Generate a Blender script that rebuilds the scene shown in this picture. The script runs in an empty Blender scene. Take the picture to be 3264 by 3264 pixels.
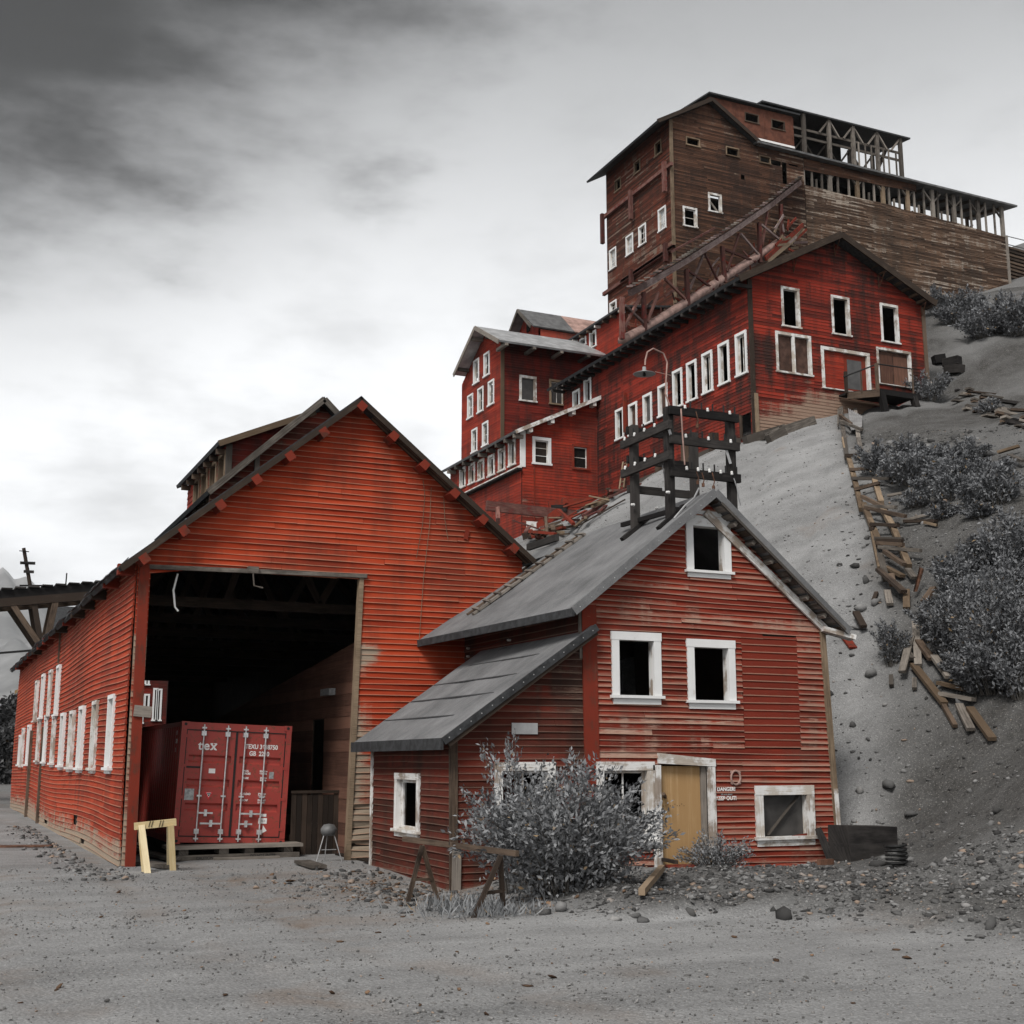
import bpy, math, random
import numpy as np
from mathutils import Vector, Matrix

random.seed(7)
rng = np.random.default_rng(7)
R = math.radians
scn = bpy.context.scene
col = scn.collection

# ------------------------------------------------------------------ camera
# world axes: X = along the building fronts, Y = depth into the scene, Z = up (metres)
K = 3264 / 1932
FPX, CPX = 2400 * K, 1632.0
PITCH, YAW, CZ = math.atan(464 / 2400), R(24.54), 2.1
cam_d = bpy.data.cameras.new('camera')
cam_d.sensor_width = 36.0
cam_d.lens = 36.0 * 2400 / 1932
cam_d.clip_start = 0.1
cam_d.clip_end = 20000
cam = bpy.data.objects.new('camera', cam_d)
col.objects.link(cam)
cam.location = (0, 0, CZ)
cam.rotation_euler = (R(90) + PITCH, 0, -YAW)
scn.camera = cam
scn.view_settings.view_transform = 'Standard'
scn.view_settings.look = 'None'
scn.view_settings.exposure = 1.12
scn.view_settings.gamma = 1.0
scn.render.film_transparent = False
scn.cycles.max_bounces = 4
scn.cycles.diffuse_bounces = 2
scn.cycles.volume_bounces = 0
scn.cycles.glossy_bounces = 2

# ------------------------------------------------------------------ node helper
class NB:
    def __init__(s, tree):
        s.t = tree
        tree.nodes.clear()
    def n(s, kind, props=None, **inp):
        nd = s.t.nodes.new(kind)
        for k, v in (props or {}).items():
            setattr(nd, k, v)
        for k, v in inp.items():
            key = int(k[1:]) if k[0] == '_' else k.replace('__', ' ')
            sk = nd.inputs[key]
            if isinstance(v, bpy.types.NodeSocket):
                s.t.links.new(v, sk)
            else:
                sk.default_value = v
        return nd
    def m(s, op, a, b=0.0, c=None, clamp=False):
        kw = dict(_0=a, _1=b)
        if c is not None:
            kw['_2'] = c
        return s.n('ShaderNodeMath', dict(operation=op, use_clamp=clamp), **kw).outputs[0]
    def mix(s, f, a, b, mode='MIX'):
        nd = s.n('ShaderNodeMix', dict(data_type='RGBA', blend_type=mode))
        for i, v in ((0, f), (6, a), (7, b)):
            if isinstance(v, bpy.types.NodeSocket):
                s.t.links.new(v, nd.inputs[i])
            else:
                nd.inputs[i].default_value = (*v, 1) if (i > 0 and len(v) == 3) else v
        return nd.outputs[2]
    def noise(s, vec, scale, detail=4.0, rough=0.55, dist=0.0):
        kw = dict(Scale=scale, Detail=detail, Roughness=rough, Distortion=dist)
        if vec is not None:
            kw['Vector'] = vec
        return s.n('ShaderNodeTexNoise', **kw).outputs[0]
    def step(s, v, lo, hi):
        return s.n('ShaderNodeMapRange', dict(interpolation_type='SMOOTHSTEP'), _0=v, _1=lo, _2=hi, _3=0.0, _4=1.0).outputs[0]
    def comb(s, x, y, z):
        return s.n('ShaderNodeCombineXYZ', _0=x, _1=y, _2=z).outputs[0]
    def bump(s, h, strength, dist=0.01):
        return s.n('ShaderNodeBump', Strength=strength, Distance=dist, Height=h).outputs[0]
    def out(s, color, rough=0.85, normal=None, metal=0.0, spec=0.3, **kw):
        d = dict(Base__Color=color, Roughness=rough, Metallic=metal)
        b = s.n('ShaderNodeBsdfPrincipled')
        def put(name, v):
            sk = b.inputs[name]
            if isinstance(v, bpy.types.NodeSocket):
                s.t.links.new(v, sk)
            else:
                sk.default_value = (*v, 1) if isinstance(v, tuple) and len(v) == 3 else v
        put('Base Color', color); put('Roughness', rough); put('Metallic', metal); put('Specular IOR Level', spec)
        if normal is not None:
            put('Normal', normal)
        for k, v in kw.items():
            put(k.replace('__', ' '), v)
        o = s.n('ShaderNodeOutputMaterial')
        s.t.links.new(b.outputs[0], o.inputs[0])
        return b

# ------------------------------------------------------------------ world: overcast sky
SUN_EL, SUN_AZ = R(48), R(-62)          # azimuth measured from +Y towards +X: light from the left, slightly behind the camera plane
world = bpy.data.worlds.new('World')
scn.world = world
world.use_nodes = True
world.cycles.sampling_method = 'MANUAL'
world.cycles.sample_map_resolution = 512
nb = NB(world.node_tree)
sky = nb.n('ShaderNodeTexSky', dict(sky_type='NISHITA', sun_disc=False, sun_elevation=SUN_EL, sun_rotation=SUN_AZ + R(0), altitude=600, air_density=1.0, dust_density=4.0))
bw = nb.n('ShaderNodeRGBToBW', Color=sky.outputs[0]).outputs[0]
tc = nb.n('ShaderNodeTexCoord').outputs['Generated']
sep = nb.n('ShaderNodeSeparateXYZ', Vector=tc)
dx, dy, dz = sep.outputs
# cloud layer: project direction on a flat cloud deck
zc = nb.m('MAXIMUM', dz, 0.05)
zc = nb.m('ADD', zc, 0.12)
cu = nb.m('DIVIDE', dx, zc)
cv = nb.m('DIVIDE', dy, zc)
cvec = nb.comb(cu, cv, 0.3)
n1 = nb.noise(cvec, 0.9, 4.0, 0.55, 0.6)
n3 = nb.noise(nb.comb(dx, dy, nb.m('MULTIPLY', dz, 2.5)), 6.5, 5.0, 0.62, 0.0)
cl = nb.m('ADD', nb.m('MULTIPLY', n1, 0.52), nb.m('MULTIPLY', n3, 0.48))
# dark cloud towards the upper left; the corner vignette is put into it too
dark_dir = Vector((math.sin(YAW - R(33)) * math.cos(R(41)), math.cos(YAW - R(33)) * math.cos(R(41)), math.sin(R(41))))
dt = nb.n('ShaderNodeVectorMath', dict(operation='DOT_PRODUCT'), _0=tc, _1=tuple(dark_dir)).outputs[1]
dt = nb.m('ADD', dt, nb.m('MULTIPLY', nb.m('SUBTRACT', cl, 0.5), 0.22))
heavy = nb.step(dt, 0.87, 0.978)
el = nb.step(nb.m('ADD', dz, nb.m('MULTIPLY', nb.m('SUBTRACT', cl, 0.5), 0.34)), 0.24, 0.60)   # darker aloft
base = nb.m('MULTIPLY_ADD', el, -0.63, 0.95)
base = nb.m('MULTIPLY', base, nb.m('MULTIPLY_ADD', nb.step(cl, 0.34, 0.57), 0.34, 0.72))
base = nb.m('MULTIPLY', base, nb.m('MULTIPLY_ADD', heavy, -0.95, 1.0))
# brightness in units of ~6 at strength 0.1, plus a little of the clear-sky term
lum = nb.m('ADD', nb.m('MULTIPLY', base, 5.7), nb.m('MULTIPLY', bw, 0.02))
skycol = nb.mix(1.0, nb.comb(lum, lum, lum), (0.985, 1.0, 1.02), 'MULTIPLY')
bg = nb.n('ShaderNodeBackground', Color=skycol, Strength=0.1)
wo = nb.n('ShaderNodeOutputWorld')
world.node_tree.links.new(bg.outputs[0], wo.inputs[0])

sun_d = bpy.data.lights.new('sun', 'SUN')
sun_d.energy = 1.5
sun_d.angle = R(20)
sun_d.color = (1.0, 0.97, 0.93)
sun = bpy.data.objects.new('sun', sun_d)
col.objects.link(sun)
SUN_DIR = Vector((math.sin(R(-48)) * math.cos(SUN_EL), -math.cos(R(-48)) * math.cos(SUN_EL), math.sin(SUN_EL)))  # towards the sun
sun.rotation_euler = SUN_DIR.to_track_quat('Z', 'Y').to_euler()
sun.location = (-30, -30, 60)
sky.sun_rotation = math.atan2(SUN_DIR.x, SUN_DIR.y)

# ------------------------------------------------------------------ picture-to-place helpers
_f = Vector((math.sin(YAW) * math.cos(PITCH), math.cos(YAW) * math.cos(PITCH), math.sin(PITCH)))
_r = Vector((math.cos(YAW), -math.sin(YAW), 0))
_u = _r.cross(_f)
EYE = Vector((0, 0, CZ))
ZZ = dict(Z1=(0, 1200, 1100/1932), Z2=(0, 2000, 1100/1932), Z3=(1000, 1500, 1100/1932), Z4=(1900, 1500, 1100/1932), Z5=(1000, 2200, 1100/1932),
          Z6=(2000, 2200, 1264/1932), A1=(1400, 900, 700/1690), A2=(1850, 250, 800/1932), A3=(2450, 250, 814/1932), A4=(1850, 700, 800/1932),
          A5=(2450, 700, 814/1932), A6=(2450, 1250, 814/1311), A7=(1900, 1200, 600/1932), D=(0, 0, K), B1=(0, 2100, 500/1288),
          B2=(420, 2100, 800/1932), B3=(0, 1700, 450/1581), B4=(1550, 1450, 600/1932), B5=(2250, 2350, 700/1932), B6=(3000, 600, 264/510))
def P(z, x, y):
    a, b, s = ZZ[z]
    return (a + x * s, b + y * s)
def ray(p):
    return _f + _r * ((p[0] - CPX) / FPX) + _u * ((CPX - p[1]) / FPX)
def onY(p, Y):
    d = ray(p); return EYE + d * (Y / d.y)
def onX(p, X):
    d = ray(p); return EYE + d * (X / d.x)
def onZ(p, z):
    d = ray(p); return EYE + d * ((z - CZ) / d.z)
def onPlane(p, o, n):
    d = ray(p); return EYE + d * ((o - EYE).dot(n) / d.dot(n))

# ------------------------------------------------------------------ object helpers
def link(o, parent=None):
    col.objects.link(o)
    if parent is not None:
        o.parent = parent
    return o
def mk(name, verts, faces, mat, parent=None, uv=None, wear=None, smooth=False, kind=None):
    me = bpy.data.meshes.new(name)
    me.from_pydata([tuple(v) for v in verts], [], faces)
    if uv is not None:
        l = me.uv_layers.new(name='UVMap')
        flat = np.empty(len(me.loops) * 2, dtype=np.float32)
        li = np.empty(len(me.loops), dtype=np.int32)
        if callable(uv):
            pass
        l.data.foreach_set('uv', np.asarray(uv, dtype=np.float32).ravel())
    if wear is not None:
        a = me.attributes.new('wear', 'FLOAT', 'POINT')
        a.data.foreach_set('value', np.asarray(wear, dtype=np.float32))
    if smooth:
        me.polygons.foreach_set('use_smooth', [True] * len(me.polygons))
    me.materials.append(mat)
    o = bpy.data.objects.new(name, me)
    if kind:
        o['kind'] = kind
    return link(o, parent)
def tag(o, label, cat, group=None):
    o['label'] = label; o['category'] = cat
    if group: o['group'] = group
    return o
def thing(name, label, cat, loc=(0, 0, 0), group=None, rot=(0, 0, 0)):
    o = bpy.data.objects.new(name, None)
    o.empty_display_size = 0.2
    o.location = loc; o.rotation_euler = rot
    link(o)
    bpy_dirty.append(o)
    return tag(o, label, cat, group)
bpy_dirty = []
def structure(o):
    o['kind'] = 'structure'; return o

class MB:
    """collects boxes, beams and tubes; uv along the grain (u in metres)"""
    def __init__(s):
        s.v, s.f, s.uv = [], [], []
    def quad(s, idx, uvs):
        s.f.append(idx); s.uv += uvs
    def hexa(s, c):
        """8 corners: 0-3 bottom loop, 4-7 top loop; u axis from 0 to 1"""
        b = len(s.v); s.v += [Vector(x) for x in c]
        L = (Vector(c[1]) - Vector(c[0])).length; r = random.random() * 30
        for q in ((3, 2, 1, 0), (4, 5, 6, 7), (0, 1, 5, 4), (1, 2, 6, 5), (2, 3, 7, 6), (3, 0, 4, 7)):
            uvs = []
            for k in q:
                e = Vector(c[k]) - Vector(c[0])
                ax = (Vector(c[1]) - Vector(c[0])).normalized() if L > 0 else Vector((1, 0, 0))
                u = e.dot(ax); w = (e - ax * u).length
                uvs.append((u + r, w + r * .37))
            s.quad(tuple(b + k for k in q), uvs)
        return s
    def box(s, x0, y0, z0, x1, y1, z1):
        p = lambda x, y, z: Vector((x, y, z))
        # long axis first for the grain
        d = (abs(x1-x0), abs(y1-y0), abs(z1-z0))
        if d[0] >= d[1] and d[0] >= d[2]:
            c = [p(x0,y0,z0), p(x1,y0,z0), p(x1,y1,z0), p(x0,y1,z0), p(x0,y0,z1), p(x1,y0,z1), p(x1,y1,z1), p(x0,y1,z1)]
        elif d[1] >= d[2]:
            c = [p(x0,y0,z0), p(x0,y1,z0), p(x0,y1,z1), p(x0,y0,z1), p(x1,y0,z0), p(x1,y1,z0), p(x1,y1,z1), p(x1,y0,z1)]
        else:
            c = [p(x0,y0,z0), p(x0,y0,z1), p(x1,y0,z1), p(x1,y0,z0), p(x0,y1,z0), p(x0,y1,z1), p(x1,y1,z1), p(x1,y1,z0)]
        return s.hexa(c)
    def beam(s, a, b, w, h, up=(0, 0, 1), taper=1.0):
        a, b = Vector(a), Vector(b)
        d = (b - a).normalized(); up = Vector(up)
        if abs(d.dot(up)) > 0.98: up = Vector((0, -1, 0))
        sd = d.cross(up).normalized(); vp = sd.cross(d).normalized()
        sw, vh = sd * w / 2, vp * h / 2
        c = [a - sw - vh, b - (sw + vh) * taper, b + (sw - vh) * taper, a + sw - vh, a - sw + vh, b - (sw - vh) * taper, b + (sw + vh) * taper, a + sw + vh]
        return s.hexa(c)
    def tube(s, pts, r, n=6, caps=True):
        pts = [Vector(p) for p in pts]; b = len(s.v); L = 0
        rr = r if isinstance(r, (list, tuple)) else [r] * len(pts)
        prev = None
        for i, p in enumerate(pts):
            d = (pts[min(i+1, len(pts)-1)] - pts[max(i-1, 0)]).normalized()
            ref = Vector((0, 0, 1)) if abs(d.z) < .9 else Vector((1, 0, 0))
            if prev is not None: ref = prev
            x = (ref - d * ref.dot(d))
            x = x.normalized() if x.length > 1e-6 else d.orthogonal().normalized()
            prev = x; y = d.cross(x)
            for k in range(n):
                a = 2 * math.pi * k / n
                s.v.append(p + (x * math.cos(a) + y * math.sin(a)) * rr[i])
        for i in range(len(pts) - 1):
            l = (pts[i+1] - pts[i]).length
            for k in range(n):
                k2 = (k + 1) % n
                s.quad((b+i*n+k, b+i*n+k2, b+(i+1)*n+k2, b+(i+1)*n+k), [(L, k/n*.3), (L, (k+1)/n*.3), (L+l, (k+1)/n*.3), (L+l, k/n*.3)])
            L += l
        if caps:
            s.quad(tuple(b + k for k in reversed(range(n))), [(0, 0)] * n)
            e = b + (len(pts) - 1) * n
            s.quad(tuple(e + k for k in range(n)), [(0, 0)] * n)
        return s
    def prism(s, poly, off):
        """extrude 3D polygon by vector off"""
        b = len(s.v); n = len(poly); off = Vector(off); r = random.random() * 20
        s.v += [Vector(p) for p in poly] + [Vector(p) + off for p in poly]
        o = Vector(poly[0]); ex = (Vector(poly[1]) - o).normalized(); nn = off.normalized(); ey = nn.cross(ex)
        def w(p): e = Vector(p) - o; return (e.dot(ex) + r, e.dot(ey) + r * .3)
        s.quad(tuple(b + i for i in reversed(range(n))), [w(s.v[b+i]) for i in reversed(range(n))])
        s.quad(tuple(b + n + i for i in range(n)), [w(s.v[b+n+i]) for i in range(n)])
        for i in range(n):
            j = (i + 1) % n
            l = (Vector(poly[j]) - Vector(poly[i])).length
            s.quad((b+i, b+j, b+n+j, b+n+i), [(r, 0), (r+l, 0), (r+l, off.length), (r, off.length)])
        return s
    def lathe(s, prof, c, n=16, axis=(0, 0, 1)):
        ax = Vector(axis).normalized(); x = ax.orthogonal().normalized(); y = ax.cross(x); c = Vector(c); b = len(s.v)
        for r, h in prof:
            for k in range(n):
                a = 2 * math.pi * k / n
                s.v.append(c + ax * h + (x * math.cos(a) + y * math.sin(a)) * r)
        for i in range(len(prof) - 1):
            for k in range(n):
                k2 = (k+1) % n
                s.quad((b+i*n+k, b+i*n+k2, b+(i+1)*n+k2, b+(i+1)*n+k), [(0, 0), (.1, 0), (.1, .1), (0, .1)])
        return s
    def build(s, name, mat, parent=None, smooth=False, kind=None, off=None):
        vs = s.v if off is None else [v - Vector(off) for v in s.v]
        o = mk(name, vs, s.f, mat, parent, uv=s.uv, smooth=smooth, kind=kind)
        return o
def beam(name, a, b, w, h, mat, parent=None, up=(0, 0, 1), taper=1.0):
    return MB().beam(a, b, w, h, up, taper).build(name, mat, parent)

# ------------------------------------------------------------------ materials
def newmat(name):
    m = bpy.data.materials.new(name); m.use_nodes = True
    return m, NB(m.node_tree)
def isl(nb):
    g = nb.n('ShaderNodeNewGeometry'); o = nb.n('ShaderNodeObjectInfo')
    r = nb.m('FRACT', nb.m('ADD', g.outputs['Random Per Island'], nb.m('MULTIPLY', o.outputs['Random'], 7.31)))
    return r, g.outputs['Position']
def siding(name, dark, light, bare, stain, bare_amt=0.0, stain_amt=0.6, edge=0.5, edge_col=(0.5, 0.36, 0.27), var=0.6, bare_var=0.5, fade=0.0):
    m, nb = newmat(name)
    uv = nb.n('ShaderNodeUVMap').outputs[0]
    s = nb.n('ShaderNodeSeparateXYZ', Vector=uv); u, v = s.outputs[0], s.outputs[1]
    rnd, pos = isl(nb)
    wear = nb.n('ShaderNodeAttribute', dict(attribute_name='wear')).outputs['Fac']
    streak = nb.noise(nb.comb(nb.m('MULTIPLY', u, .5), nb.m('MULTIPLY_ADD', rnd, 37.0, nb.m('MULTIPLY', v, .5)), nb.m('MULTIPLY', rnd, 11.0)), 2.2, 3.0, .6)
    fine = nb.noise(nb.comb(nb.m('MULTIPLY', u, 1.3), nb.m('MULTIPLY_ADD', rnd, 23.0, nb.m('MULTIPLY', v, 5.0)), rnd), 4.5, 4.0, .65)
    patch = nb.noise(pos, .42, 4.0, .6)
    drip = nb.noise(nb.n('ShaderNodeMapping', Vector=pos, Scale=(2.6, 2.6, .35)).outputs[0], 1.0, 3.0, .6)
    f = nb.m('ADD', nb.m('MULTIPLY', nb.m('SUBTRACT', rnd, .5), var), nb.m('MULTIPLY_ADD', nb.m('SUBTRACT', streak, .5), 1.3, .5), clamp=True)
    c = nb.mix(f, dark, light)
    st = nb.m('ADD', nb.m('MULTIPLY', patch, .5), nb.m('ADD', nb.m('MULTIPLY', streak, .25), nb.m('MULTIPLY', drip, .35)))
    c = nb.mix(nb.m('MULTIPLY', nb.step(st, .49, .66), stain_amt), c, stain)
    b = nb.m('ADD', nb.m('MULTIPLY', fine, .5), nb.m('MULTIPLY', streak, .3))
    b = nb.m('ADD', b, nb.m('MULTIPLY', nb.m('SUBTRACT', drip, .5), .35))
    b = nb.m('ADD', b, nb.m('MULTIPLY_ADD', wear, .55, bare_amt))
    b = nb.m('ADD', b, nb.m('MULTIPLY', nb.m('SUBTRACT', rnd, .5), bare_var * .4))
    barec = nb.mix(fine, tuple(x * .45 for x in bare), tuple(min(1, x * 1.4) for x in bare))
    c = nb.mix(nb.step(b, .50, .66), c, barec)
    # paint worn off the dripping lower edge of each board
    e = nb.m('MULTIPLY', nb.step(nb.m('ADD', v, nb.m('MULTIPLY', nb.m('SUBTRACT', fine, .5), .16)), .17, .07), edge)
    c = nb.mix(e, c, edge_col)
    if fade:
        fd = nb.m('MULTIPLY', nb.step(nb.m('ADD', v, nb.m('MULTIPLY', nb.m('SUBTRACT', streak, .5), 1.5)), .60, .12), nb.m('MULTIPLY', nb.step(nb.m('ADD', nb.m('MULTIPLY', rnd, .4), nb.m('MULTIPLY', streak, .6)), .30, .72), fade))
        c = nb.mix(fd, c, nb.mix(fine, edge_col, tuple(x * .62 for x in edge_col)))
    nb.out(c, .88, nb.bump(fine, .35, .012), spec=.18)
    return m
def wood(name, dark, light, scale=1.0, paint=None, paint_amt=0.0, rough=.88):
    m, nb = newmat(name)
    uv = nb.n('ShaderNodeUVMap').outputs[0]
    s = nb.n('ShaderNodeSeparateXYZ', Vector=uv); u, v = s.outputs[0], s.outputs[1]
    rnd, pos = isl(nb)
    gr = nb.noise(nb.comb(nb.m('MULTIPLY', u, 1.2 * scale), nb.m('MULTIPLY', v, 26.0 * scale), nb.m('MULTIPLY', rnd, 9.0)), 1.6, 5.0, .65)
    bl = nb.noise(pos, 2.3 * scale, 5.0, .6)
    f = nb.m('ADD', nb.m('MULTIPLY', nb.m('SUBTRACT', rnd, .5), .5), nb.m('ADD', nb.m('MULTIPLY', gr, .8), nb.m('MULTIPLY_ADD', bl, .5, -.25)), clamp=True)
    f = nb.step(f, .20, .74)
    c = nb.mix(f, dark, light)
    if paint is not None:
        pm = nb.step(nb.m('ADD', nb.m('MULTIPLY', gr, .35), nb.m('MULTIPLY', bl, .65)), paint_amt + .04, paint_amt - .06)
        c = nb.mix(pm, c, nb.mix(nb.m('MULTIPLY', bl, .6), paint, tuple(x * .6 for x in paint)))
    nb.out(c, rough, nb.bump(gr, .3, .008), spec=.2)
    return m
def plain(name, c, rough=.7, metal=0.0, var=.25, scale=6.0, spec=.4, bumpy=.0):
    m, nb = newmat(name)
    rnd, pos = isl(nb)
    n = nb.noise(pos, scale, 5.0, .6)
    cc = nb.mix(nb.step(n, .3, .72), tuple(x * (1 - var) for x in c), tuple(min(1, x * (1 + var)) for x in c))
    nb.out(cc, rough, nb.bump(n, bumpy, .01) if bumpy else None, metal, spec)
    return m

M = {}
M['barn'] = siding('barn_red_siding', (.22, .022, .008), (.44, .054, .017), (.30, .24, .18), (.10, .022, .013), -.06, .6, .45, (.54, .30, .20), .6, .3, .08)
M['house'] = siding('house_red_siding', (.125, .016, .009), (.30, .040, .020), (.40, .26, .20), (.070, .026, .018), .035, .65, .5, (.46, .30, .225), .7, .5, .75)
M['patch'] = siding('patched_red_siding', (.135, .020, .011), (.19, .027, .015), (.30, .22, .16), (.085, .02, .013), -.2, .4, .45, (.48, .32, .23), .4, .1)
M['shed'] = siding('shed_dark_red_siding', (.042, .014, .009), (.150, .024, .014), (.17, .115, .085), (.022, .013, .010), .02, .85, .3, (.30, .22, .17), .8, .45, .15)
M['mill'] = siding('mill_red_siding', (.07, .011, .008), (.29, .031, .017), (.28, .19, .14), (.026, .014, .012), -.03, .97, .2, (.28, .14, .10), .9, .3)
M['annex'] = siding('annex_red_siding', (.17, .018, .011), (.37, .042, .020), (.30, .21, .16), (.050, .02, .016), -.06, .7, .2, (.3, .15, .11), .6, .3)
M['annex_dark'] = siding('annex_shade_siding', (.08, .011, .008), (.20, .022, .014), (.24, .17, .13), (.030, .015, .013), -.06, .8, .2, (.22, .1, .08), .7, .3)  # darker twin of the annex red, shade of right-hand faces put into the colour
M['tower'] = siding('tower_weathered_siding', (.028, .014, .009), (.115, .054, .032), (.25, .19, .145), (.018, .012, .010), -.02, .7, .2, (.18, .13, .1), 1.0, .75)
M['tower_red'] = siding('tower_red_siding', (.034, .015, .010), (.165, .038, .020), (.21, .17, .135), (.025, .016, .012), .015, .6, .2, (.18, .11, .08), .9, .75)
M['longwall'] = siding('long_wall_grey_siding', (.042, .025, .017), (.15, .090, .058), (.34, .29, .24), (.025, .019, .015), .045, .6, .15, (.22, .18, .15), 1.0, .55)
M['white'] = wood('white_painted_trim', (.30, .27, .24), (.55, .52, .48), 1.0, (.80, .80, .79), .66)
M['white_worn'] = wood('worn_white_trim', (.26, .21, .17), (.50, .45, .39), 1.0, (.76, .75, .73), .52)
M['tan'] = wood('tan_bare_wood', (.095, .066, .043), (.27, .20, .135))
M['grey_wood'] = wood('grey_weathered_wood', (.065, .056, .048), (.25, .22, .19))
M['brown_wood'] = wood('brown_old_wood', (.035, .025, .019), (.13, .092, .066))
M['dark_wood'] = wood('tarred_black_timber', (.010, .009, .009), (.050, .045, .042))
M['red_wood'] = wood('red_painted_timber', (.07, .024, .016), (.18, .05, .03), 1.0, (.20, .030, .016), .56)
M['rust_wood'] = wood('oxblood_timber', (.06, .024, .020), (.22, .11, .09), 1.0, (.14, .026, .022), .44)
M['pale_red'] = wood('faded_pinkish_timber', (.085, .055, .050), (.30, .23, .215), 1.0, (.17, .05, .042), .38)
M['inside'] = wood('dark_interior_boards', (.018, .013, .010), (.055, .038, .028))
M['partition'] = wood('brown_partition_boards', (.070, .034, .024), (.18, .090, .062), .5)
M['yellow_wood'] = wood('new_pine', (.52, .40, .21), (.72, .61, .40))
M['ply'] = wood('plywood', (.36, .22, .10), (.68, .49, .28), .35)
M['ply_red'] = plain('rusty_brown_panel', (.115, .045, .029), .9, 0, .3, 2.0, .2)
M['roofing'] = None
M['tin'] = plain('galvanised_tin', (.36, .36, .36), .5, .35, .3, 1.6, .5)
M['tin_dark'] = plain('dark_tin', (.13, .13, .13), .6, .2, .35, 2.0, .4)
M['iron'] = plain('black_iron', (.014, .014, .014), .6, .3, .4, 9.0, .4)
M['rust'] = plain('rusty_iron', (.12, .06, .038), .85, .2, .5, 5.0, .3)
M['porcelain'] = plain('white_porcelain', (.7, .69, .67), .25, 0, .1, 9, .5)
M['pink_pipe'] = plain('faded_pipe', (.36, .235, .20), .7, .1, .35, 2.0, .3)
M['chrome'] = plain('galvanised_rod', (.62, .62, .62), .35, .5, .2, 12, .5)
M['seal'] = plain('door_seal_rubber', (.012, .012, .012), .6, 0, .2)
M['letter'] = plain('white_lettering', (.80, .78, .76), .6, 0, .08)
M['plate'] = plain('grey_data_plate', (.36, .37, .37), .4, .4, .3, 20)
M['sticker_red'] = plain('red_warning_sticker', (.60, .02, .035), .4, 0, .1)
M['glass'] = plain('dusty_glass', (.42, .43, .43), .12, 0, .3, 3.0, .6)
M['film'] = plain('dusty_plastic_film', (.055, .052, .050), .3, 0, .3, 2.5, .5)
M['blind'] = plain('boarded_dark_panel', (.075, .042, .032), .9, 0, .4, 3.0, .2)
M['black_void'] = plain('painted_dark_void', (.012, .011, .010), .95, 0, .2, 3, .1)  # near-black colour standing for the unlit space behind openings

def container_mat():
    m, nb = newmat('container_red_paint')
    rnd, pos = isl(nb)
    n = nb.noise(pos, 2.2, 6.0, .65)
    g = nb.noise(pos, 14.0, 5.0, .65)
    sp = nb.n('ShaderNodeSeparateXYZ', Vector=pos).outputs[2]
    c = nb.mix(n, (.27, .033, .026), (.41, .064, .050))
    c = nb.mix(nb.m('MULTIPLY', nb.step(nb.m('ADD', g, nb.m('MULTIPLY', n, .3)), .70, .80), .8), c, (.16, .062, .035))
    c = nb.mix(nb.m('MULTIPLY', nb.step(g, .34, .26), .35), c, (.52, .22, .17))
    nb.out(c, .5, nb.bump(n, .15, .01), 0.0, .4)
    return m
M['container'] = container_mat()

def roofing_mat():
    m, nb = newmat('rolled_roofing')
    uv = nb.n('ShaderNodeUVMap').outputs[0]
    rnd, pos = isl(nb)
    g = nb.noise(pos, 60.0, 3.0, .7)
    b = nb.noise(pos, .9, 5.0, .65)
    st = nb.noise(nb.n('ShaderNodeMapping', Vector=pos, Scale=(1.2, 9.0, 1.2)).outputs[0], 1.0, 4.0, .65)
    f = nb.m('ADD', nb.m('MULTIPLY', g, .45), nb.m('ADD', nb.m('MULTIPLY', b, .7), nb.m('MULTIPLY_ADD', st, .22, -.2)), clamp=True)
    c = nb.mix(nb.step(f, .2, .85), (.085, .086, .088), (.26, .26, .263))
    c = nb.mix(nb.m('MULTIPLY', nb.step(st, .66, .74), .3), c, (.05, .05, .051))
    nb.out(c, .92, nb.bump(g, .5, .012), 0, .2)
    return m
M['roofing'] = roofing_mat()
M['felt'] = plain('black_roof_edge', (.035, .036, .038), .8, 0, .4, 8.0, .3)

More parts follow.
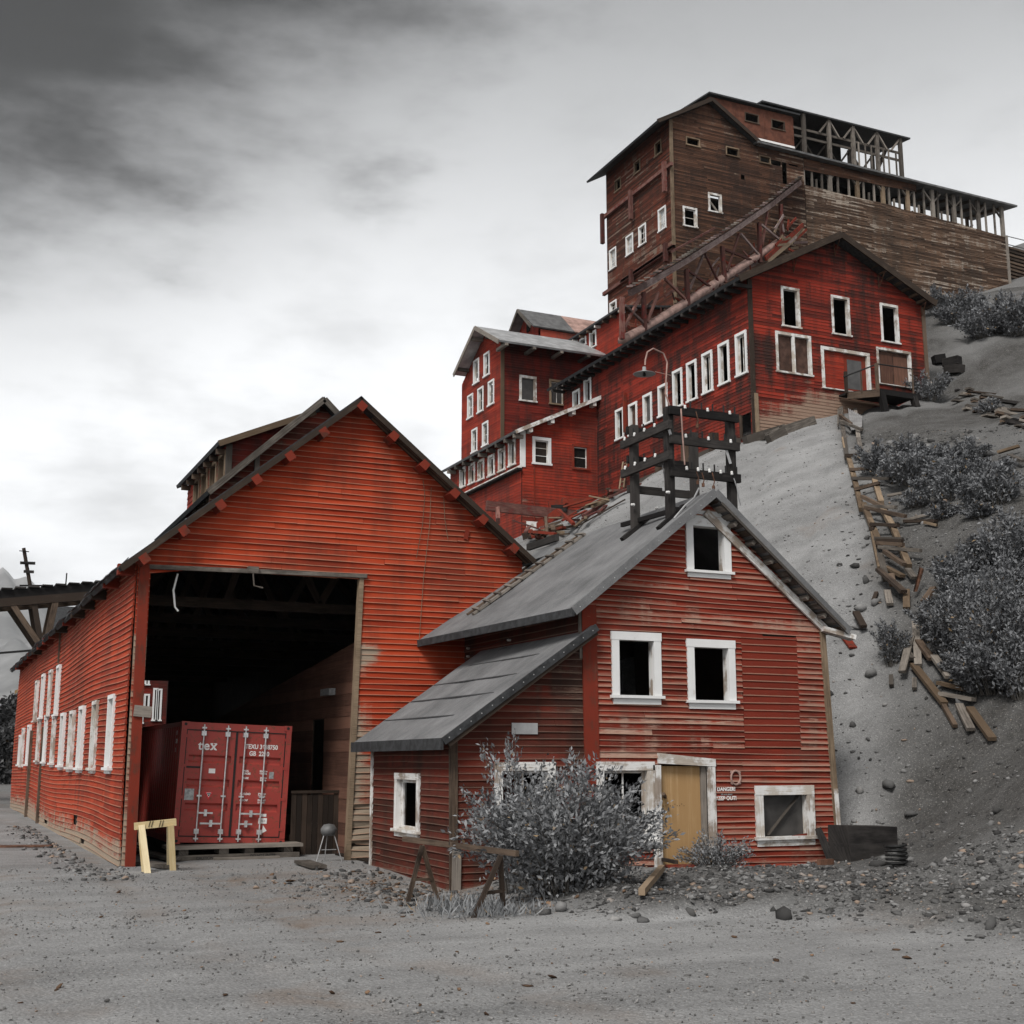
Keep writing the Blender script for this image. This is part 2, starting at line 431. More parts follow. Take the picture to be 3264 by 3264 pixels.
def ground_mat():
    m, nb = newmat('gravel_ground')
    pos = nb.n('ShaderNodeNewGeometry').outputs['Position']
    s = nb.n('ShaderNodeSeparateXYZ', Vector=pos)
    att = nb.n('ShaderNodeAttribute', dict(attribute_name='wear')).outputs['Fac']      # 1 = rubble / soil mix, 0 = clean grey fines
    att2 = nb.n('ShaderNodeAttribute', dict(attribute_name='earth')).outputs['Fac']    # spilled brown litter
    big = nb.noise(pos, .16, 5.0, .6)
    mid = nb.noise(pos, 1.1, 6.0, .65)
    trk = nb.noise(nb.n('ShaderNodeMapping', Vector=pos, Rotation=(0, 0, R(-24)), Scale=(.10, .9, 1)).outputs[0], 1.0, 5.0, .6)
    fine = nb.noise(pos, 16.0, 4.0, .75)
    vor = nb.n('ShaderNodeTexVoronoi', dict(feature='F1'), Vector=pos, Scale=22.0)
    vor2 = nb.n('ShaderNodeTexVoronoi', dict(feature='F1'), Vector=pos, Scale=55.0)
    pb = nb.m('MULTIPLY', nb.n('ShaderNodeRGBToBW', Color=vor.outputs['Color']).outputs[0], 1.0)
    pb2 = nb.n('ShaderNodeRGBToBW', Color=vor2.outputs['Color']).outputs[0]
    f = nb.m('ADD', nb.m('MULTIPLY', big, .4), nb.m('ADD', nb.m('MULTIPLY', mid, .3), nb.m('MULTIPLY', trk, .55)))
    c = nb.mix(nb.step(f, .42, .84), (.135, .1345, .1335), (.32, .319, .317))
    c = nb.mix(nb.m('MULTIPLY', nb.step(fine, .30, .70), .62), c, nb.mix(pb2, (.03, .0298, .0295), (.46, .458, .455)))
    soil = nb.mix(nb.m('MULTIPLY_ADD', pb, .5, nb.m('MULTIPLY', fine, .5)), (.014, .0135, .013), (.095, .091, .086))
    soil = nb.mix(nb.m('MULTIPLY', nb.step(pb2, .78, .90), .55), soil, (.30, .285, .265))
    c = nb.mix(nb.m('MULTIPLY', att, nb.m('MULTIPLY_ADD', mid, .8, .5), clamp=True), c, soil)
    c = nb.mix(nb.m('MULTIPLY', att2, nb.step(mid, .35, .65)), c, nb.mix(fine, (.085, .058, .040), (.22, .165, .125)))
    h = nb.m('ADD', nb.m('MULTIPLY', fine, .6), nb.m('MULTIPLY', vor.outputs['Distance'], -.45))
    nb.out(c, .95, nb.bump(h, .8, .035), 0, .15)
    return m
M['ground'] = ground_mat()
def stone_mat(name, a, b):
    m, nb = newmat(name)
    rnd, pos = isl(nb)
    n = nb.noise(pos, 22.0, 4.0, .6)
    c = nb.mix(nb.m('POWER', rnd, 1.7), a, b)
    c = nb.mix(nb.m('MULTIPLY', nb.step(rnd, .93, .97), .7), c, (.34, .22, .14))
    c = nb.mix(nb.m('MULTIPLY', n, .5), c, tuple(x * .5 for x in a))
    nb.out(c, .9, nb.bump(n, .4, .01), 0, .2)
    return m
M['stone'] = stone_mat('broken_rock', (.045, .044, .043), (.34, .335, .33))
M['pebble'] = stone_mat('road_pebbles', (.09, .088, .085), (.38, .37, .36))
M['chip'] = stone_mat('wood_chips', (.06, .035, .022), (.30, .19, .12))
def leaf_mat(name, a, b, warm=.04):
    m, nb = newmat(name)
    rnd, pos = isl(nb)
    n = nb.noise(pos, 1.2, 3.0, .6)
    f = nb.m('ADD', nb.m('MULTIPLY', rnd, .65), nb.m('MULTIPLY_ADD', n, .9, -.3), clamp=True)
    c = nb.mix(f, a, b)
    c = nb.mix(nb.m('MULTIPLY', nb.step(rnd, 1 - warm, 1 - warm * .8), .8), c, (.30, .19, .08))
    nb.out(c, .55, None, 0, .35)
    return m
M['leaf'] = leaf_mat('silvery_leaves', (.055, .057, .061), (.31, .315, .323), .012)
M['leaf_far'] = leaf_mat('grey_slope_leaves', (.045, .047, .051), (.25, .255, .265), .012)
M['leaf_dark'] = leaf_mat('dark_far_leaves', (.018, .018, .019), (.075, .075, .077), .004)
M['grass'] = leaf_mat('dry_grey_grass', (.10, .105, .11), (.30, .305, .31), .03)
M['stem'] = plain('shrub_stems', (.075, .068, .06), .9, 0, .3)
def mountain_mat():
    m, nb = newmat('mountain_rock')
    pos = nb.n('ShaderNodeNewGeometry').outputs['Position']
    n = nb.noise(pos, .0022, 8.0, .65)
    nb.out(nb.mix(nb.step(n, .35, .65), (.13, .13, .13), (.30, .30, .30)), .95, None, 0, .1)
    return m
M['mountain'] = mountain_mat()

# ------------------------------------------------------------------ terrain
HILL = np.array([
    (16.9, 20.6, .10), (17.6, 17.2, 1.7), (14.6, 17.5, .25), (12.6, 11.6, .15), (16.5, 11.5, 2.0), (31.7, 44, 15.7), (31.2, 58, 15.4), (27.3, 58, 13.4),
    (42.2, 44, 19.2), (39.6, 42.0, 17.3), (41.6, 42.4, 18.0), (46, 44, 21.6), (75, 70, 38.9), (60, 70, 33.5), (44, 68, 29), (18.5, 27, 4.6), (22, 32, 8.0), (13.6, 40, 5.2),
    (13.6, 29, 4.4), (20, 58, 9.5), (30, 16, 9.0), (42, 22, 15.5), (62, 42, 27.5), (36.7, 42.6, 16.9), (24, 22, 6.6), (90, 60, 42), (50, 100, 31), (25, 90, 8), (60, 130, 32), (30, 130, 8), (15, 110, 2),
    (14, 75, 2), (90, 20, 32), (40, 5, 12.5), (25, 4, 6.0), (17, 5, 2.0), (20, -8, 2.5), (11.2, 17.6, .05), (8, 20, -.1), (10, 12, -.1), (60, -10, 17), (110, 100, 60)], dtype=float)
def _tps(r2):
    return np.where(r2 > 1e-9, .5 * r2 * np.log(np.maximum(r2, 1e-9)), 0)
def _fit():
    p = HILL[:, :2] / 10.0; n = len(p)
    d2 = ((p[:, None] - p[None]) ** 2).sum(-1)
    A = np.zeros((n + 3, n + 3)); A[:n, :n] = _tps(d2) + np.eye(n) * .02
    A[:n, n] = 1; A[:n, n+1:] = p; A[n, :n] = 1; A[n+1:, :n] = p.T
    return np.linalg.solve(A, np.concatenate([HILL[:, 2], np.zeros(3)]))
_W = _fit()
def vnoise(x, y, sc, seed=0):
    """smooth value noise"""
    x = np.asarray(x, float) * sc; y = np.asarray(y, float) * sc
    xi, yi = np.floor(x), np.floor(y); fx, fy = x - xi, y - yi
    fx = fx * fx * (3 - 2 * fx); fy = fy * fy * (3 - 2 * fy)
    def h(a, b): v = np.sin(a * 127.1 + b * 311.7 + seed * 17.3) * 43758.5453; return v - np.floor(v)
    return (h(xi, yi) * (1 - fx) + h(xi + 1, yi) * fx) * (1 - fy) + (h(xi, yi + 1) * (1 - fx) + h(xi + 1, yi + 1) * fx) * fy
def sstep(x, a, b):
    t = np.clip((x - a) / (b - a), 0, 1); return t * t * (3 - 2 * t)
def toe(y):
    """x of the foot of the slope / rubble bank for a given y"""
    return np.interp(y, [-40, 0, 9, 11.3, 13.2, 15.0, 15.4, 17.5, 19.5, 26.7, 27, 90, 130], [15.5, 13.2, 12.0, 11.7, 11.5, 10.6, 8.6, 8.4, 9.0, 9.4, 13, 13, 13])
def ground_h(x, y, detail=True):
    x = np.asarray(x, float); y = np.asarray(y, float)
    xc = np.clip(x, -20, 130); yc = np.clip(y, -20, 130)
    q = np.stack([xc, yc], -1) / 10.0; c = HILL[:, :2] / 10.0
    d2 = ((q[..., None, :] - c) ** 2).sum(-1)
    hill = (_tps(d2) * _W[:len(c)]).sum(-1) + _W[len(c)] + q[..., 0] * _W[len(c)+1] + q[..., 1] * _W[len(c)+2]
    k = sstep(x - toe(y), -.3, 3.0)
    z = np.maximum(hill, -.15) * k
    # rubble bank along the foot of the slope
    b = x - toe(y)
    bank = np.exp(-((b - 1.0) / .8) ** 2) * .30 * (1 - sstep(y, 21.5, 24)) * sstep(y, -6, 6)
    bank += np.exp(-((y - 18.3) / 1.2) ** 2) * .26 * sstep(x, 10.5, 12) * (1 - sstep(x, 16.5, 18.5))
    z = z + bank
    z = z - .12 * np.exp(-(((x - 8.2) / 1.6) ** 2 + ((y - 21) / 2.5) ** 2))
    if detail:
        dn_x = (x - .75 * y); al = x + y
        gul = np.abs(vnoise(dn_x, al * .18, .55, 41) - .5) * 2
        z = z - (1 - gul) ** 4 * .22 * sstep(x - toe(y), 2.5, 6) + (vnoise(x, y, 1.6, 42) - .5) * .16 * sstep(x - toe(y), 1, 3) * sstep(x - (18.6 + (y - 20.9) * .80), -1, 2)
        z = z + (vnoise(x, y, .9, 1) - .5) * .06 * (.25 + k) + (vnoise(x, y, 2.7, 2) - .5) * .035 * (.3 + k) + (vnoise(x, y, .22, 3) - .5) * .10 * (.3 + 3 * k)
    if detail:
        for a0 in (-1.2, .5, 2.6, 4.3):
            xr = a0 + .9 * np.sin((y - 14) * .09) + .5 * (vnoise(y, y * 0, .15, 51) - .5) + np.maximum(0, 16 - y) * .22
            z = z - .035 * np.exp(-((x - xr) / .24) ** 2) * (1 - k) + .014 * np.exp(-((x - xr - .42) / .16) ** 2) * (1 - k)
    # keep clear of the rooms
    inb = ((x > 3.4) & (x < 12.7) & (y > 26.75) & (y < 61)) | ((x > 11.05) & (x < 16.55) & (y > 21.1) & (y < 28.2)) | ((x > 8.5) & (x < 11.2) & (y > 21.1) & (y < 26.9))
    z = np.where(inb, np.minimum(z, -.02), z)
    far = sstep(np.hypot(x - 30, y - 40), 120, 400)
    zf = np.where(x > 60, 40, -2.0)
    return z * (1 - far) + far * -3.0
def gh(x, y):
    return float(ground_h(np.array([x]), np.array([y]))[0])
def hit(p, lift=0.0, t0=6.0, t1=130.0):
    """where the sight line through a picture point meets the terrain"""
    d = ray(p); t = np.linspace(t0, t1, 900)
    X, Y, Z = t * d.x, t * d.y, CZ + t * d.z
    s = Z - ground_h(X, Y, False)
    i = np.where(s < 0)[0]
    k = int(i[0]) if len(i) else len(t) - 1
    a = t[max(k-1, 0)]
    if k > 0 and len(i):
        s0, s1 = s[k-1], s[k]; a = t[k-1] + (t[k] - t[k-1]) * s0 / (s0 - s1)
    v = EYE + d * a
    v.z = gh(v.x, v.y) + lift
    return v
def axis(lo, hi, step, far_lo, far_hi, g=1.25):
    a = list(np.arange(lo, hi + 1e-6, step))
    s, x = step, hi
    while x < far_hi:
        s *= g; x += s; a.append(x)
    s, x = step, lo
    while x > far_lo:
        s *= g; x -= s; a.insert(0, x)
    return np.array(a)
def build_ground():
    xs = axis(-8, 48, .28, -2500, 2500); ys = axis(7, 62, .28, -400, 3000)
    Xg, Yg = np.meshgrid(xs, ys)
    Zg = np.concatenate([ground_h(Xg[i:i+20], Yg[i:i+20]) for i in range(0, len(ys), 20)])
    nx, ny = len(xs), len(ys)
    V = np.stack([Xg, Yg, Zg], -1).reshape(-1, 3)
    i = np.arange(ny - 1)[:, None] * nx + np.arange(nx - 1)[None]
    Fc = np.stack([i, i + 1, i + nx + 1, i + nx], -1).reshape(-1, 4)
    me = bpy.data.meshes.new('ground')
    me.vertices.add(len(V)); me.vertices.foreach_set('co', V.astype(np.float32).ravel())
    me.loops.add(Fc.size); me.loops.foreach_set('vertex_index', Fc.astype(np.int32).ravel())
    me.polygons.add(len(Fc)); me.polygons.foreach_set('loop_start', np.arange(0, Fc.size, 4, dtype=np.int32))
    me.polygons.foreach_set('loop_total', np.full(len(Fc), 4, dtype=np.int32))
    me.polygons.foreach_set('use_smooth', np.ones(len(Fc), dtype=bool))
    me.update(); me.validate()
    x, y = V[:, 0], V[:, 1]
    b = x - toe(y)
    # rubble and soil near the bank and on the shrubby right-hand slope; clean fines on the tailings fan behind the house
    fan = sstep(-(x - (17.9 + (y - 20.9) * .82 + (vnoise(x, y, .5, 31) - .5) * 2.0)), -1.2, .8) * sstep(y, 18.0, 21.5)
    rub = sstep(b, -.5, .8) * (1 - fan * .95) * np.clip(.9 + (vnoise(x, y, .35, 9) - .5) * .8, 0, 1)
    rub = np.where(y > 60, .5, rub)
    a = me.attributes.new('wear', 'FLOAT', 'POINT'); a.data.foreach_set('value', rub.astype(np.float32))
    earth = np.exp(-(((x - 7.0) / 2.0) ** 2 + ((y - 21.5) / 3.2) ** 2)) * .9 + .35 * (vnoise(x, y, .6, 4) > .8) * (1 - rub)
    for a0 in (-1.2, .5, 2.6, 4.3):
        xr = a0 + .9 * np.sin((y - 14) * .09) + .5 * (vnoise(y, y * 0, .15, 51) - .5) + np.maximum(0, 16 - y) * .22
        earth = earth + .4 * np.exp(-((x - xr) / .3) ** 2) * (vnoise(x, y, .8, 52) > .35)
    e = me.attributes.new('earth', 'FLOAT', 'POINT'); e.data.foreach_set('value', np.clip(earth, 0, 1).astype(np.float32))
    me.materials.append(M['ground'])
    o = bpy.data.objects.new('ground', me); col.objects.link(o)
    return structure(o)
build_ground()

def mountain(name, pts, depth, Y):
    """far ridge: jagged skyline given as picture points, at distance Y, with gullied slopes falling towards us"""
    V, Fc = [], []; m = 60
    for i, p in enumerate(pts):
        t = onY(p, Y)
        for j in range(m + 1):
            f = j / m
            z = t.z * (1 - f) ** 1.3 - 20 * f
            g = sum((float(vnoise(np.array(t.x + f * 40), np.array(f * depth), .0018 * 2 ** o, 20 + o)) - .5) / 1.7 ** o for o in range(5)) * t.z * .34 * min(1, f * 5) * (1 - f)
            V.append((t.x, Y - depth * f + g * .6, z + g))
    for i in range(len(pts) - 1):
        for j in range(m):
            a = i * (m + 1) + j
            Fc.append((a, a + 1, a + m + 2, a + m + 1))
    n0 = len(V)
    for i in range(len(pts)):
        V.append((V[i * (m + 1)][0], Y + depth * .6, -20))
    for i in range(len(pts) - 1):
        Fc.append((i * (m + 1), (i + 1) * (m + 1), n0 + i + 1, n0 + i))
    return structure(mk(name, V, Fc, M['mountain'], smooth=True))
def ridge(keys, n):
    xs = np.linspace(keys[0][0], keys[-1][0], n)
    ys = np.interp(xs, [k[0] for k in keys], [k[1] for k in keys]) + (rng.random(n) - .5) * 5
    return list(zip(xs, ys))
mountain('mountain', ridge([(-900, 1900), (-500, 1750), (-200, 1880), (-60, 1870), (0, 1812), (12, 1806), (25, 1822), (38, 1848), (60, 1845), (85, 1838), (100, 1848), (125, 1880), (190, 1932), (215, 1945), (260, 1948), (420, 1990), (800, 2060), (1400, 2200)], 130), 2600, 5600)

# ------------------------------------------------------------------ walls built of boards
class Fr:
    """vertical wall frame: 'Y' faces -Y with s = world X; 'X' faces -X with s = world Y; t = world Z"""
    def __init__(s, k, c):
        s.k, s.c = k, c
    def w(s, a, t, n=0.0):
        return Vector((a, s.c - n, t)) if s.k == 'Y' else Vector((s.c - n, a, t))
    def st(s, p):
        v = onY(p, s.c) if s.k == 'Y' else onX(p, s.c)
        return (v.x, v.z) if s.k == 'Y' else (v.y, v.z)
    def rect(s, z, x0, y0, x1, y1, minw=0.0):
        a, b = s.st(P(z, x0, y0)), s.st(P(z, x1, y1))
        s0, s1 = min(a[0], b[0]), max(a[0], b[0])
        if s1 - s0 < minw:
            c = (s0 + s1) / 2; s0, s1 = c - minw / 2, c + minw / 2
        return (s0, s1, min(a[1], b[1]), max(a[1], b[1]))
def scan(poly, k0, sl):
    """s-intervals of polygon on the line t = k0 + sl*s"""
    xs = []
    for i in range(len(poly)):
        (a, b), (c, d) = poly[i], poly[(i + 1) % len(poly)]
        g0, g1 = b - k0 - sl * a, d - k0 - sl * c
        if (g0 > 0) != (g1 > 0):
            xs.append(a + (c - a) * g0 / (g0 - g1))
    xs.sort()
    return [(xs[i], xs[i + 1]) for i in range(0, len(xs) - 1, 2)]
def sub(iv, cuts):
    for a, b in cuts:
        r = []
        for c, d in iv:
            if b <= c or a >= d: r.append((c, d)); continue
            if a > c: r.append((c, a))
            if b < d: r.append((b, d))
        iv = r
    return iv
def rpoly(r, inset=0.0):
    s0, s1, t0, t1 = r
    return [(s0 + inset, t0 + inset), (s1 - inset, t0 + inset), (s1 - inset, t1 - inset), (s0 + inset, t1 - inset)]
def courses(outline, holes, pitch, tilt=0.0):
    lo = min(t - tilt * s for s, t in outline); hi = max(t - tilt * s for s, t in outline)
    n = int(math.ceil((hi - lo) / pitch))
    for i in range(n):
        k0, k1 = lo + i * pitch, min(lo + (i + 1) * pitch, hi - .003)
        if k1 - k0 < .02: continue
        e = min(.004, (k1 - k0) * .1)
        def iv(k):
            cuts = []
            for h in holes: cuts += scan(h, k, tilt)
            return sub(scan(outline, k, tilt), cuts)
        A, B = iv(k0 + e), iv(k1 - e)
        if len(A) != len(B):
            C = iv((k0 + k1) / 2); A = B = C
        for (a0, a1), (b0, b1) in zip(A, B):
            yield i, k0, k1, a0, a1, b0, b1
def boards(parent, fr, outline, holes, pitch, mat, single=None, length=4.0, tilt=0.0, lap=.024, wear=None, warp=.004, seg=1.2, disp=None, name='board', n0=.03, skip=0.0, stuff_name='siding'):
    """single(s,t) -> True where each board is an object of its own; the others go into one joined part"""
    JV, JF, JU, JW = [], [], [], []
    cnt = 0
    for i, k0, k1, a0, a1, b0, b1 in courses(outline, holes, pitch, tilt):
        if max(a1, b1) - min(a0, b0) < .05: continue
        # butt joints
        joints = []
        x = a0 + (.25 + .75 * random.random()) * length
        while x < a1 - .5:
            joints.append(x); x += length * (.7 + .6 * random.random())
        cl = [(a0, b0)] + [(j, j) for j in joints] + [(a1, b1)]
        for (l0, l1), (r0, r1) in zip(cl[:-1], cl[1:]):
            if skip and random.random() < skip: continue
            g = .0025
            l0g, l1g, r0g, r1g = l0 + g, l1 + g, r0 - g, r1 - g
            L = max(r0g - l0g, r1g - l1g)
            if L < .03: continue
            m = max(1, min(10, int(round(L / seg))))
            dn = (random.random() - .5) * .006; dk = (random.random() - .5) * .006; ds = random.gauss(0, .0035) * min(1.0, 3 / L); ph = random.random() * 6
            V, Fc, U, Wr = [], [], [], []
            uo = random.random() * 50
            for j in range(m + 1):
                f = j / m
                sb, stp = l0g + (r0g - l0g) * f, l1g + (r1g - l1g) * f
                wv = math.sin(ph + sb * 1.7) * warp
                tb, tt = k0 + tilt * sb + dk + ds * (f - .5) * L + wv * .7, k1 + tilt * stp + .004
                ex, ez = disp(sb, tb) if disp else (0, 0)
                ex2, ez2 = disp(stp, tt) if disp else (0, 0)
                V += [fr.w(sb, tb + ez, n0 - .012 + ex), fr.w(sb, tb + ez, n0 + lap + dn + wv + ex), fr.w(stp, tt + ez2, n0 + .004 + ex2)]
                if wear: Wr += [wear(sb, tb)] * 2 + [wear(stp, tt)]
                else: Wr += [0, 0, 0]
            fl = fr.k == 'X'
            for j in range(m):
                q = 3 * j
                u0, u1 = uo + (L * j / m), uo + (L * (j + 1) / m)
                fa, ua = [q + 1, q + 4, q + 5, q + 2], [(u0, 0), (u1, 0), (u1, 1), (u0, 1)]
                fb, ub = [q, q + 3, q + 4, q + 1], [(u0, .05), (u1, .05), (u1, .1), (u0, .1)]
                if fl: fa.reverse(); ua.reverse(); fb.reverse(); ub.reverse()
                Fc += [fa, fb]; U += ua + ub
            q = 3 * m
            Fc += [[0, 1, 2], [q, q + 2, q + 1]]; U += [(uo, .3)] * 6
            if single and single((l0 + r0) / 2, (k0 + k1) / 2):
                mk(name, V, Fc, mat, parent, uv=U, wear=Wr); cnt += 1
            else:
                b = len(JV); JV += V; JF += [[b + z for z in f] for f in Fc]; JU += U; JW += Wr
    if JV:
        mk(stuff_name, JV, JF, mat, parent, uv=JU, wear=JW, kind='stuff')
    return cnt
def sheath(parent, fr, outline, holes, name='sheathing', mat=None, pitch=.5, depth=.03, disp=None):
    """solid inner skin with the openings left free"""
    mb = MB()
    cuts = sorted({round(t, 4) for h in holes for _, t in h} | {round(t, 4) for _, t in outline})
    lv = []
    for a, b in zip(cuts[:-1], cuts[1:]):
        n = max(1, int((b - a) / pitch))
        lv += [a + (b - a) * i / n for i in range(n)]
    lv.append(cuts[-1])
    for k0, k1 in zip(lv[:-1], lv[1:]):
        if k1 - k0 < .004: continue
        def iv(k):
            c = []
            for h in holes: c += scan(h, k, 0)
            return sub(scan(outline, k, 0), c)
        e = (k1 - k0) * .02
        A, B = iv(k0 + e), iv(k1 - e)
        if len(A) != len(B): A = B = iv((k0 + k1) / 2)
        for (a0, a1), (b0, b1) in zip(A, B):
            if a1 - a0 < .01: continue
            fw, bk = .024, .024 - depth
            c = [fr.w(a0, k0, bk), fr.w(a1, k0, bk), fr.w(a1, k0, fw), fr.w(a0, k0, fw), fr.w(b0, k1, bk), fr.w(b1, k1, bk), fr.w(b1, k1, fw), fr.w(b0, k1, fw)]
            mb.hexa(c)
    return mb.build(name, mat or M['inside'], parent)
def slabst(mb, fr, a0, a1, t0, t1, n0, n1):
    c0, c1 = fr.w(a0, t0, n0), fr.w(a1, t1, n1)
    return mb.box(min(c0.x, c1.x), min(c0.y, c1.y), min(c0.z, c1.z), max(c0.x, c1.x), max(c0.y, c1.y), max(c0.z, c1.z))
def window(parent, fr, r, tw=.12, mat='white', sill=.06, apron=.0, fill=None, muntin=None, proud=.092, deep=.12, name='window', head_over=.0):
    """r = outer edge of the casing; returns the free opening polygon"""
    s0, s1, t0, t1 = r
    m = M[mat]
    i0, i1, u0, u1 = s0 + tw, s1 - tw, t0 + sill + apron, t1 - tw
    w = MB()
    slabst(w, fr, s0 - head_over, s1 + head_over, u1, t1, .01, proud)                      # head
    slabst(w, fr, s0, i0, u0, u1, .01, proud - .006)                                       # side casings
    slabst(w, fr, i1, s1, u0, u1, .01, proud - .006)
    if apron > 0: slabst(w, fr, s0 + .02, s1 - .02, t0, t0 + apron, .01, proud - .012)
    o = w.build(name, m, parent)
    sl = MB()
    slabst(sl, fr, s0 - .04, s1 + .04, t0 + apron, u0, -deep * .3, proud + .045)
    sl.build('sill', m, o)
    j = MB()                                                                               # jamb lining
    jt = .022
    slabst(j, fr, i0 - jt, i0 + .001, u0, u1, -deep, .012)
    slabst(j, fr, i1 - .001, i1 + jt, u0, u1, -deep, .012)
    slabst(j, fr, i0 - jt, i1 + jt, u1 - .001, u1 + jt, -deep, .009)
    j.build('jamb', M['white_worn'] if mat.startswith('white') else m, o)
    if muntin:
        q = MB(); sw = muntin[2] if len(muntin) > 2 else .04
        slabst(q, fr, i0, i0 + sw, u0, u1, -.07, -.035); slabst(q, fr, i1 - sw, i1, u0, u1, -.07, -.035)
        slabst(q, fr, i0 + sw, i1 - sw, u0, u0 + sw, -.07, -.035); slabst(q, fr, i0 + sw, i1 - sw, u1 - sw, u1, -.07, -.035)
        for k in range(1, muntin[0]):
            x = i0 + (i1 - i0) * k / muntin[0]; slabst(q, fr, x - sw * .3, x + sw * .3, u0 + sw, u1 - sw, -.064, -.041)
        for k in range(1, muntin[1]):
            z = u0 + (u1 - u0) * k / muntin[1]; slabst(q, fr, i0 + sw, i1 - sw, z - sw * .3, z + sw * .3, -.062, -.043)
        q.build('sash', M['white_worn'], o)
    if fill:
        f = MB(); slabst(f, fr, i0 + .003, i1 - .003, u0 + .003, u1 - .003, -.085, -.075)
        f.build('pane' if fill in ('glass', 'film') else 'panel', M[fill], o)
    return rpoly((i0, i1, u0, u1), -.045)
def roof_slab(name, p, th, mat, parent=None, kind=None):
    """p: four corners (eave a, eave b, ridge b, ridge a), top surface"""
    p = [Vector(q) for q in p]
    n = (p[1] - p[0]).cross(p[3] - p[0]).normalized()
    if n.z < 0: n = -n
    return MB().prism(p, -n * th).build(name, mat, parent, kind=kind)
def sag_roof(name, p, th, mat, parent, nu=14, nv=10, amp=.035, seed=0):
    """felt roof with an uneven, sagging surface; p as for roof_slab"""
    p = [Vector(q) for q in p]
    n = (p[1] - p[0]).cross(p[3] - p[0]).normalized()
    if n.z < 0: n = -n
    V, Fc, U = [], [], []
    for i in range(nu + 1):
        for j in range(nv + 1):
            a, b = i / nu, j / nv
            q = p[0].lerp(p[1], a).lerp(p[3].lerp(p[2], a), b)
            e = math.sin(math.pi * b) * (.4 + .6 * math.sin(math.pi * a))
            h = -amp * e + (float(vnoise(np.array(a * 6), np.array(b * 5), 1.0, seed + 60)) - .5) * amp * .9 * min(1, 6 * b * (1 - b))
            V.append(q + n * h)
    k = len(V); V += [v - n * th for v in V]
    for i in range(nu):
        for j in range(nv):
            q = (i * (nv + 1) + j, (i + 1) * (nv + 1) + j, (i + 1) * (nv + 1) + j + 1, i * (nv + 1) + j + 1)
            if (V[q[1]] - V[q[0]]).cross(V[q[3]] - V[q[0]]).dot(n) < 0: q = q[::-1]
            Fc += [q, tuple(k + z for z in reversed(q))]; U += [(V[z].x, V[z].y) for z in q] * 2
    ring = [i * (nv + 1) for i in range(nu)] + [nu * (nv + 1) + j for j in range(nv)] + [i * (nv + 1) + nv for i in range(nu, 0, -1)] + [j for j in range(nv, 0, -1)]
    for i in range(len(ring)):
        x, y = ring[i], ring[(i + 1) % len(ring)]
        Fc.append((x, y, y + k, x + k)); U += [(0, 0), (.1, 0), (.1, .1), (0, .1)]
    return mk(name, V, Fc, mat, parent, uv=U)
def corrugated(name, a, b, c, d, mat, parent, pitch=.09, amp=.014, th=.0):
    """sheet with ribs running from edge ab to edge dc"""
    a, b, c, d = map(Vector, (a, b, c, d)); n = (b - a).cross(d - a).normalized()
    if n.z < 0: n = -n
    k = max(4, int((b - a).length / pitch * 4)); V, Fc, U = [], [], []
    for i in range(k + 1):
        f = i / k; h = n * (amp * math.sin(i * math.pi / 2))
        for e in (0, -.004): V += [a.lerp(b, f) + h + n * e, d.lerp(c, f) + h + n * e]
    for i in range(k):
        q = 4 * i
        for s_ in ((q, q + 4, q + 5, q + 1), (q + 2, q + 3, q + 7, q + 6)):
            Fc.append(s_); U += [(0, i * .1), (0, i * .1 + .1), (1, i * .1 + .1), (1, i * .1)]
    return mk(name, V, Fc, mat, parent, uv=U, smooth=True)

def simple_wall(name, parent, a, b, z0, z1, mat, th=.12, z1b=None):
    """plain plank wall between two plan points"""
    a, b = Vector((*a, 0)), Vector((*b, 0)); d = (b - a).normalized(); n = Vector((-d.y, d.x, 0)) * th
    z1b = z1 if z1b is None else z1b
    p = [Vector((a.x, a.y, z0)), Vector((b.x, b.y, z0)), Vector((b.x, b.y, z1b)), Vector((a.x, a.y, z1))]
    return MB().prism(p, n).build(name, M[mat], parent)

# ================================================================== BARN
BY, BX = 26.67, 3.80
barn = thing('barn', 'large red clapboard barn with a wide open doorway and dark gable roof', 'barn', (8, BY, 0))
barn.location = (0, 0, 0)
LSL, RSL, PKX, PKZ = .829, .795, 8.30, 10.02
def rz(x):
    return PKZ - (PKX - x) * LSL if x < PKX else PKZ - (x - PKX) * RSL
F_BF = Fr('Y', BY)
op_bf = [(4.0, -.3), (8.33, -.3), (8.42, 2.5), (8.50, 4.7), (8.53, 6.0), (4.0, 5.93)]
out_bf = [(3.74, -.1), (12.42, -.1), (12.42, rz(12.42) - .14), (PKX, PKZ - .14), (3.74, rz(3.74) - .14)]
hole = [rpoly(F_BF.rect('Z1', 1383, 1038, 1432, 1060))]
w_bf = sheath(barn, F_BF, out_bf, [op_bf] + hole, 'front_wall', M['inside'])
def wear_bf(s, t):
    w = -.25
    d = s - (8.36 + .03 * t)
    if t < 4.7: w += max(0, 1.15 - max(0, d) / .75) * min(1, (4.75 - t) * 3) * (.75 + .25 * math.sin(t * 3.1))
    if t < 2.0 and s > 8: w += .3
    return w
def disp_bf(s, t):
    # buckled boards at the foot of the right jamb
    k = max(0, 1 - max(0, s - 8.3) / 1.3) * max(0, 1 - t / 2.2) if s > 8 else 0
    return (.06 * k * math.sin(t * 17), .05 * k * math.sin(t * 9 + s * 3))
boards(w_bf, F_BF, out_bf, [op_bf] + hole, .126, M['barn'], single=lambda s, t: not (9.6 < s and t < 3.2), length=5.2, wear=wear_bf, seg=.9, disp=disp_bf, warp=.010, lap=.032)
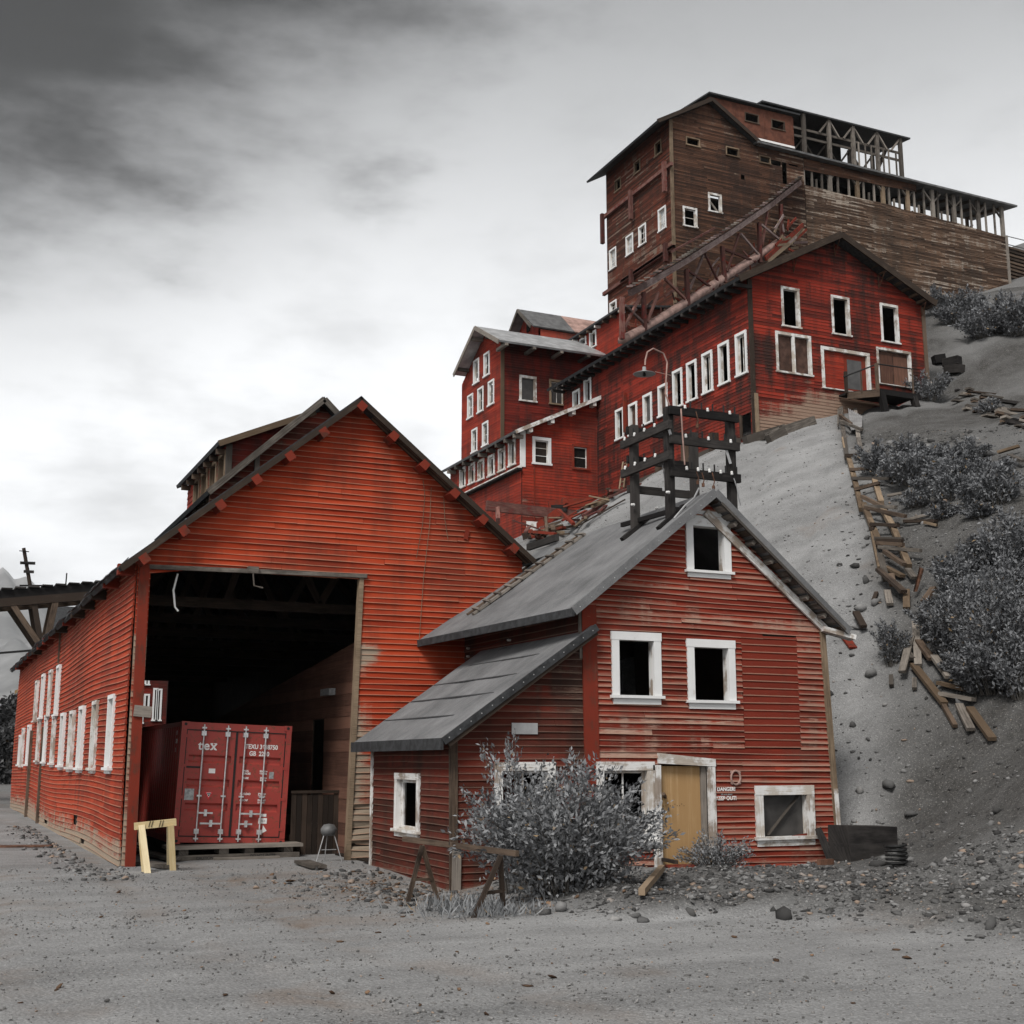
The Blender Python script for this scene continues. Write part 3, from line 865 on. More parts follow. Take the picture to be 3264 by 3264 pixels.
# corner post, jamb and lintel
beam('corner_post', (3.90, BY - .06, -.1), (3.86, BY - .06, 6.0), .19, .22, M['red_wood'], barn)
MB().prism([(8.30, BY - .09, -.1), (8.40, BY - .09, -.1), (8.56, BY - .09, 6.0), (8.46, BY - .09, 6.0)], (0, .16, 0)).build('door_jamb', M['tan'], barn)
beam('door_lintel', (3.95, BY - .08, 5.95), (8.62, BY - .08, 6.03), .1, .09, M['grey_wood'], barn)
beam('post_patch', (3.80, BY - .19, 3.03), (4.14, BY - .19, 3.0), .05, .22, M['grey_wood'], barn)
# hanging lamp bracket and drop wires on the gable
lb = onY(P('Z1', 1415, 1075), BY - .15)
MB().box(lb.x - .1, lb.y - .05, lb.z - .1, lb.x + .12, lb.y + .1, lb.z + .04).tube([lb, lb + Vector((.02, -.1, -.38)), lb + Vector((.2, -.15, -.42))], .018).build('lamp_bracket', M['grey_wood'], barn)
for pts in ([(612, 50), (622, 140), (610, 300), (575, 490)], [(658, 95), (650, 300), (615, 600), (590, 960)], [(728, 155), (735, 280), (752, 385)]):
    MB().tube([onY(P('Z3', *q), BY - .09) for q in pts], .007, 4).build('hanging_wire', M['tan'], barn)
w0 = onY(P('Z1', 995, 1105), BY + .2)
MB().tube([w0, w0 + Vector((-.07, 0, -.35)), w0 + Vector((-.02, 0, -.7)), w0 + Vector((.05, 0, -.78))], .022, 6).build('dangling_cable', M['porcelain'], barn)
a = onY(P('Z3', 862, 335), BY - .09); b = onY(P('Z3', 850, 385), BY - .09)
beam('splinter_board', a, b, .03, .1, M['red_wood'], barn)

# left side wall
F_BL = Fr('X', BX)
WB = [((945, 305), (970, 945)), ((813, 353), (825, 943)), ((700, 395), (708, 938)), ((620, 432), (622, 930)), ((545, 450), (545, 912)), ((477, 470), (470, 890)), ((413, 480), (400, 878)), ((355, 495), (340, 865)),
      ((513, 60), (505, 470)), ((450, 98), (437, 475)), ((385, 132), (375, 495)), ((330, 185), (322, 520)), ((263, 545), (257, 880)), ((220, 570), (205, 890)), ((198, 625), (180, 880))]
hl = []
wl_rects = []
for (a, b) in WB:
    p, q = F_BL.st(P('B1', *a)), F_BL.st(P('B1', *b))
    c = (p[0] + q[0]) / 2
    wl_rects.append((c - .46, c + .46, min(p[1], q[1]), max(p[1], q[1])))
out_bl = [(BY + .08, -.25), (60.9, -.25), (60.9, 6.12), (BY + .08, 6.12)]
for i, r in enumerate(wl_rects):
    hl.append(window(barn, F_BL, r, .09, 'white_worn' if i % 2 else 'white', .06, .07 if i < 8 else 0, fill=None if i in (1,) else ('glass' if i % 3 == 0 else 'blind'), muntin=(2, 3), proud=.175))
def wear_bl(s, t):
    return -.25 + max(0, 1 - (t + .15) / 1.25) * 1.15 + max(0, (s - 34) / 40) * .2
def disp_bl(s, t):
    f = (s - BY)
    return (.012 + .022 * (1 + math.sin(f * .42 + .6)) * max(0, math.sin(max(0, t) / 6.1 * math.pi)), .055 * math.sin(f * .33 - .4) * min(1, f / 3))
w_bl = sheath(barn, F_BL, [(BY + .15, -.3), (60.9, -.3), (60.9, 6.1), (BY + .15, 6.1)], hl, 'side_wall', M['inside'])
# vents near the ground
vents = [rpoly(F_BL.rect('B1', 625, 1290, 655, 1365, .25)), rpoly(F_BL.rect('B1', 685, 1480, 715, 1540, .2)), rpoly(F_BL.rect('B1', 385, 1290, 408, 1345, .35))]
boards(w_bl, F_BL, out_bl, hl + vents, .126, M['barn'], single=lambda s, t: s < 36, length=7.5, wear=wear_bl, seg=.75, disp=disp_bl, n0=.045, lap=.034)
for s_ in (45.8, 50.9):
    beam('drain_board', F_BL.w(s_, -.2, .13), F_BL.w(s_, 3.1, .13), .10, .16, M['brown_wood'], barn)
beam('dark_seam', F_BL.w(42.1, 5.0, .13), F_BL.w(42.1, 6.0, .13), .05, .10, M['brown_wood'], barn)
for i in range(15):
    y = 26.95 + i * 2.25
    MB().box(3.38, y - .1, 5.80, 3.86, y + .1, 6.02).build('rafter_tail', M['red_wood'] if random.random() > .2 else M['brown_wood'], barn)
# roof
YF, YB_ = 26.25, 61.4
roof = roof_slab('roof', [(3.36, YF, rz(3.36)), (3.36, YB_, rz(3.36)), (PKX, YB_, PKZ), (PKX, YF, PKZ)], .10, M['felt'], barn)
roof_slab('roof', [(12.55, YB_, rz(12.55)), (12.55, YF, rz(12.55)), (PKX, YF, PKZ), (PKX, YB_, PKZ)], .10, M['felt'], barn)
rm = MB()
for sgn, xe in ((-1, 3.36), (1, 13.15)):
    xm = PKX
    n = 22
rake = MB()
rake.beam((3.36, YF - .03, rz(3.36) - .10), (PKX, YF - .03, PKZ - .12), .05, .12).beam((PKX, YF - .03, PKZ - .12), (12.55, YF - .03, rz(12.55) - .10), .05, .12)
rake.build('rake_board', M['brown_wood'], roof)
# ribbed iron showing under the right-hand rake
for i in range(7):
    o = .02 + i * .055
    beam('rake_batten', (PKX + .35, YF + o, rz(PKX + .35) - .125), (12.5, YF + o, rz(12.5) - .125), .03, .04, M['brown_wood'], roof)
for z, x, y in (('Z1', 810, 980), ('Z1', 1030, 828), ('Z1', 1235, 680), ('Z1', 1437, 540), ('Z1', 1623, 403), ('Z1', 1812, 272), ('D', 742, 818), ('D', 800, 871), ('D', 857, 920), ('D', 910, 969), ('D', 968, 1020), ('D', 682, 757)):
    c = onY(P(z, x, y), YF + .02)
    zt = rz(c.x) - .12
    sl = LSL if c.x < PKX else -RSL
    t = Vector((1, 0, sl)).normalized()
    beam('purlin_end', (c.x, YF - .06, zt - .12), (c.x, BY + .05, zt - .12), .19, .19, M['red_wood'], roof, up=Vector((-t.z, 0, t.x)))
# ragged left eave
for i in range(44):
    y = YF + i * .8 + random.random() * .3
    x0 = 3.36 - random.random() * .14
    MB().hexa([(x0, y, rz(3.36) - .05), (x0, y + .5, rz(3.36) - .06), (3.5, y + .5, rz(3.5) + .01), (3.5, y, rz(3.5) + .01), (x0, y, rz(3.36) - .02), (x0, y + .5, rz(3.36) - .03), (3.5, y + .5, rz(3.5) + .04), (3.5, y, rz(3.5) + .04)]).build('eave_shingle', M['felt'], roof)
# walls the camera hardly sees
simple_wall('rear_side_wall', barn, (12.4, BY + .1), (12.4, 61), -.3, rz(12.4) - .12, 'inside')
F_BK = Fr('Y', 61.0)
bk = [rpoly(F_BK.rect('B2', 22, 118, 140, 590)), rpoly(F_BK.rect('B2', 150, 130, 262, 560)), rpoly(F_BK.rect('B2', 10, 600, 95, 1000))]
bw_ = sheath(barn, F_BK, [(3.8, -.3), (12.4, -.3), (12.4, rz(12.4) - .15), (PKX, PKZ - .15), (3.8, rz(3.8) - .15)], bk, 'rear_wall', M['inside'], depth=.15)
# interior: partition, tie beams and trusses
F_PT = Fr('X', 8.75)
pdoor = F_PT.rect('B2', 1228, 330, 1358, 950)
part_o = [(27.0, -.1), (46, -.1), (46, 3.0), (27.0, 4.72)]
pw = sheath(barn, F_PT, part_o, [rpoly((29.9, 30.9, -.2, 3.0))], 'partition_wall', M['inside'])
boards(pw, F_PT, part_o, [rpoly((29.9, 30.9, -.2, 3.0))], .26, M['partition'], single=lambda s, t: True, length=30, n0=.03, lap=.012, seg=3)
lx = F_PT.rect('B2', 1515, 238, 1582, 278)
slabst(MB(), F_PT, lx[0], lx[1], lx[2], lx[3], .05, .2).build('switch_box', M['plate'], barn)
for i in range(9):
    y = 29 + i * 3.6
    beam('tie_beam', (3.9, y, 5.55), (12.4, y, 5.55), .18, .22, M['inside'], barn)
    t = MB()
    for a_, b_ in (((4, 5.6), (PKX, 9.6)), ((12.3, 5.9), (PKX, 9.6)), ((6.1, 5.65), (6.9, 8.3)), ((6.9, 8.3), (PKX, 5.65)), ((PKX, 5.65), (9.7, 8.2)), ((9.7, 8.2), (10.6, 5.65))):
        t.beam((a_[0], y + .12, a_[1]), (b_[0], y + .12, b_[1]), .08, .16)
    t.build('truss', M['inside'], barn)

# monitor roof and raised dormer on the barn ridge
mon = thing('roof_monitor', 'small dark gabled monitor with a raised window dormer on the barn roof', 'roof monitor')
MY = 30.9
p_pk, p_lo = onY(P('Z1', 1815, 112), MY), onY(P('Z1', 1165, 632), MY)
F_M = Fr('Y', MY + .35)
sl = (p_pk.z - p_lo.z) / (p_pk.x - p_lo.x)
xr = p_pk.x + 1.6
mo = [(p_lo.x + .1, rz(p_lo.x) - .3), (xr, rz(xr) - .5), (xr, p_pk.z - sl * 1.6 - .12), (p_pk.x, p_pk.z - .12), (p_lo.x + .1, p_lo.z - .05)]
mw = sheath(mon, F_M, mo, [], 'gable_wall', M['brown_wood'])
boards(mw, F_M, mo, [], .16, M['shed'], single=lambda s, t: True, length=6, seg=2)
roof_slab('roof', [(p_lo.x, MY, p_lo.z), (p_lo.x, 39, p_lo.z), (p_pk.x, 39, p_pk.z), (p_pk.x, MY, p_pk.z)], .10, M['felt'], mon)
roof_slab('roof', [(p_pk.x + 2.2, 39, p_pk.z - sl * 2.2), (p_pk.x + 2.2, MY, p_pk.z - sl * 2.2), (p_pk.x, MY, p_pk.z), (p_pk.x, 39, p_pk.z)], .10, M['felt'], mon)
mb = MB(); mb.beam(p_lo + Vector((0, -.03, -.08)), p_pk + Vector((0, -.03, -.08)), .05, .16).beam(p_pk + Vector((0, -.03, -.08)), p_pk + Vector((2.2, -.03, -sl * 2.2 - .08)), .05, .16)
mb.build('rake_board', M['grey_wood'], mon)
pc = onY(P('Z1', 1440, 430), MY + .1)
beam('rake_post', (pc.x, MY + .1, rz(pc.x)), (pc.x, MY + .1, p_lo.z + sl * (pc.x - p_lo.x) - .1), .12, .1, M['grey_wood'], mon)
DX = 6.5
F_D = Fr('X', DX)
d0, d1 = onX(P('Z1', 1290, 350), DX), onX(P('Z1', 1060, 630), DX)
dw = []
for q in ((1095, 600, 1130, 740), (1145, 545, 1170, 690), (1195, 480, 1220, 620), (1245, 420, 1270, 560)):
    r = F_D.rect('Z1', q[0], q[1], q[2], q[3], .7); c = (r[0] + r[1]) / 2
    dw.append(window(mon, F_D, (c - .42, c + .42, d0.z - 1.25, d0.z - .25), .09, 'tan', .05, 0, fill='blind'))
do = [(d0.y, rz(DX) - .2), (d1.y, rz(DX) - .2), (d1.y, d0.z - .1), (d0.y, d0.z - .1)]
dwl = sheath(mon, F_D, do, dw, 'dormer_wall', M['inside'])
boards(dwl, F_D, do, dw, .16, M['annex'], single=lambda s, t: True, length=8, seg=2)
e0, e1 = onY(P('Z1', 1262, 345), d0.y), onY(P('Z1', 1640, 230), d0.y)
ds = (e1.z - e0.z) / (e1.x - e0.x)
F_DF = Fr('Y', d0.y)
dfo = [(DX, rz(DX) - .2), (e1.x + .4, rz(e1.x) - .2), (e1.x + .4, e1.z + .4 * ds - .1), (DX, e0.z - .1)]
dfw = sheath(mon, F_DF, dfo, [], 'dormer_front', M['inside'])
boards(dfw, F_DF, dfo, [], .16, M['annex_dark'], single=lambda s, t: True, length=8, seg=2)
roof_slab('dormer_roof', [(DX - .35, d0.y - .3, e0.z - .35 * ds), (DX - .35, d1.y + .2, e0.z - .35 * ds), (e1.x + .6, d1.y + .2, e1.z + .6 * ds), (e1.x + .6, d0.y - .3, e1.z + .6 * ds)], .09, M['felt'], mon)
beam('fascia', (DX - .35, d0.y - .34, e0.z - .35 * ds - .09), (e1.x + .5, d0.y - .34, e1.z + .5 * ds - .09), .04, .15, M['tan'], mon)
for i in range(7):
    y = d0.y + .2 + i * .8
    MB().box(DX - .3, y, e0.z - .38, DX, y + .08, e0.z - .24).build('rafter_tail', M['brown_wood'], mon)
beam('corner_board', (DX - .03, d0.y - .05, rz(DX)), (DX - .03, d0.y - .05, e0.z - .15), .14, .1, M['grey_wood'], mon)

# ================================================================== SHIPPING CONTAINER
ct = thing('shipping_container', 'red shipping container with white lettering parked inside the barn doorway', 'container', (5.02, 28.45, .30), rot=(0, R(2.1), 0))
CW, CH, CL = 2.438, 2.591, 6.06
body = MB()
# corrugated sides as real folds
def corr(p0, p1, h0, h1, n, out, depth=.036):
    p0, p1 = Vector(p0), Vector(p1); d = (p1 - p0) / n; o = Vector(out) * depth
    for i in range(n):
        a_, b_, c_, e_ = p0 + d * i, p0 + d * (i + .3), p0 + d * (i + .5), p0 + d * (i + .8)
        f_ = p0 + d * (i + 1)
        for u, v, ou, ov in ((a_, b_, 0, 0), (b_, c_, 0, 1), (c_, e_, 1, 1), (e_, f_, 1, 0)):
            k = len(body.v); uu, vv = u - o * ou, v - o * ov
            body.v += [Vector((uu.x, uu.y, h0)), Vector((vv.x, vv.y, h0)), Vector((vv.x, vv.y, h1)), Vector((uu.x, uu.y, h1))]
            body.quad((k, k + 1, k + 2, k + 3), [(0, 0), (.1, 0), (.1, 1), (0, 1)])
corr((.01, .15, 0), (.01, CL - .1, 0), .12, CH - .1, 21, (-1, 0, 0))
corr((CW - .01, .15, 0), (CW - .01, CL - .1, 0), .12, CH - .1, 21, (1, 0, 0))
body.box(.02, .1, CH - .05, CW - .02, CL, CH - .01).box(.02, CL - .05, .1, CW - .02, CL, CH - .1).box(.02, .1, .1, CW - .02, CL, .16)
for x in (0, CW - .1):
    body.box(x, .16, CH - .11, x + .1, CL, CH - .015).box(x, .16, .0, x + .1, CL, .13)
body.build('body', M['container'], ct)
fr_ = MB()
fr_.box(0, 0, .13, .115, .15, CH - .12).box(CW - .115, 0, .13, CW, .15, CH - .12).box(.115, .02, CH - .17, CW - .115, .15, CH - .01).box(.115, .02, .03, CW - .115, .15, .15)
fr_.build('door_frame', M['container'], ct)
for x in (0, CW - .165):
    for z in (0, CH - .118):
        MB().box(x - .004, -.006, z, x + .169, .165, z + .118).build('corner_casting', M['container'], ct)
        c = MB(); c.lathe([(.0, .002), (.034, .002), (.034, .0)], (x + .0825, -.007, z + .06), 12, (0, -1, 0)); c.build('casting_hole', M['seal'], ct)
dw_ = (CW - .25) / 2
for k in range(2):
    x0 = .125 + k * dw_ + (.012 if k else 0); x1 = .125 + (k + 1) * dw_ - (0 if k else .012)
    d = MB()
    zs = [.17, .62, .70, .83, .91, 1.15, 1.23, 1.36, 1.44, 1.66, 1.74, 1.87, 1.95, 2.41]
    # door leaf: flat, then three folded-in bands
    def strip(z0, z1, y0, y1, xa, xb):
        b = len(d.v); d.v += [Vector((xa, y0, z0)), Vector((xb, y0, z0)), Vector((xb, y1, z1)), Vector((xa, y1, z1))]
        d.quad((b, b + 1, b + 2, b + 3), [(0, 0), (1, 0), (1, 1), (0, 1)])
    yy = [.03, .03, .075, .075, .03]
    zl = [.17]
    lev = [(.17, .03)]
    for c in (.78, 1.29, 1.80):
        lev += [(c - .085, .03), (c - .045, .075), (c + .045, .075), (c + .085, .03)]
    lev.append((2.41, .03))
    e = .08
    for (za, ya), (zb, yb) in zip(lev[:-1], lev[1:]):
        strip(za, zb, ya, yb, x0 + e, x1 - e)
    strip(.17, 2.41, .03, .03, x0, x0 + e); strip(.17, 2.41, .03, .03, x1 - e, x1)
    d.box(x0, .08, .17, x1, .10, 2.41)
    leaf = d.build('door', M['container'], ct)
    g = MB(); t_ = .022
    g.box(x0 - .012, .012, .155, x0 + t_ - .012, .034, 2.425).box(x1 - t_ + .012, .012, .155, x1 + .012, .034, 2.425).box(x0 + t_ - .012, .012, 2.405, x1 - t_ + .012, .034, 2.425).box(x0 + t_ - .012, .012, .155, x1 - t_ + .012, .034, .175)
    g.build('seal', M['seal'], leaf)
    for hz in (.30, .95, 1.62, 2.25):
        hx = x0 - .07 if k == 0 else x1 - .02
        MB().box(hx, -.012, hz, hx + .10, .03, hz + .06).build('hinge', M['container'], leaf)
    for rx in (x0 + .36, x1 - .20) if k == 0 else (x0 + .17, x1 - .46):
        rod = MB().tube([(rx, -.03, .06), (rx, -.03, CH - .05)], .017, 8).build('lock_rod', M['chrome'], leaf)
        for bz in (.10, .22, 1.0, 2.30, 2.45):
            MB().box(rx - .05, -.045, bz, rx + .05, .03, bz + (.10 if bz in (.22, 2.30) else .035)).build('rod_bracket', M['chrome'], leaf)
    hy = -.055
    for hz, xa, xb in ((.64, x0 + .36, x0 + .68), (.42, x0 + .42, x1 - .20)) if k == 0 else ((.64, x0 + .19, x1 - .46), (.42, x0 + .17, x0 + .45)):
        MB().box(xa, hy, hz, xb, hy + .025, hz + .035).box((xa + xb) / 2 - .03, hy - .01, hz - .05, (xa + xb) / 2 + .03, hy + .05, hz + .09).build('handle', M['chrome'], leaf)
def text(body_, size, loc, parent, mat, align='LEFT', bold=.0, rot=(R(90), 0, 0), sx=1.0, name='lettering', shear=0.0, space=1.0):
    cu_ = bpy.data.curves.new(name, 'FONT'); cu_.body = body_; cu_.size = size; cu_.align_x = align; cu_.offset = bold; cu_.shear = shear; cu_.extrude = .001; cu_.space_character = space
    cu_.materials.append(M[mat])
    o = bpy.data.objects.new(name, cu_); o.location = loc; o.rotation_euler = rot; o.scale = (sx, 1, 1)
    return link(o, parent)
ty = .026
# the serif word on the left leaf
text('t', .27, (.39, ty, 2.00), ct, 'letter', bold=.006); text('e', .27, (.51, ty, 2.00), ct, 'letter', bold=.006); text('x', .27, (.66, ty, 2.00), ct, 'letter', bold=.006)
sf = MB()
for x_, z_ in ((.655, 2.002), (.735, 2.002), (.655, 2.128), (.735, 2.128)): sf.box(x_ - .004, ty - .002, z_, x_ + .058, ty, z_ + .016)
sf.box(.425, ty - .002, 2.0, .49, ty, 2.016).build('letter_serif', M['letter'], ct)
text('TEXU 3638750', .135, (1.42, ty, 2.06), ct, 'letter', bold=.004, sx=.86)
text('GB  2210', .135, (1.52, ty, 1.91), ct, 'letter', bold=.004, sx=.86)
for s_, sz, x_, z_ in (('MAX.\nGROSS', .058, 1.42, 1.555), ('30480 kg\n67200 lb', .052, 1.78, 1.56), ('TARE', .058, 1.42, 1.40), ('2280 kg\n5020 lb', .052, 1.80, 1.415),
                       ('PAYLOAD', .058, 1.38, 1.06), ('28200 kg\n62170 lb', .052, 1.78, 1.07), ('CU.CAP', .058, 1.38, .925), ('33.00 m3\n1165 ft3', .052, 1.78, .935)):
    text(s_, sz, (x_, ty, z_), ct, 'letter', bold=.0025, sx=.9)
for (x0, z0, x1, z1, m_) in ((.66, 1.50, .80, 1.60, 'letter'), (.18, .92, .38, 1.16, 'plate'), (2.00, 1.42, 2.10, 1.57, 'plate'), (1.86, .60, 2.00, .66, 'letter'), (1.83, .45, 2.02, .57, 'letter'), (.17, 1.60, .47, 1.64, 'seal')):
    MB().box(x0, ty - .002, z0, x1, ty + .003, z1).build('data_plate', M[m_], ct)
text('T.O.C', .055, (1.855, ty - .004, .49), ct, 'seal', sx=.9)
MB().prism([(1.92, ty, .24), (2.03, ty, .30), (1.94, ty, .42)], (0, -.003, 0)).build('torn_sticker', M['letter'], ct)
MB().prism([(.70, ty, .94), (.79, ty, 1.10), (.61, ty, 1.10)], (0, -.003, 0)).build('warning_triangle', M['sticker_red'], ct)
MB().prism([(.70, ty - .004, .985), (.755, ty - .004, 1.085), (.645, ty - .004, 1.085)], (0, -.001, 0)).build('warning_mark', M['letter'], ct)
MB().box(.655, ty - .008, 1.05, .745, ty - .006, 1.072).build('warning_mark', M['seal'], ct)
MB().lathe([(0, .001), (.016, .001), (.016, 0)], (.70, ty - .006, 1.025), 10, (0, -1, 0)).build('warning_mark', M['seal'], ct)
for s_, z_ in (('EI', 2.30), ('510', 2.12), ('3', 1.93)):
    text(s_, .13, (-.004, .55, z_), ct, 'letter', bold=.003, rot=(R(90), 0, R(-90)), sx=.9)

# skid and boards under the container
sk = thing('timber_skid', 'grey plank skid and blocks under the front of the red container', 'skid')
MB().box(4.85, 27.95, .205, 7.75, 28.7, .275).build('top_plank', M['grey_wood'], sk)
for x in (5.1, 5.95, 6.5, 7.35):
    MB().box(x, 28.05, .09, x + .2, 28.6, .203).build('block', M['grey_wood'], sk)
MB().box(5.0, 27.98, -.03, 7.68, 28.06, .088).build('front_plank', M['grey_wood'], sk)
MB().box(5.8, 27.78, -.05, 7.2, 27.95, .03).build('ground_plank', M['grey_wood'], sk)
MB().box(5.0, 29.2, -.05, 7.6, 34.4, .30).build('bearer', M['dark_wood'], sk)
text('CAUTION', .08, (5.45, 27.976, -.005), sk, 'seal', bold=.002)
text('DO NOT ENTER', .08, (6.6, 27.976, .015), sk, 'seal', bold=.002, sx=.95)
for i in range(3):
    a_ = hit(P('B2', 20 + i * 110, 1590 + i * 12)); b_ = hit(P('B2', 320 - i * 40, 1480 - i * 20))
for k, (x0, y0, x1, y1) in enumerate(((30, 1560, 300, 1600), (20, 1470, 330, 1540), (70, 1420, 330, 1450), (1310, 1560, 1440, 1600))):
    a_, b_ = onZ(P('B2', x0, y0), .05), onZ(P('B2', x1, y1), .05)
    tag(beam('plank', a_, b_, .32, .06, M['grey_wood']), ['flat grey plank on the floor nearest the yellow sawhorse', 'wide grey plank on the floor between post and container', 'grey plank on the barn floor deepest beside the container', 'short grey plank on the ground right of the container skid'][k], 'plank', 'floor planks in the barn doorway')

# plank fence and grill in the doorway
pf = thing('plank_fence', 'dark upright plank fence inside the barn right of the container', 'fence')
for i in range(9):
    a_ = 7.62 + i * .122
    MB().box(a_, 28.55, -.02, a_ + .112, 28.58, 1.28 + random.random() * .05).build('plank', M['inside'], pf)
MB().box(7.6, 28.52, 1.32, 8.75, 28.60, 1.38).build('rail', M['inside'], pf)
MB().box(7.6, 28.60, .3, 8.75, 28.66, .42).build('rail', M['inside'], pf)
gp = onZ(P('B2', 1510, 1560), 0)
gr = thing('charcoal_grill', 'small dark grill on thin splayed legs inside the doorway', 'grill', (gp.x, gp.y, 0))
MB().lathe([(0, .52), (.13, .52), (.17, .60), (.17, .66), (.11, .74), (0, .76)], (0, 0, 0), 14).build('bowl', M['tin_dark'], gr, smooth=True)
for x, y in ((-.28, -.1), (.25, -.16), (.0, .25)):
    MB().tube([(x * .35, y * .35, .58), (x, y, 0)], .012, 5).build('leg', M['tin'], gr)
MB().tube([(-.16, -.06, .24), (.145, -.09, .24)], .008, 4).build('brace', M['tin'], gr)

# yellow sawhorse
def sawhorse(name, label, feet_px, z, top_px, w, mat, splay, hz, yoff):
    pass
ys = thing('sawhorse', 'pale yellow sawhorse of new pine in front of the barn post', 'sawhorse')
fa, fb = onZ(P('B2', 112, 1645), 0), onZ(P('B2', 306, 1622), 0)
Ym = (fa.y + fb.y) / 2
ta, tb = onY(P('B2', 20, 1290), Ym), onY(P('B2', 340, 1256), Ym)
beam('top_rail', ta, tb, .10, .13, M['yellow_wood'], ys)
for f_, px in ((fa, 70), (fb, 295)):
    t_ = onY(P('B2', px, 1300), Ym)
    for sg in (-1, 1):
        beam('leg', (t_.x, Ym + sg * .055, t_.z + .05), (f_.x, f_.y + sg * .16, -.01), .115, .035, M['yellow_wood'], ys, up=(0, 1, 0))
for px in (135, 155, 215, 235):
    c = onY(P('B2', px, 1268), Ym - .055)
    MB().beam(c + Vector((-.01, -.004, -.065)), c + Vector((.02, -.004, .06)), .01, .008, (0, 1, 0)).build('strap_mark', M['iron'], ys)

# ================================================================== RED HOUSE WITH LEAN-TO
YH, XH, XS, XE = 20.93, 11.0, 8.45, 16.55
house = thing('red_house', 'weathered red clapboard house with white window frames and grey felt roof', 'house')
RO = YH - .38
apx = onY(P('Z4', 665, 108), RO); ev = onY(P('Z3', 1452, 772), RO); er = onY(P('Z4', 1415, 888), RO)
ls = (apx.z - ev.z) / (apx.x - ev.x); rs = (apx.z - er.z) / (er.x - apx.x)
def hz_(x): return apx.z - (apx.x - x) * ls if x < apx.x else apx.z - (x - apx.x) * rs
F_HF = Fr('Y', YH)
house_out = [(XH + .05, -.35), (16.62, -.35), (16.42, hz_(16.42) - .16), (apx.x, apx.z - .16), (XH + .05, hz_(XH + .05) - .16)]
hw = []
rg = F_HF.rect('Z4', 490, 262, 748, 612); hw.append(window(house, F_HF, rg, .16, 'white', .05, .09, muntin=None))
MB().prism([F_HF.w(rg[0] + .02, rg[3] + .003, .012), F_HF.w(rg[1] - .02, rg[3] + .003, .012), F_HF.w(rg[1] - .25, rg[3] + .16, .012), F_HF.w(rg[0] + .30, rg[3] + .16, .012)], (0, -.05, 0)).build('window_head_board', M['white'], house)
r2 = F_HF.rect('Z4', 76, 900, 358, 1312); hw.append(window(house, F_HF, r2, .155, 'white', .055, .11, head_over=.012))
r3 = F_HF.rect('Z4', 497, 942, 775, 1338); hw.append(window(house, F_HF, r3, .155, 'white', .055, .11, head_over=.012))
r4 = F_HF.rect('Z6', 610, 465, 908, 752); hw.append(window(house, F_HF, r4, .18, 'white_worn', .06, .12, fill='film'))
r5 = F_HF.rect('Z5', 1570, 400, 1905, 880); hw.append(window(house, F_HF, r5, .16, 'white_worn', .06, .1, muntin=(2, 1, .05)))
# door
dr = F_HF.rect('Z6', 112, 322, 428, 822)
dn = (dr[0] + .17, dr[1] - .15, dr[2] - .1, dr[3] - .16)
dc = MB()
slabst(dc, F_HF, dr[0], dn[0], dr[2] - .1, dn[3], .01, .092); slabst(dc, F_HF, dn[1], dr[1], dr[2] - .1, dn[3], .01, .092)
dc.hexa([F_HF.w(dr[0] + .12, dn[3] + .03, .01), F_HF.w(dr[1] + .01, dn[3] - .03, .01), F_HF.w(dr[1] + .01, dn[3] - .03, .10), F_HF.w(dr[0] + .12, dn[3] + .03, .10),
         F_HF.w(dr[0] + .12, dr[3] + .06, .01), F_HF.w(dr[1] + .01, dr[3] - .05, .01), F_HF.w(dr[1] + .01, dr[3] - .05, .10), F_HF.w(dr[0] + .12, dr[3] + .06, .10)])
door = dc.build('door_casing', M['white_worn'], house)
slabst(MB(), F_HF, dn[0], dn[1] - .12, dn[2], dn[3] - .02, -.06, -.04).build('plywood_panel', M['ply'], door)
slabst(MB(), F_HF, dn[1] - .115, dn[1] - .002, dn[2], dn[3], -.1, .0).build('jamb', M['grey_wood'], door)
for i in range(11):
    c = F_HF.w(dn[0] + .06 + i * .05, dn[3] - .72 - (.03 if i % 3 else 0), -.036)
    MB().lathe([(0, .001), (.009, .001), (.009, 0)], c, 6, (0, -1, 0)).build('drilled_hole', M['brown_wood'], door)
hw.append(rpoly(dn))
pt = F_HF.rect('Z4', 802, 922, 1138, 1552)
w_hf = sheath(house, F_HF, house_out, hw, 'front_wall', M['inside'])
def wear_hf(s, t):
    w = -.05
    if 2.1 < t < 2.75 and s < 14: w += .28
    if 4.4 < t < 5.2: w += .12
    if t < .35: w += .25
    if t > 5.6: w -= .12
    if t < 2.0: w -= .08
    return w
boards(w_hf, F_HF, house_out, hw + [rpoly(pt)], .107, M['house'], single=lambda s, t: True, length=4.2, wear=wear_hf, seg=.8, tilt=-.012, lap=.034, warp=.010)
boards(w_hf, F_HF, rpoly(pt), [], .142, M['patch'], single=lambda s, t: True, length=9, seg=1.5, n0=.036)
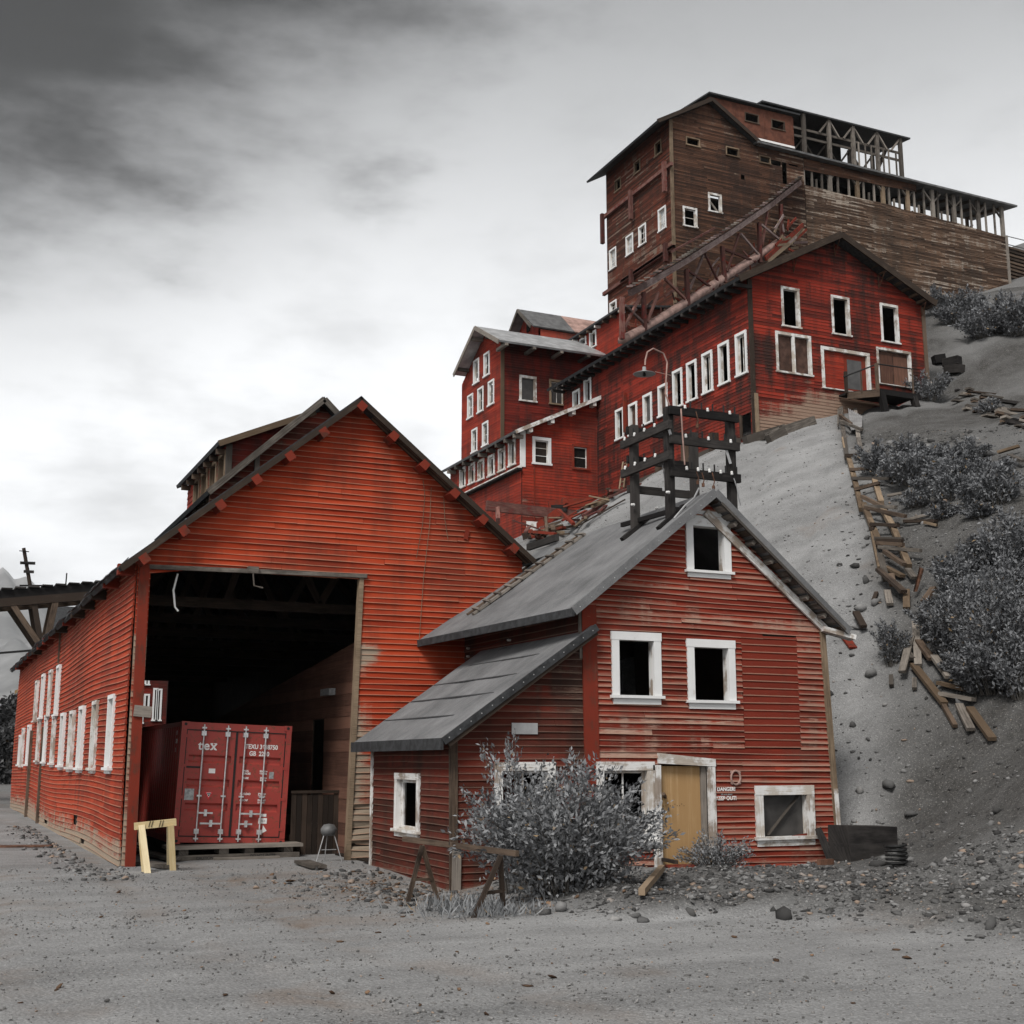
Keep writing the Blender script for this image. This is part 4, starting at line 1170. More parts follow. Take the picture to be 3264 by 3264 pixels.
# corner boards, frieze, soffit
beam('corner_board', F_HF.w(XH + .16, -.4, .05), F_HF.w(XH + .10, hz_(XH) - .18, .05), .30, .05, M['red_wood'], house, up=(0, -1, 0))
beam('corner_board', F_HF.w(XH - .06, 3.9, .03), F_HF.w(XH - .06, 4.9, .03), .07, .05, M['grey_wood'], house, up=(0, -1, 0))
beam('corner_board', F_HF.w(16.64, -.3, .06), F_HF.w(16.44, hz_(16.44) - .2, .06), .13, .06, M['tan'], house, up=(0, -1, 0))
beam('corner_board', F_HF.w(16.655, -.2, .095), F_HF.w(16.58, 1.5, .095), .10, .012, M['white_worn'], house, up=(0, -1, 0))
beam('frieze_board', F_HF.w(apx.x - .05, apx.z - .40, .10), F_HF.w(16.5, hz_(16.5) - .30, .10), .05, .16, M['white_worn'], house)
beam('eave_return', F_HF.w(16.4, hz_(16.5) - .30, .1), F_HF.w(17.05, er.z - .16, .28), .3, .1, M['white_worn'], house)
bl_ = onY(P('Z3', 588, 948), BY - .05)
mainroof = sag_roof('roof', [(ev.x, RO, ev.z), (bl_.x, BY - .02, bl_.z), (apx.x, BY - .02, apx.z), (apx.x, RO, apx.z)], .10, M['roofing'], house, seed=3)
roof_slab('roof', [(13.25, BY, hz_(13.25) - .001), (13.25, 28.6, hz_(13.25) - .001), (apx.x, 28.6, apx.z - .001), (apx.x, BY, apx.z - .001)], .10, M['roofing'], house)
roof_slab('roof', [(er.x, 28.6, er.z), (er.x, RO, er.z), (apx.x, RO, apx.z), (apx.x, 28.6, apx.z)], .09, M['roofing'], house)
def rfz(x, y):
    if x > apx.x: return hz_(x)
    a = min(1, max(0, (y - RO) / (BY - RO))); ex = ev.x + (bl_.x - ev.x) * a; ez = ev.z + (bl_.z - ev.z) * a
    b = (x - ex) / (apx.x - ex)
    return ez + b * (apx.z - ez) - .03 * math.sin(math.pi * min(1, max(0, b)))
e = MB()
tl = Vector((apx.x - ev.x, 0, apx.z - ev.z)).normalized(); tr = Vector((er.x - apx.x, 0, er.z - apx.z)).normalized()
e.beam(ev + Vector((0, -.02, -.05)), apx + Vector((0, -.02, -.05)), .05, .17).beam(apx + Vector((0, -.021, -.05)), er + Vector((0, -.021, -.05)), .05, .15)
e.build('rake_felt', M['roofing'], mainroof)
e = MB(); e.beam((ev.x - .015, RO - .04, ev.z - .07), (bl_.x - .015, BY - .05, bl_.z - .08), .05, .15)
e.build('eave_felt', M['felt'], mainroof)
for i in range(13):
    c = ev.lerp(apx, (i + .5) / 13) + Vector((0, -.049, -.06))
    MB().lathe([(0, .004), (.012, .003), (.012, 0)], c, 6, (0, -1, 0)).build('nail_head', M['tin'], mainroof)
beam('rake_trim', Vector((apx.x + .12, RO - .04, apx.z - .26)), Vector((er.x - .12, RO - .04, er.z - .02)), .03, .05, M['grey_wood'], mainroof)
n_so = 17
for i in range(n_so):
    a_ = Vector((apx.x, YH - .03, apx.z - .16)).lerp(Vector((er.x, YH - .03, er.z - .13)), (i + .2) / n_so)
    beam('soffit_board', a_ + Vector((0, .0, 0)), a_ + Vector((0, -.33, 0)), .15, .02, M['grey_wood'] if i % 4 else M['brown_wood'], mainroof, up=Vector((-tr.z, 0, tr.x)))
for i in range(6):
    a_ = Vector((apx.x, YH - .02, apx.z - .22)).lerp(Vector((er.x, YH - .02, er.z - .19)), (i + 1.2) / 7.5)
    beam('lookout', a_, a_ + Vector((0, -.32, 0)), .07, .09, M['grey_wood'], mainroof, up=Vector((-tr.z, 0, tr.x)))
# left wall above the lean-to and hidden walls
F_HL = Fr('X', XH)
hlo = [(YH + .1, 3.3), (BY - .1, 3.3), (BY - .1, hz_(XH) - .14), (YH + .1, hz_(XH) - .14)]
w_hl = sheath(house, F_HL, hlo, [], 'side_wall', M['inside'])
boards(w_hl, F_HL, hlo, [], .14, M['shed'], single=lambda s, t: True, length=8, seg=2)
for z_ in (4.25, 4.42, 4.6):
    MB().tube([F_HL.w(BY - .4, z_ - .1, .1), F_HL.w(BY - 1.6, z_ - .14, .12), F_HL.w(BY - 2.6, z_ - .06, .12)], .006, 4).build('wire', M['iron'], house)
    for y_ in (BY - .4, BY - 2.6):
        MB().lathe([(.0, .07), (.02, .07), (.025, .03), (.02, 0), (.03, -.02)], F_HL.w(y_, z_ - .1, .05), 8, (-1, 0, 0)).build('insulator', M['porcelain'], house)
simple_wall('rear_side_wall', house, (XE - .1, YH + .1), (XE - .1, 28.3), -.4, hz_(16.4) - .12, 'inside')
MB().prism([(XH, 28.3, -.3), (XE - .1, 28.3, -.3), (XE - .1, 28.3, hz_(16.4) - .12), (apx.x, 28.3, apx.z - .14), (13.2, 28.3, hz_(13.2) - .14), (13.2, 28.3, 0)], (0, .1, 0)).build('rear_wall', M['inside'], house)
MB().box(XH + .1, YH + .2, 2.45, 16.4, 28.2, 2.52).build('upper_floor', M['inside'], house)
MB().box(XS + .1, YH + .2, -.03, 16.4, 28.2, .02).build('floor', M['inside'], house)
# fittings on the front
dg = F_HF.st(P('B5', 78, 475))
for s_, zt, px in (('DANGER!', .098, (82, 472)), ('KEEP OUT!', .098, (72, 552))):
    a_ = F_HF.st(P('B5', *px)); text(s_, zt, F_HF.w(a_[0], a_[1], .066), house, 'letter', bold=.003, sx=.98)
a_ = F_HF.st(P('B5', 115, 510)); text('do not enter', .05, F_HF.w(a_[0], a_[1], .066), house, 'plate', bold=.001, shear=.2)
rc = F_HF.st(P('B5', 243, 355)); ring = MB()
pts = [F_HF.w(rc[0] + .105 * math.cos(k / 20 * 2 * math.pi), rc[1] + .13 * math.sin(k / 20 * 2 * math.pi), .075) for k in range(21)]
ring.tube(pts, .02, 6, False)
for ang in (45, 135, 225, 315): ring.lathe([(0, .02), (.03, .02), (.03, 0)], F_HF.w(rc[0] + .12 * math.cos(R(ang)), rc[1] + .14 * math.sin(R(ang)), .06), 8, (0, -1, 0))
ring.build('iron_ring', M['pink_pipe'], house)

# lean-to
F_SF, F_SL = Fr('Y', YH + .01), Fr('X', XS)
sRO = YH - .30
s_lo, s_hi = onY(P('Z3', 722, 1500), sRO), onY(P('Z3', 1582, 862), sRO)
ss = (s_hi.z - s_lo.z) / (s_hi.x - s_lo.x)
def sz_(x): return s_lo.z + (x - s_lo.x) * ss
sfo = [(XS + .02, -.45), (XH + .02, -.45), (XH + .02, sz_(XH) - .14), (XS + .02, sz_(XS) - .14)]
sw_ = []
r6 = F_SF.rect('Z5', 1005, 402, 1345, 845); sw_.append(window(house, F_SF, r6, .15, 'white_worn', .06, .0, muntin=(2, 2, .05)))
w_sf = sheath(house, F_SF, sfo, sw_, 'lean_to_front', M['inside'])
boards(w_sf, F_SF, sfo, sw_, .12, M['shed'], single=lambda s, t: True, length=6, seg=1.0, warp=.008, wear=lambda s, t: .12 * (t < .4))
sb_y = onX(P('Z5', 340, 700), XS).y
slo = [(YH + .06, -.5), (sb_y, -.5), (sb_y, sz_(XS) - .12), (YH + .06, sz_(XS) - .12)]
r7 = F_SL.rect('Z5', 475, 462, 606, 835); slw = [window(house, F_SL, r7, .12, 'white_worn', .05, .09, muntin=(1, 1, .06))]
w_sl = sheath(house, F_SL, slo, slw, 'lean_to_side', M['inside'])
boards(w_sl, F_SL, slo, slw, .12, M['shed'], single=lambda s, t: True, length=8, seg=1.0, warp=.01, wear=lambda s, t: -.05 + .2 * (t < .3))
beam('corner_board', F_SL.w(sb_y + .02, -.5, .05), F_SL.w(sb_y + .05, sz_(XS) - .15, .05), .10, .05, M['white_worn'], house, up=(-1, 0, 0))
beam('corner_board', F_SF.w(XS + .0, -.5, .05), F_SF.w(XS - .04, sz_(XS) - .15, .05), .15, .05, M['brown_wood'], house, up=(0, -1, 0))
beam('corner_board', F_SF.w(XS + .02, -.5, .09), F_SF.w(XS + .03, .55, .09), .16, .03, M['grey_wood'], house, up=(0, -1, 0))
srf = sag_roof('lean_to_roof', [(s_lo.x, sRO, s_lo.z), (s_lo.x, sb_y + .45, s_lo.z - .02), (XH + .05, sb_y + .45, sz_(XH + .05)), (XH + .05, sRO, sz_(XH + .05))], .09, M['roofing'], house, amp=.022, seed=8)
MB().prism([(XH + .05, sRO, sz_(XH + .05)), (XH + .05, YH - .01, sz_(XH + .05)), (s_hi.x, YH - .06, s_hi.z), (s_hi.x, sRO, s_hi.z)], (0, 0, -.07)).build('roof_corner', M['roofing'], srf)
e = MB(); e.beam((s_lo.x - .02, sRO - .03, s_lo.z - .09), (s_lo.x - .02, sb_y + .48, s_lo.z - .11), .05, .20)
e.build('eave_felt', M['felt'], srf)
e = MB(); e.beam((s_lo.x, sRO - .03, s_lo.z - .05), (s_hi.x, sRO - .03, s_hi.z - .05), .05, .13)
e.build('rake_felt', M['felt'], srf)
e = MB(); e.beam((s_lo.x + .1, sRO + .0, s_lo.z - .10), (s_hi.x, sRO + .0, s_hi.z - .14), .06, .10)
e.build('rake_board', M['brown_wood'], srf)
for i in range(15):
    c = Vector((s_lo.x, sRO - .056, s_lo.z - .05)).lerp(Vector((s_hi.x, sRO - .056, s_hi.z - .05)), (i + .5) / 15)
    MB().lathe([(0, .004), (.012, .003), (.012, 0)], c, 6, (0, -1, 0)).build('nail_head', M['tin'], srf)
for f_ in (.22, .42, .60, .80):
    x = s_lo.x + (XH - s_lo.x) * f_
    MB().hexa([(x, sRO + .01, sz_(x) - .05), (x, sb_y + .4, sz_(x) - .05), (x + .03, sb_y + .4, sz_(x + .03) - .05), (x + .03, sRO + .01, sz_(x + .03) - .05),
               (x, sRO + .01, sz_(x) - .009), (x, sb_y + .4, sz_(x) - .009), (x + .03, sb_y + .4, sz_(x + .03) - .010), (x + .03, sRO + .01, sz_(x + .03) - .010)]).build('felt_lap', M['felt'], srf)
pp = F_SF.rect('Z5', 1100, 183, 1245, 247)
slabst(MB(), F_SF, pp[0], pp[1], pp[2], pp[3], .06, .07).build('tin_patch', M['tin'], house)
simple_wall('lean_to_rear', house, (XH + .02, sb_y - .02), (XS + .05, sb_y - .02), -.4, sz_(XH) - .14, 'inside', .08, sz_(XS) - .14)
MB().box(XS - .02, sb_y - .9, -.5, XS + .3, sb_y + .6, .0).build('sill_beam', M['dark_wood'], house)

# roof ladder
ld = thing('roof_ladder', 'wooden cleat ladder lying up the grey roof of the red house', 'ladder')
n_roof = Vector((-(apx.z - ev.z), 0, apx.x - ev.x)).normalized()
a_, b_ = onPlane(P('Z3', 905, 880), ev, n_roof), onPlane(P('Z3', 1600, 335), ev, n_roof)
b_.y = min(b_.y, a_.y + .5); 
dirr = (Vector((apx.x, 0, apx.z)) - Vector((ev.x, 0, ev.z))).normalized()
L = (Vector((b_.x, 0, b_.z)) - Vector((a_.x, 0, a_.z))).length
L = min(L, (apx.x - a_.x) / dirr.x - .15)
ya = a_.y; yb = ya + .45
def rp(l, y, h):
    x = a_.x + dirr.x * l; return Vector((x, y, rfz(x, y))) + n_roof * h
beam('rail', rp(-.05, ya, .035), rp(L, ya + .35, .035), .10, .05, M['grey_wood'], ld, up=n_roof)
for i in range(11):
    l = .1 + i * (L - .2) / 10.0
    y = ya + .35 * l / L
    MB().beam(rp(l, y - .12, .08), rp(l + .12, y + .45, .085), .05, .035, n_roof).build('cleat', M['grey_wood'], ld)
beam('rail', rp(-.02, ya + .38, .035), rp(L, ya + .72, .035), .05, .04, M['brown_wood'], ld, up=n_roof)

# ================================================================== INSULATOR RACK ON THE HOUSE ROOF
rack = thing('insulator_rack', 'tall black timber rack with white insulators standing on the house roof', 'timber rack')
fB = onPlane(P('A7', 765, 1465), ev, n_roof)
XBk = fB.x; YBk = fB.y
fA = onX(P('A7', 405, 1600), XBk)
YAk = fA.y
XCk = onY(P('A7', 1385, 900), YBk).x
def rkx(z, x, y): return onX(P(z, x, y), XBk)
def rky(z, x, y): return onY(P(z, x, y), YBk)
PW = .15
zB, zA, zC = rky('A7', 745, 320).z, rkx('A7', 395, 500).z, rky('A7', 1355, 395).z
beam('post', (XBk, YBk, rfz(XBk, YBk) - .06), (XBk, YBk, zB), PW, PW, M['dark_wood'], rack)
beam('post', (XBk, YAk, rfz(XBk, YAk) - .06), (XBk, YAk, zA), PW, PW, M['dark_wood'], rack)
beam('post', (XCk, YBk, hz_(XCk) - .06), (XCk, YBk, zC), PW, PW, M['dark_wood'], rack)
beam('post', (XCk, YAk, hz_(XCk) - .06), (XCk, YAk, onY(P('A7', 985, 580), YAk).z), PW, PW, M['dark_wood'], rack)
ins = None
def insul(c, ax=(0, 0, 1)):
    return MB().lathe([(0, .08), (.022, .08), (.03, .055), (.022, .045), (.035, .025), (.028, 0), (0, 0)], c, 8, ax).build('insulator', M['porcelain'], rack, smooth=True)
# beams along X (front), then along Y (left), rear ones
for (y0, y1, dx_) in ((370, 440, .0), (655, 740, .0), (985, 1065, .0)):
    a_, b_ = rky('A7', 745, y0), rky('A7', 1415, y1)
    beam('cross_beam', (XBk - .05, YBk - .12, (a_.z + b_.z) / 2), (XCk + .12, YBk - .12, (a_.z + b_.z) / 2), .09, .17, M['dark_wood'], rack)
    zz = (a_.z + b_.z) / 2
    for k in range(5):
        x = XBk + .3 + k * (XCk - XBk - .4) / 4
        if y0 == 985 or k % 2 == 0: insul((x, YBk - .16, zz + .05))
        MB().tube([(x + .15, YBk - .12, zz + .07), (x + .15, YBk - .12, zz + .24)], .018, 5).build('pin', M['iron'], rack)
for (px0, py0, px1, py1) in ((350, 700, 770, 510), (345, 1000, 760, 830)):
    a_, b_ = rkx('A7', px0, py0), rkx('A7', px1, py1)
    zz = (a_.z + b_.z) / 2
    beam('cross_beam', (XBk - .12, YAk + .3, zz), (XBk - .12, YBk - .25, zz), .09, .17, M['dark_wood'], rack)
    for k in range(4):
        y = YAk + .1 - k * (YAk - YBk) / 3.4
        insul((XBk - .16, y, zz + .05))
        MB().tube([(XBk - .12, y - .3, zz + .07), (XBk - .12, y - .3, zz + .25)], .018, 5).build('pin', M['iron'], rack)
for py in (555, 850, 1150):
    zz = onY(P('A7', 640, py + 20), YAk).z
    beam('cross_beam', (XBk - .1, YAk + .12, zz), (XCk + .1, YAk + .12, zz), .08, .16, M['dark_wood'], rack)
for zz in (rky('A7', 770, 1210).z,):
    insul((XBk - .1, YBk - .15, zz), (-1, 0, 0)); insul((XBk - .1, YAk - .15, zz), (-1, 0, 0)); insul((XBk + .5, YAk, zz), (0, -1, 0))
# struts and cable at the feet
beam('foot_strut', (XBk + .02, YAk + .6, rfz(XBk, YAk) + .2), (XBk + .1, YBk - .1, rfz(XBk, YBk) + .2), .07, .09, M['dark_wood'], rack)
beam('foot_block', (XBk - .35, YAk - .05, rfz(XBk - .35, YAk) + .03), (XBk + .3, YAk - .05, rfz(XBk + .3, YAk) + .06), .12, .08, M['dark_wood'], rack)
beam('foot_block', (XBk - .3, YBk - .02, rfz(XBk - .3, YBk) + .03), (XBk + .3, YBk - .02, rfz(XBk + .3, YBk) + .06), .12, .08, M['dark_wood'], rack)
pts = [rky('A7', 1000, 1165), rky('A7', 950, 1265), rky('A7', 860, 1340), rky('A7', 745, 1475)]
MB().tube([p + Vector((0, -.2, 0)) for p in pts], .018, 6).build('cable', M['tin'], rack)
pts = [rky('A7', 1365, 1060), rky('A7', 1400, 1150), rky('A7', 1420, 1270), rky('A7', 1440, 1340)]
MB().tube([p + Vector((0, -.16, 0)) for p in pts], .014, 6).build('cable', M['tin'], rack)
for px, py, l in ((605, 940, .5), (640, 1090, .35), (660, 1090, .45), (950, 1010, .22), (1005, 1020, .25), (1110, 1020, .3), (945, 400, .3)):
    c = rky('A7', px, py) if px > 800 else rkx('A7', px, py)
    MB().tube([c + Vector((-.02, -.32, 0)), c + Vector((.02, -.33, -l * .6)), c + Vector((-.01, -.32, -l))], .012, 5).lathe([(0, .04), (.03, .035), (.03, -.035), (0, -.04)], c + Vector((0, -.32, -l)), 8).build('hanging_insulator', M['rust'] if px > 900 else M['tin'], rack)
for px, py in ((712, 600), (360, 780), (1305, 830)):
    c = rky('A7', px, py) if px > 700 else rkx('A7', px, py)
    beam('steel_brace', c + Vector((0, -.12, .12)), c + Vector((.09, -.12, -.15)), .01, .06, M['tin'], rack)
# gooseneck lamp
lamp = thing('gooseneck_lamp', 'enamel shade lamp on a curved pipe above the black timber rack', 'lamp')
pts = [rky('A4', *q) for q in ((690, 1440), (655, 1340), (660, 1230), (668, 1100), (640, 1030), (560, 992), (515, 1020), (500, 1080), (498, 1120))]
MB().tube(pts, .017, 7).build('pipe', M['pink_pipe'], lamp)
lc = rky('A4', 492, 1188)
MB().lathe([(.02, .15), (.035, .145), (.042, .07), (.07, .055), (.225, .0), (.222, -.007), (.06, .035), (.0, .04)], lc, 22).build('shade', M['tin'], lamp, smooth=True)
MB().lathe([(.02, .03), (.03, 0), (.036, -.03), (.02, -.05), (0, -.055)], lc, 10).build('bulb', M['iron'], lamp, smooth=True)
MB().tube([rky('A4', 575, 1170), rky('A4', 700, 1200)], .007, 5).build('stay_rod', M['pink_pipe'], lamp)
MB().tube([rky('A7', 790, 370) + Vector((0, -.3, 0)), rky('A7', 800, 650) + Vector((0, -.32, 0)), rky('A7', 822, 940) + Vector((0, -.32, 0))], .016, 6).build('conduit', M['pink_pipe'], lamp)

# ================================================================== RED MILL (middle of the slope)
YR, XR = 44.0, 31.55
mill = thing('red_mill', 'tall dark red mill with a row of narrow white windows halfway up the slope', 'mill building')
F_RF, F_RL = Fr('Y', YR), Fr('X', XR)
ra = onY(P('A5', 545, 95), YR - .6); rl = onY(P('A4', 1300, 400), YR - .6); rr = onY(P('A5', 1265, 622), YR - .6)
mls = (ra.z - rl.z) / (ra.x - rl.x); mrs = (ra.z - rr.z) / (rr.x - ra.x)
def mz(x): return ra.z - (ra.x - x) * mls if x < ra.x else ra.z - (x - ra.x) * mrs
mo = [(XR + .05, 13), (41.5, 13), (41.35, mz(41.35) - .25), (ra.x, ra.z - .25), (XR + .05, mz(XR) - .25)]
mh = []
for q in ((85, 503, 238, 833), (463, 570, 618, 893), (833, 630, 988, 950)):
    mh.append(window(mill, F_RF, F_RF.rect('A5', *q), .12, 'white_worn', .07, proud=.08))
r_ = F_RF.rect('A5', 43, 842, 327, 1195)
mh.append(window(mill, F_RF, r_, .13, 'white_worn', .08, fill='blind', proud=.08))
slabst(MB(), F_RF, (r_[0] + r_[1]) / 2 - .07, (r_[0] + r_[1]) / 2 + .07, r_[2] + .08, r_[3] - .12, -.02, .074).build('window_mullion', M['white_worn'], mill)
r_ = F_RF.rect('A5', 387, 957, 772, 1332)
mh.append(window(mill, F_RF, r_, .15, 'white_worn', .05, fill=None, proud=.09, name='door_casing'))
dd = (r_[0] + .15, r_[1] - .15, r_[2] + .05, r_[3] - .15)
dm = dd[0] + (dd[1] - dd[0]) * .48
dpo = rpoly((dd[0], dm, dd[2], dd[3]))
dp = sheath(mill, Fr('Y', YR + .06), dpo, [], 'door_leaf', M['inside'])
boards(dp, Fr('Y', YR + .06), dpo, [], .13, M['annex'], single=lambda s, t: True, length=9, lap=.012)
slabst(MB(), F_RF, dm + .01, dd[1], dd[2], dd[3], -.09, -.06).build('door_leaf', M['red_wood'], mill)
slabst(MB(), F_RF, dm + .2, dd[1] - .25, dd[2] + .15, dd[3] - .25, -.058, -.05).build('door_pane', M['film'], mill)
r_ = F_RF.rect('A5', 807, 962, 1085, 1282)
mh.append(window(mill, F_RF, r_, .12, 'white_worn', .03, fill='blind', proud=.08, name='door_casing'))
for k in (0, 1):
    w_ = (r_[1] - r_[0] - .24) / 2
    slabst(MB(), F_RF, r_[0] + .12 + k * w_ + .04, r_[0] + .12 + (k + 1) * w_ - .04, r_[2] + .1, r_[3] - .3, -.07, -.05).build('door_leaf', M['partition'], mill)
w_rf = sheath(mill, F_RF, mo, mh, 'front_wall', M['inside'])
def wear_rf(s, t):
    g = gh(s, YR - .3)
    return -.1 + max(0, 1 - max(0, t - g) / 2.2) * 1.0 * (s < 38.5)
boards(w_rf, F_RF, mo, mh, .15, M['mill'], length=3.6, seg=2, wear=wear_rf)
lh = []
for (x0, y0, x1, y1) in ((1197, 892, 1300, 1180), (1067, 968, 1162, 1250), (940, 1042, 1035, 1318), (822, 1112, 912, 1380), (715, 1175, 800, 1432), (597, 1292, 690, 1495), (483, 1362, 568, 1558), (372, 1432, 455, 1640), (277, 1472, 345, 1680)):
    r_ = F_RL.rect('A4', x0, y0, x1, y1); c = (r_[0] + r_[1]) / 2
    lh.append(window(mill, F_RL, (c - .43, c + .43, r_[2], r_[3]), .13, 'white', .09, fill='film' if x0 in (483,) else ('blind' if x0 in (372, 597) else None), proud=.10, muntin=(2, 1, .07) if x0 in (1197, 940) else None))
for q in ((1028, 850, 1098, 960), (1113, 765, 1188, 930)):
    r_ = F_RL.rect('A1', *q); c = (r_[0] + r_[1]) / 2
    lh.append(window(mill, F_RL, (c - .42, c + .42, r_[2], r_[3]), .12, 'white', .09, proud=.10))
r_ = F_RL.rect('A4', 1258, 1500, 1312, 1665, .7)
lh.append(rpoly(r_))
slabst(MB(), F_RL, r_[1] - .02, r_[1] + .12, r_[2], r_[3], .02, .09).build('door_post', M['brown_wood'], mill)
mlo = [(YR + .05, 12), (62, 12), (62, mz(XR) - .25), (YR + .05, mz(XR) - .25)]
w_rl = sheath(mill, F_RL, mlo, lh, 'side_wall', M['inside'])
boards(w_rl, F_RL, mlo, lh, .15, M['mill'], length=3.6, seg=2, wear=lambda s, t: -.12)
beam('corner_board', F_RF.w(XR, 14, .06), F_RF.w(XR, mz(XR) - .3, .06), .22, .07, M['brown_wood'], mill, up=(0, -1, 0))
beam('corner_board', F_RF.w(XR + .12, 14, .10), F_RF.w(XR + .10, 17.6, .10), .2, .05, M['tan'], mill, up=(0, -1, 0))
beam('corner_board', F_RF.w(41.42, 16, .06), F_RF.w(41.38, mz(41.38) - .3, .06), .2, .07, M['brown_wood'], mill, up=(0, -1, 0))
rf = roof_slab('roof', [(rl.x - .55, YR - .6, mz(rl.x - .55)), (rl.x - .55, 62.4, mz(rl.x - .55)), (ra.x, 62.4, ra.z), (ra.x, YR - .6, ra.z)], .14, M['felt'], mill)
roof_slab('roof', [(rr.x, 62.4, rr.z), (rr.x, YR - .6, rr.z), (ra.x, YR - .6, ra.z), (ra.x, 62.4, ra.z)], .14, M['felt'], mill)
e = MB(); e.beam((rl.x - .55, YR - .64, mz(rl.x - .55) - .12), (ra.x, YR - .64, ra.z - .12), .07, .3).beam((ra.x, YR - .641, ra.z - .12), (rr.x, YR - .641, rr.z - .12), .07, .3)
e.build('rake_board', M['brown_wood'], rf)
for i in range(26):
    y = YR - .2 + i * .72
    MB().box(rl.x - .5, y, mz(rl.x - .5) - .30, XR + .05, y + .12, mz(rl.x - .5) - .15).build('rafter_tail', M['dark_wood'], rf)
for i in range(12):
    a_ = Vector((ra.x + .5, YR - .02, ra.z - .22)).lerp(Vector((rr.x - .2, YR - .02, rr.z - .2)), i / 11)
    beam('lookout', a_, a_ + Vector((0, -.55, 0)), .12, .12, M['brown_wood'], rf)
for px, py, qx, qy in ((545, 120, 500, 275), (215, 270, 188, 400), (880, 390, 835, 515), (1190, 625, 1160, 730)):
    a_, b_ = onY(P('A5', px, py), YR - .55), onY(P('A5', qx, qy), YR - .08)
    MB().tube([a_, b_], .022, 5).tube([Vector((b_.x, YR - .08, a_.z)), b_], .022, 5).tube([a_, Vector((b_.x, YR - .08, a_.z))], .022, 5).build('iron_bracket', M['rust'], rf)
simple_wall('rear_side_wall', mill, (41.3, YR + .1), (41.3, 62), 13, mz(41.3) - .2, 'inside')
MB().prism([(XR + .1, 62, 12), (41.3, 62, 12), (41.3, 62, mz(41.3) - .2), (ra.x, 62, ra.z - .2), (XR + .1, 62, mz(XR) - .2)], (0, .1, 0)).build('rear_wall', M['mill'], mill)
beam('wall_bar', F_RL.w(F_RL.st(P('A4', 360, 1340))[0], F_RL.st(P('A4', 360, 1340))[1], .15), F_RL.w(F_RL.st(P('A4', 365, 1640))[0], F_RL.st(P('A4', 365, 1640))[1], .15), .16, .16, M['red_wood'], mill)

# landing with handrail
lnd = thing('landing', 'small dark timber landing with handrail outside the mill doors', 'landing')
LZ = onY(P('A5', 850, 1285), YR - 1.6).z
lA, lB = onY(P('A5', 840, 1290), YR - 1.6), onY(P('A5', 1095, 1290), YR - 1.6)
lC = onY(P('A5', 605, 1335), YR - .3)
MB().prism([(lC.x - .4, YR - .12, LZ - .1), (lB.x + .3, YR - .12, LZ - .1), (lB.x + .3, YR - 1.6, LZ - .1), (lA.x - .05, YR - 1.6, LZ - .1), (lC.x - .4, YR - .7, LZ - .1)], (0, 0, .1)).build('deck', M['dark_wood'], lnd)
beam('rim', (lA.x - .05, YR - 1.65, LZ - .12), (lB.x + .3, YR - 1.65, LZ - .12), .08, .25, M['dark_wood'], lnd)
beam('rim', (lA.x - .05, YR - 1.65, LZ - .2), (lC.x - .4, YR - .7, LZ - .2), .08, .3, M['brown_wood'], lnd)
for (px, py0, py1) in ((825, 1285, 1090), (590, 1330, 1190), (705, 1305, 1140), (1095, 1290, 1130)):
    t_ = (px - 590) / (825 - 590); yy_ = YR - .75 - .85 * min(1, max(0, t_))
    c = onY(P('A5', px, py0), yy_); d_ = onY(P('A5', px, py1), yy_)
    beam('post', (c.x, yy_, LZ - .1), (c.x, yy_, max(d_.z, LZ + .9)), .12 if px in (825, 590) else .05, .12 if px in (825, 590) else .05, M['brown_wood'], lnd)
a_, b_, c_ = onY(P('A5', 565, 1190), YR - .75), onY(P('A5', 825, 1092), YR - 1.6), onY(P('A5', 1095, 1132), YR - 1.6)
MB().tube([a_, b_, c_], .035, 6).build('handrail', M['iron'], lnd)
for px, qx, q in ((850, 880, 1.6), (1090, 1090, 1.6)):
    c = onY(P('A5', px, 1290), YR - q)
    beam('leg', (c.x, YR - q, LZ - .1), (c.x + .2, YR - q, gh(c.x + .2, YR - q) - .2), .25, .25, M['dark_wood'], lnd)

# ================================================================== LOWER ANNEX
YA, XA = 58.12, 27.1
anx = thing('lower_annex', 'lean-to red annex with a strip of small white windows below the tall annex', 'annex')
F_AF, F_AL = Fr('Y', YA), Fr('X', XA)
def az(x): return 18.95 + (x - XA) * .485
ao = [(XA, 9), (XR, 9), (XR, az(XR) - .15), (XA, az(XA) - .15)]
ah = [window(anx, F_AF, F_AF.rect('A1', 713, 1187, 857, 1415), .16, 'white', .1, fill='inside', muntin=(1, 3, .05), proud=.1), window(anx, F_AF, F_AF.rect('A1', 1018, 1245, 1152, 1452), .12, 'red_wood', .1, muntin=(1, 2, .05), fill='black_void', proud=.08)]
w_af = sheath(anx, F_AF, ao, ah, 'front_wall', M['inside'])
boards(w_af, F_AF, ao, ah, .15, M['annex'], length=3.2, seg=2, wear=lambda s, t: -.05 + .35 * (12.5 < t < 15.2 and s < 28.6))
beam('seam_board', F_AF.w(F_AF.st(P('A1', 728, 1420))[0], 13.8, .07), F_AF.w(F_AF.st(P('A1', 728, 1420))[0], 17.0, .07), .06, .03, M['red_wood'], anx, up=(0, -1, 0))
alh = []
for q in ((537, 1232, 600, 1400), (462, 1288, 518, 1442), (382, 1348, 437, 1480), (302, 1396, 357, 1512), (234, 1436, 285, 1540), (166, 1472, 210, 1572)):
    r_ = F_AL.rect('A1', *q); c = (r_[0] + r_[1]) / 2
    alh.append(window(anx, F_AL, (c - .45, c + .45, r_[2], max(r_[3], r_[2] + 1.2)), .13, 'white_worn', .08, muntin=(2, 1, .06), proud=.1))
alo = [(YA, 9), (68, 9), (68, az(XA) - .12), (YA, az(XA) - .12)]
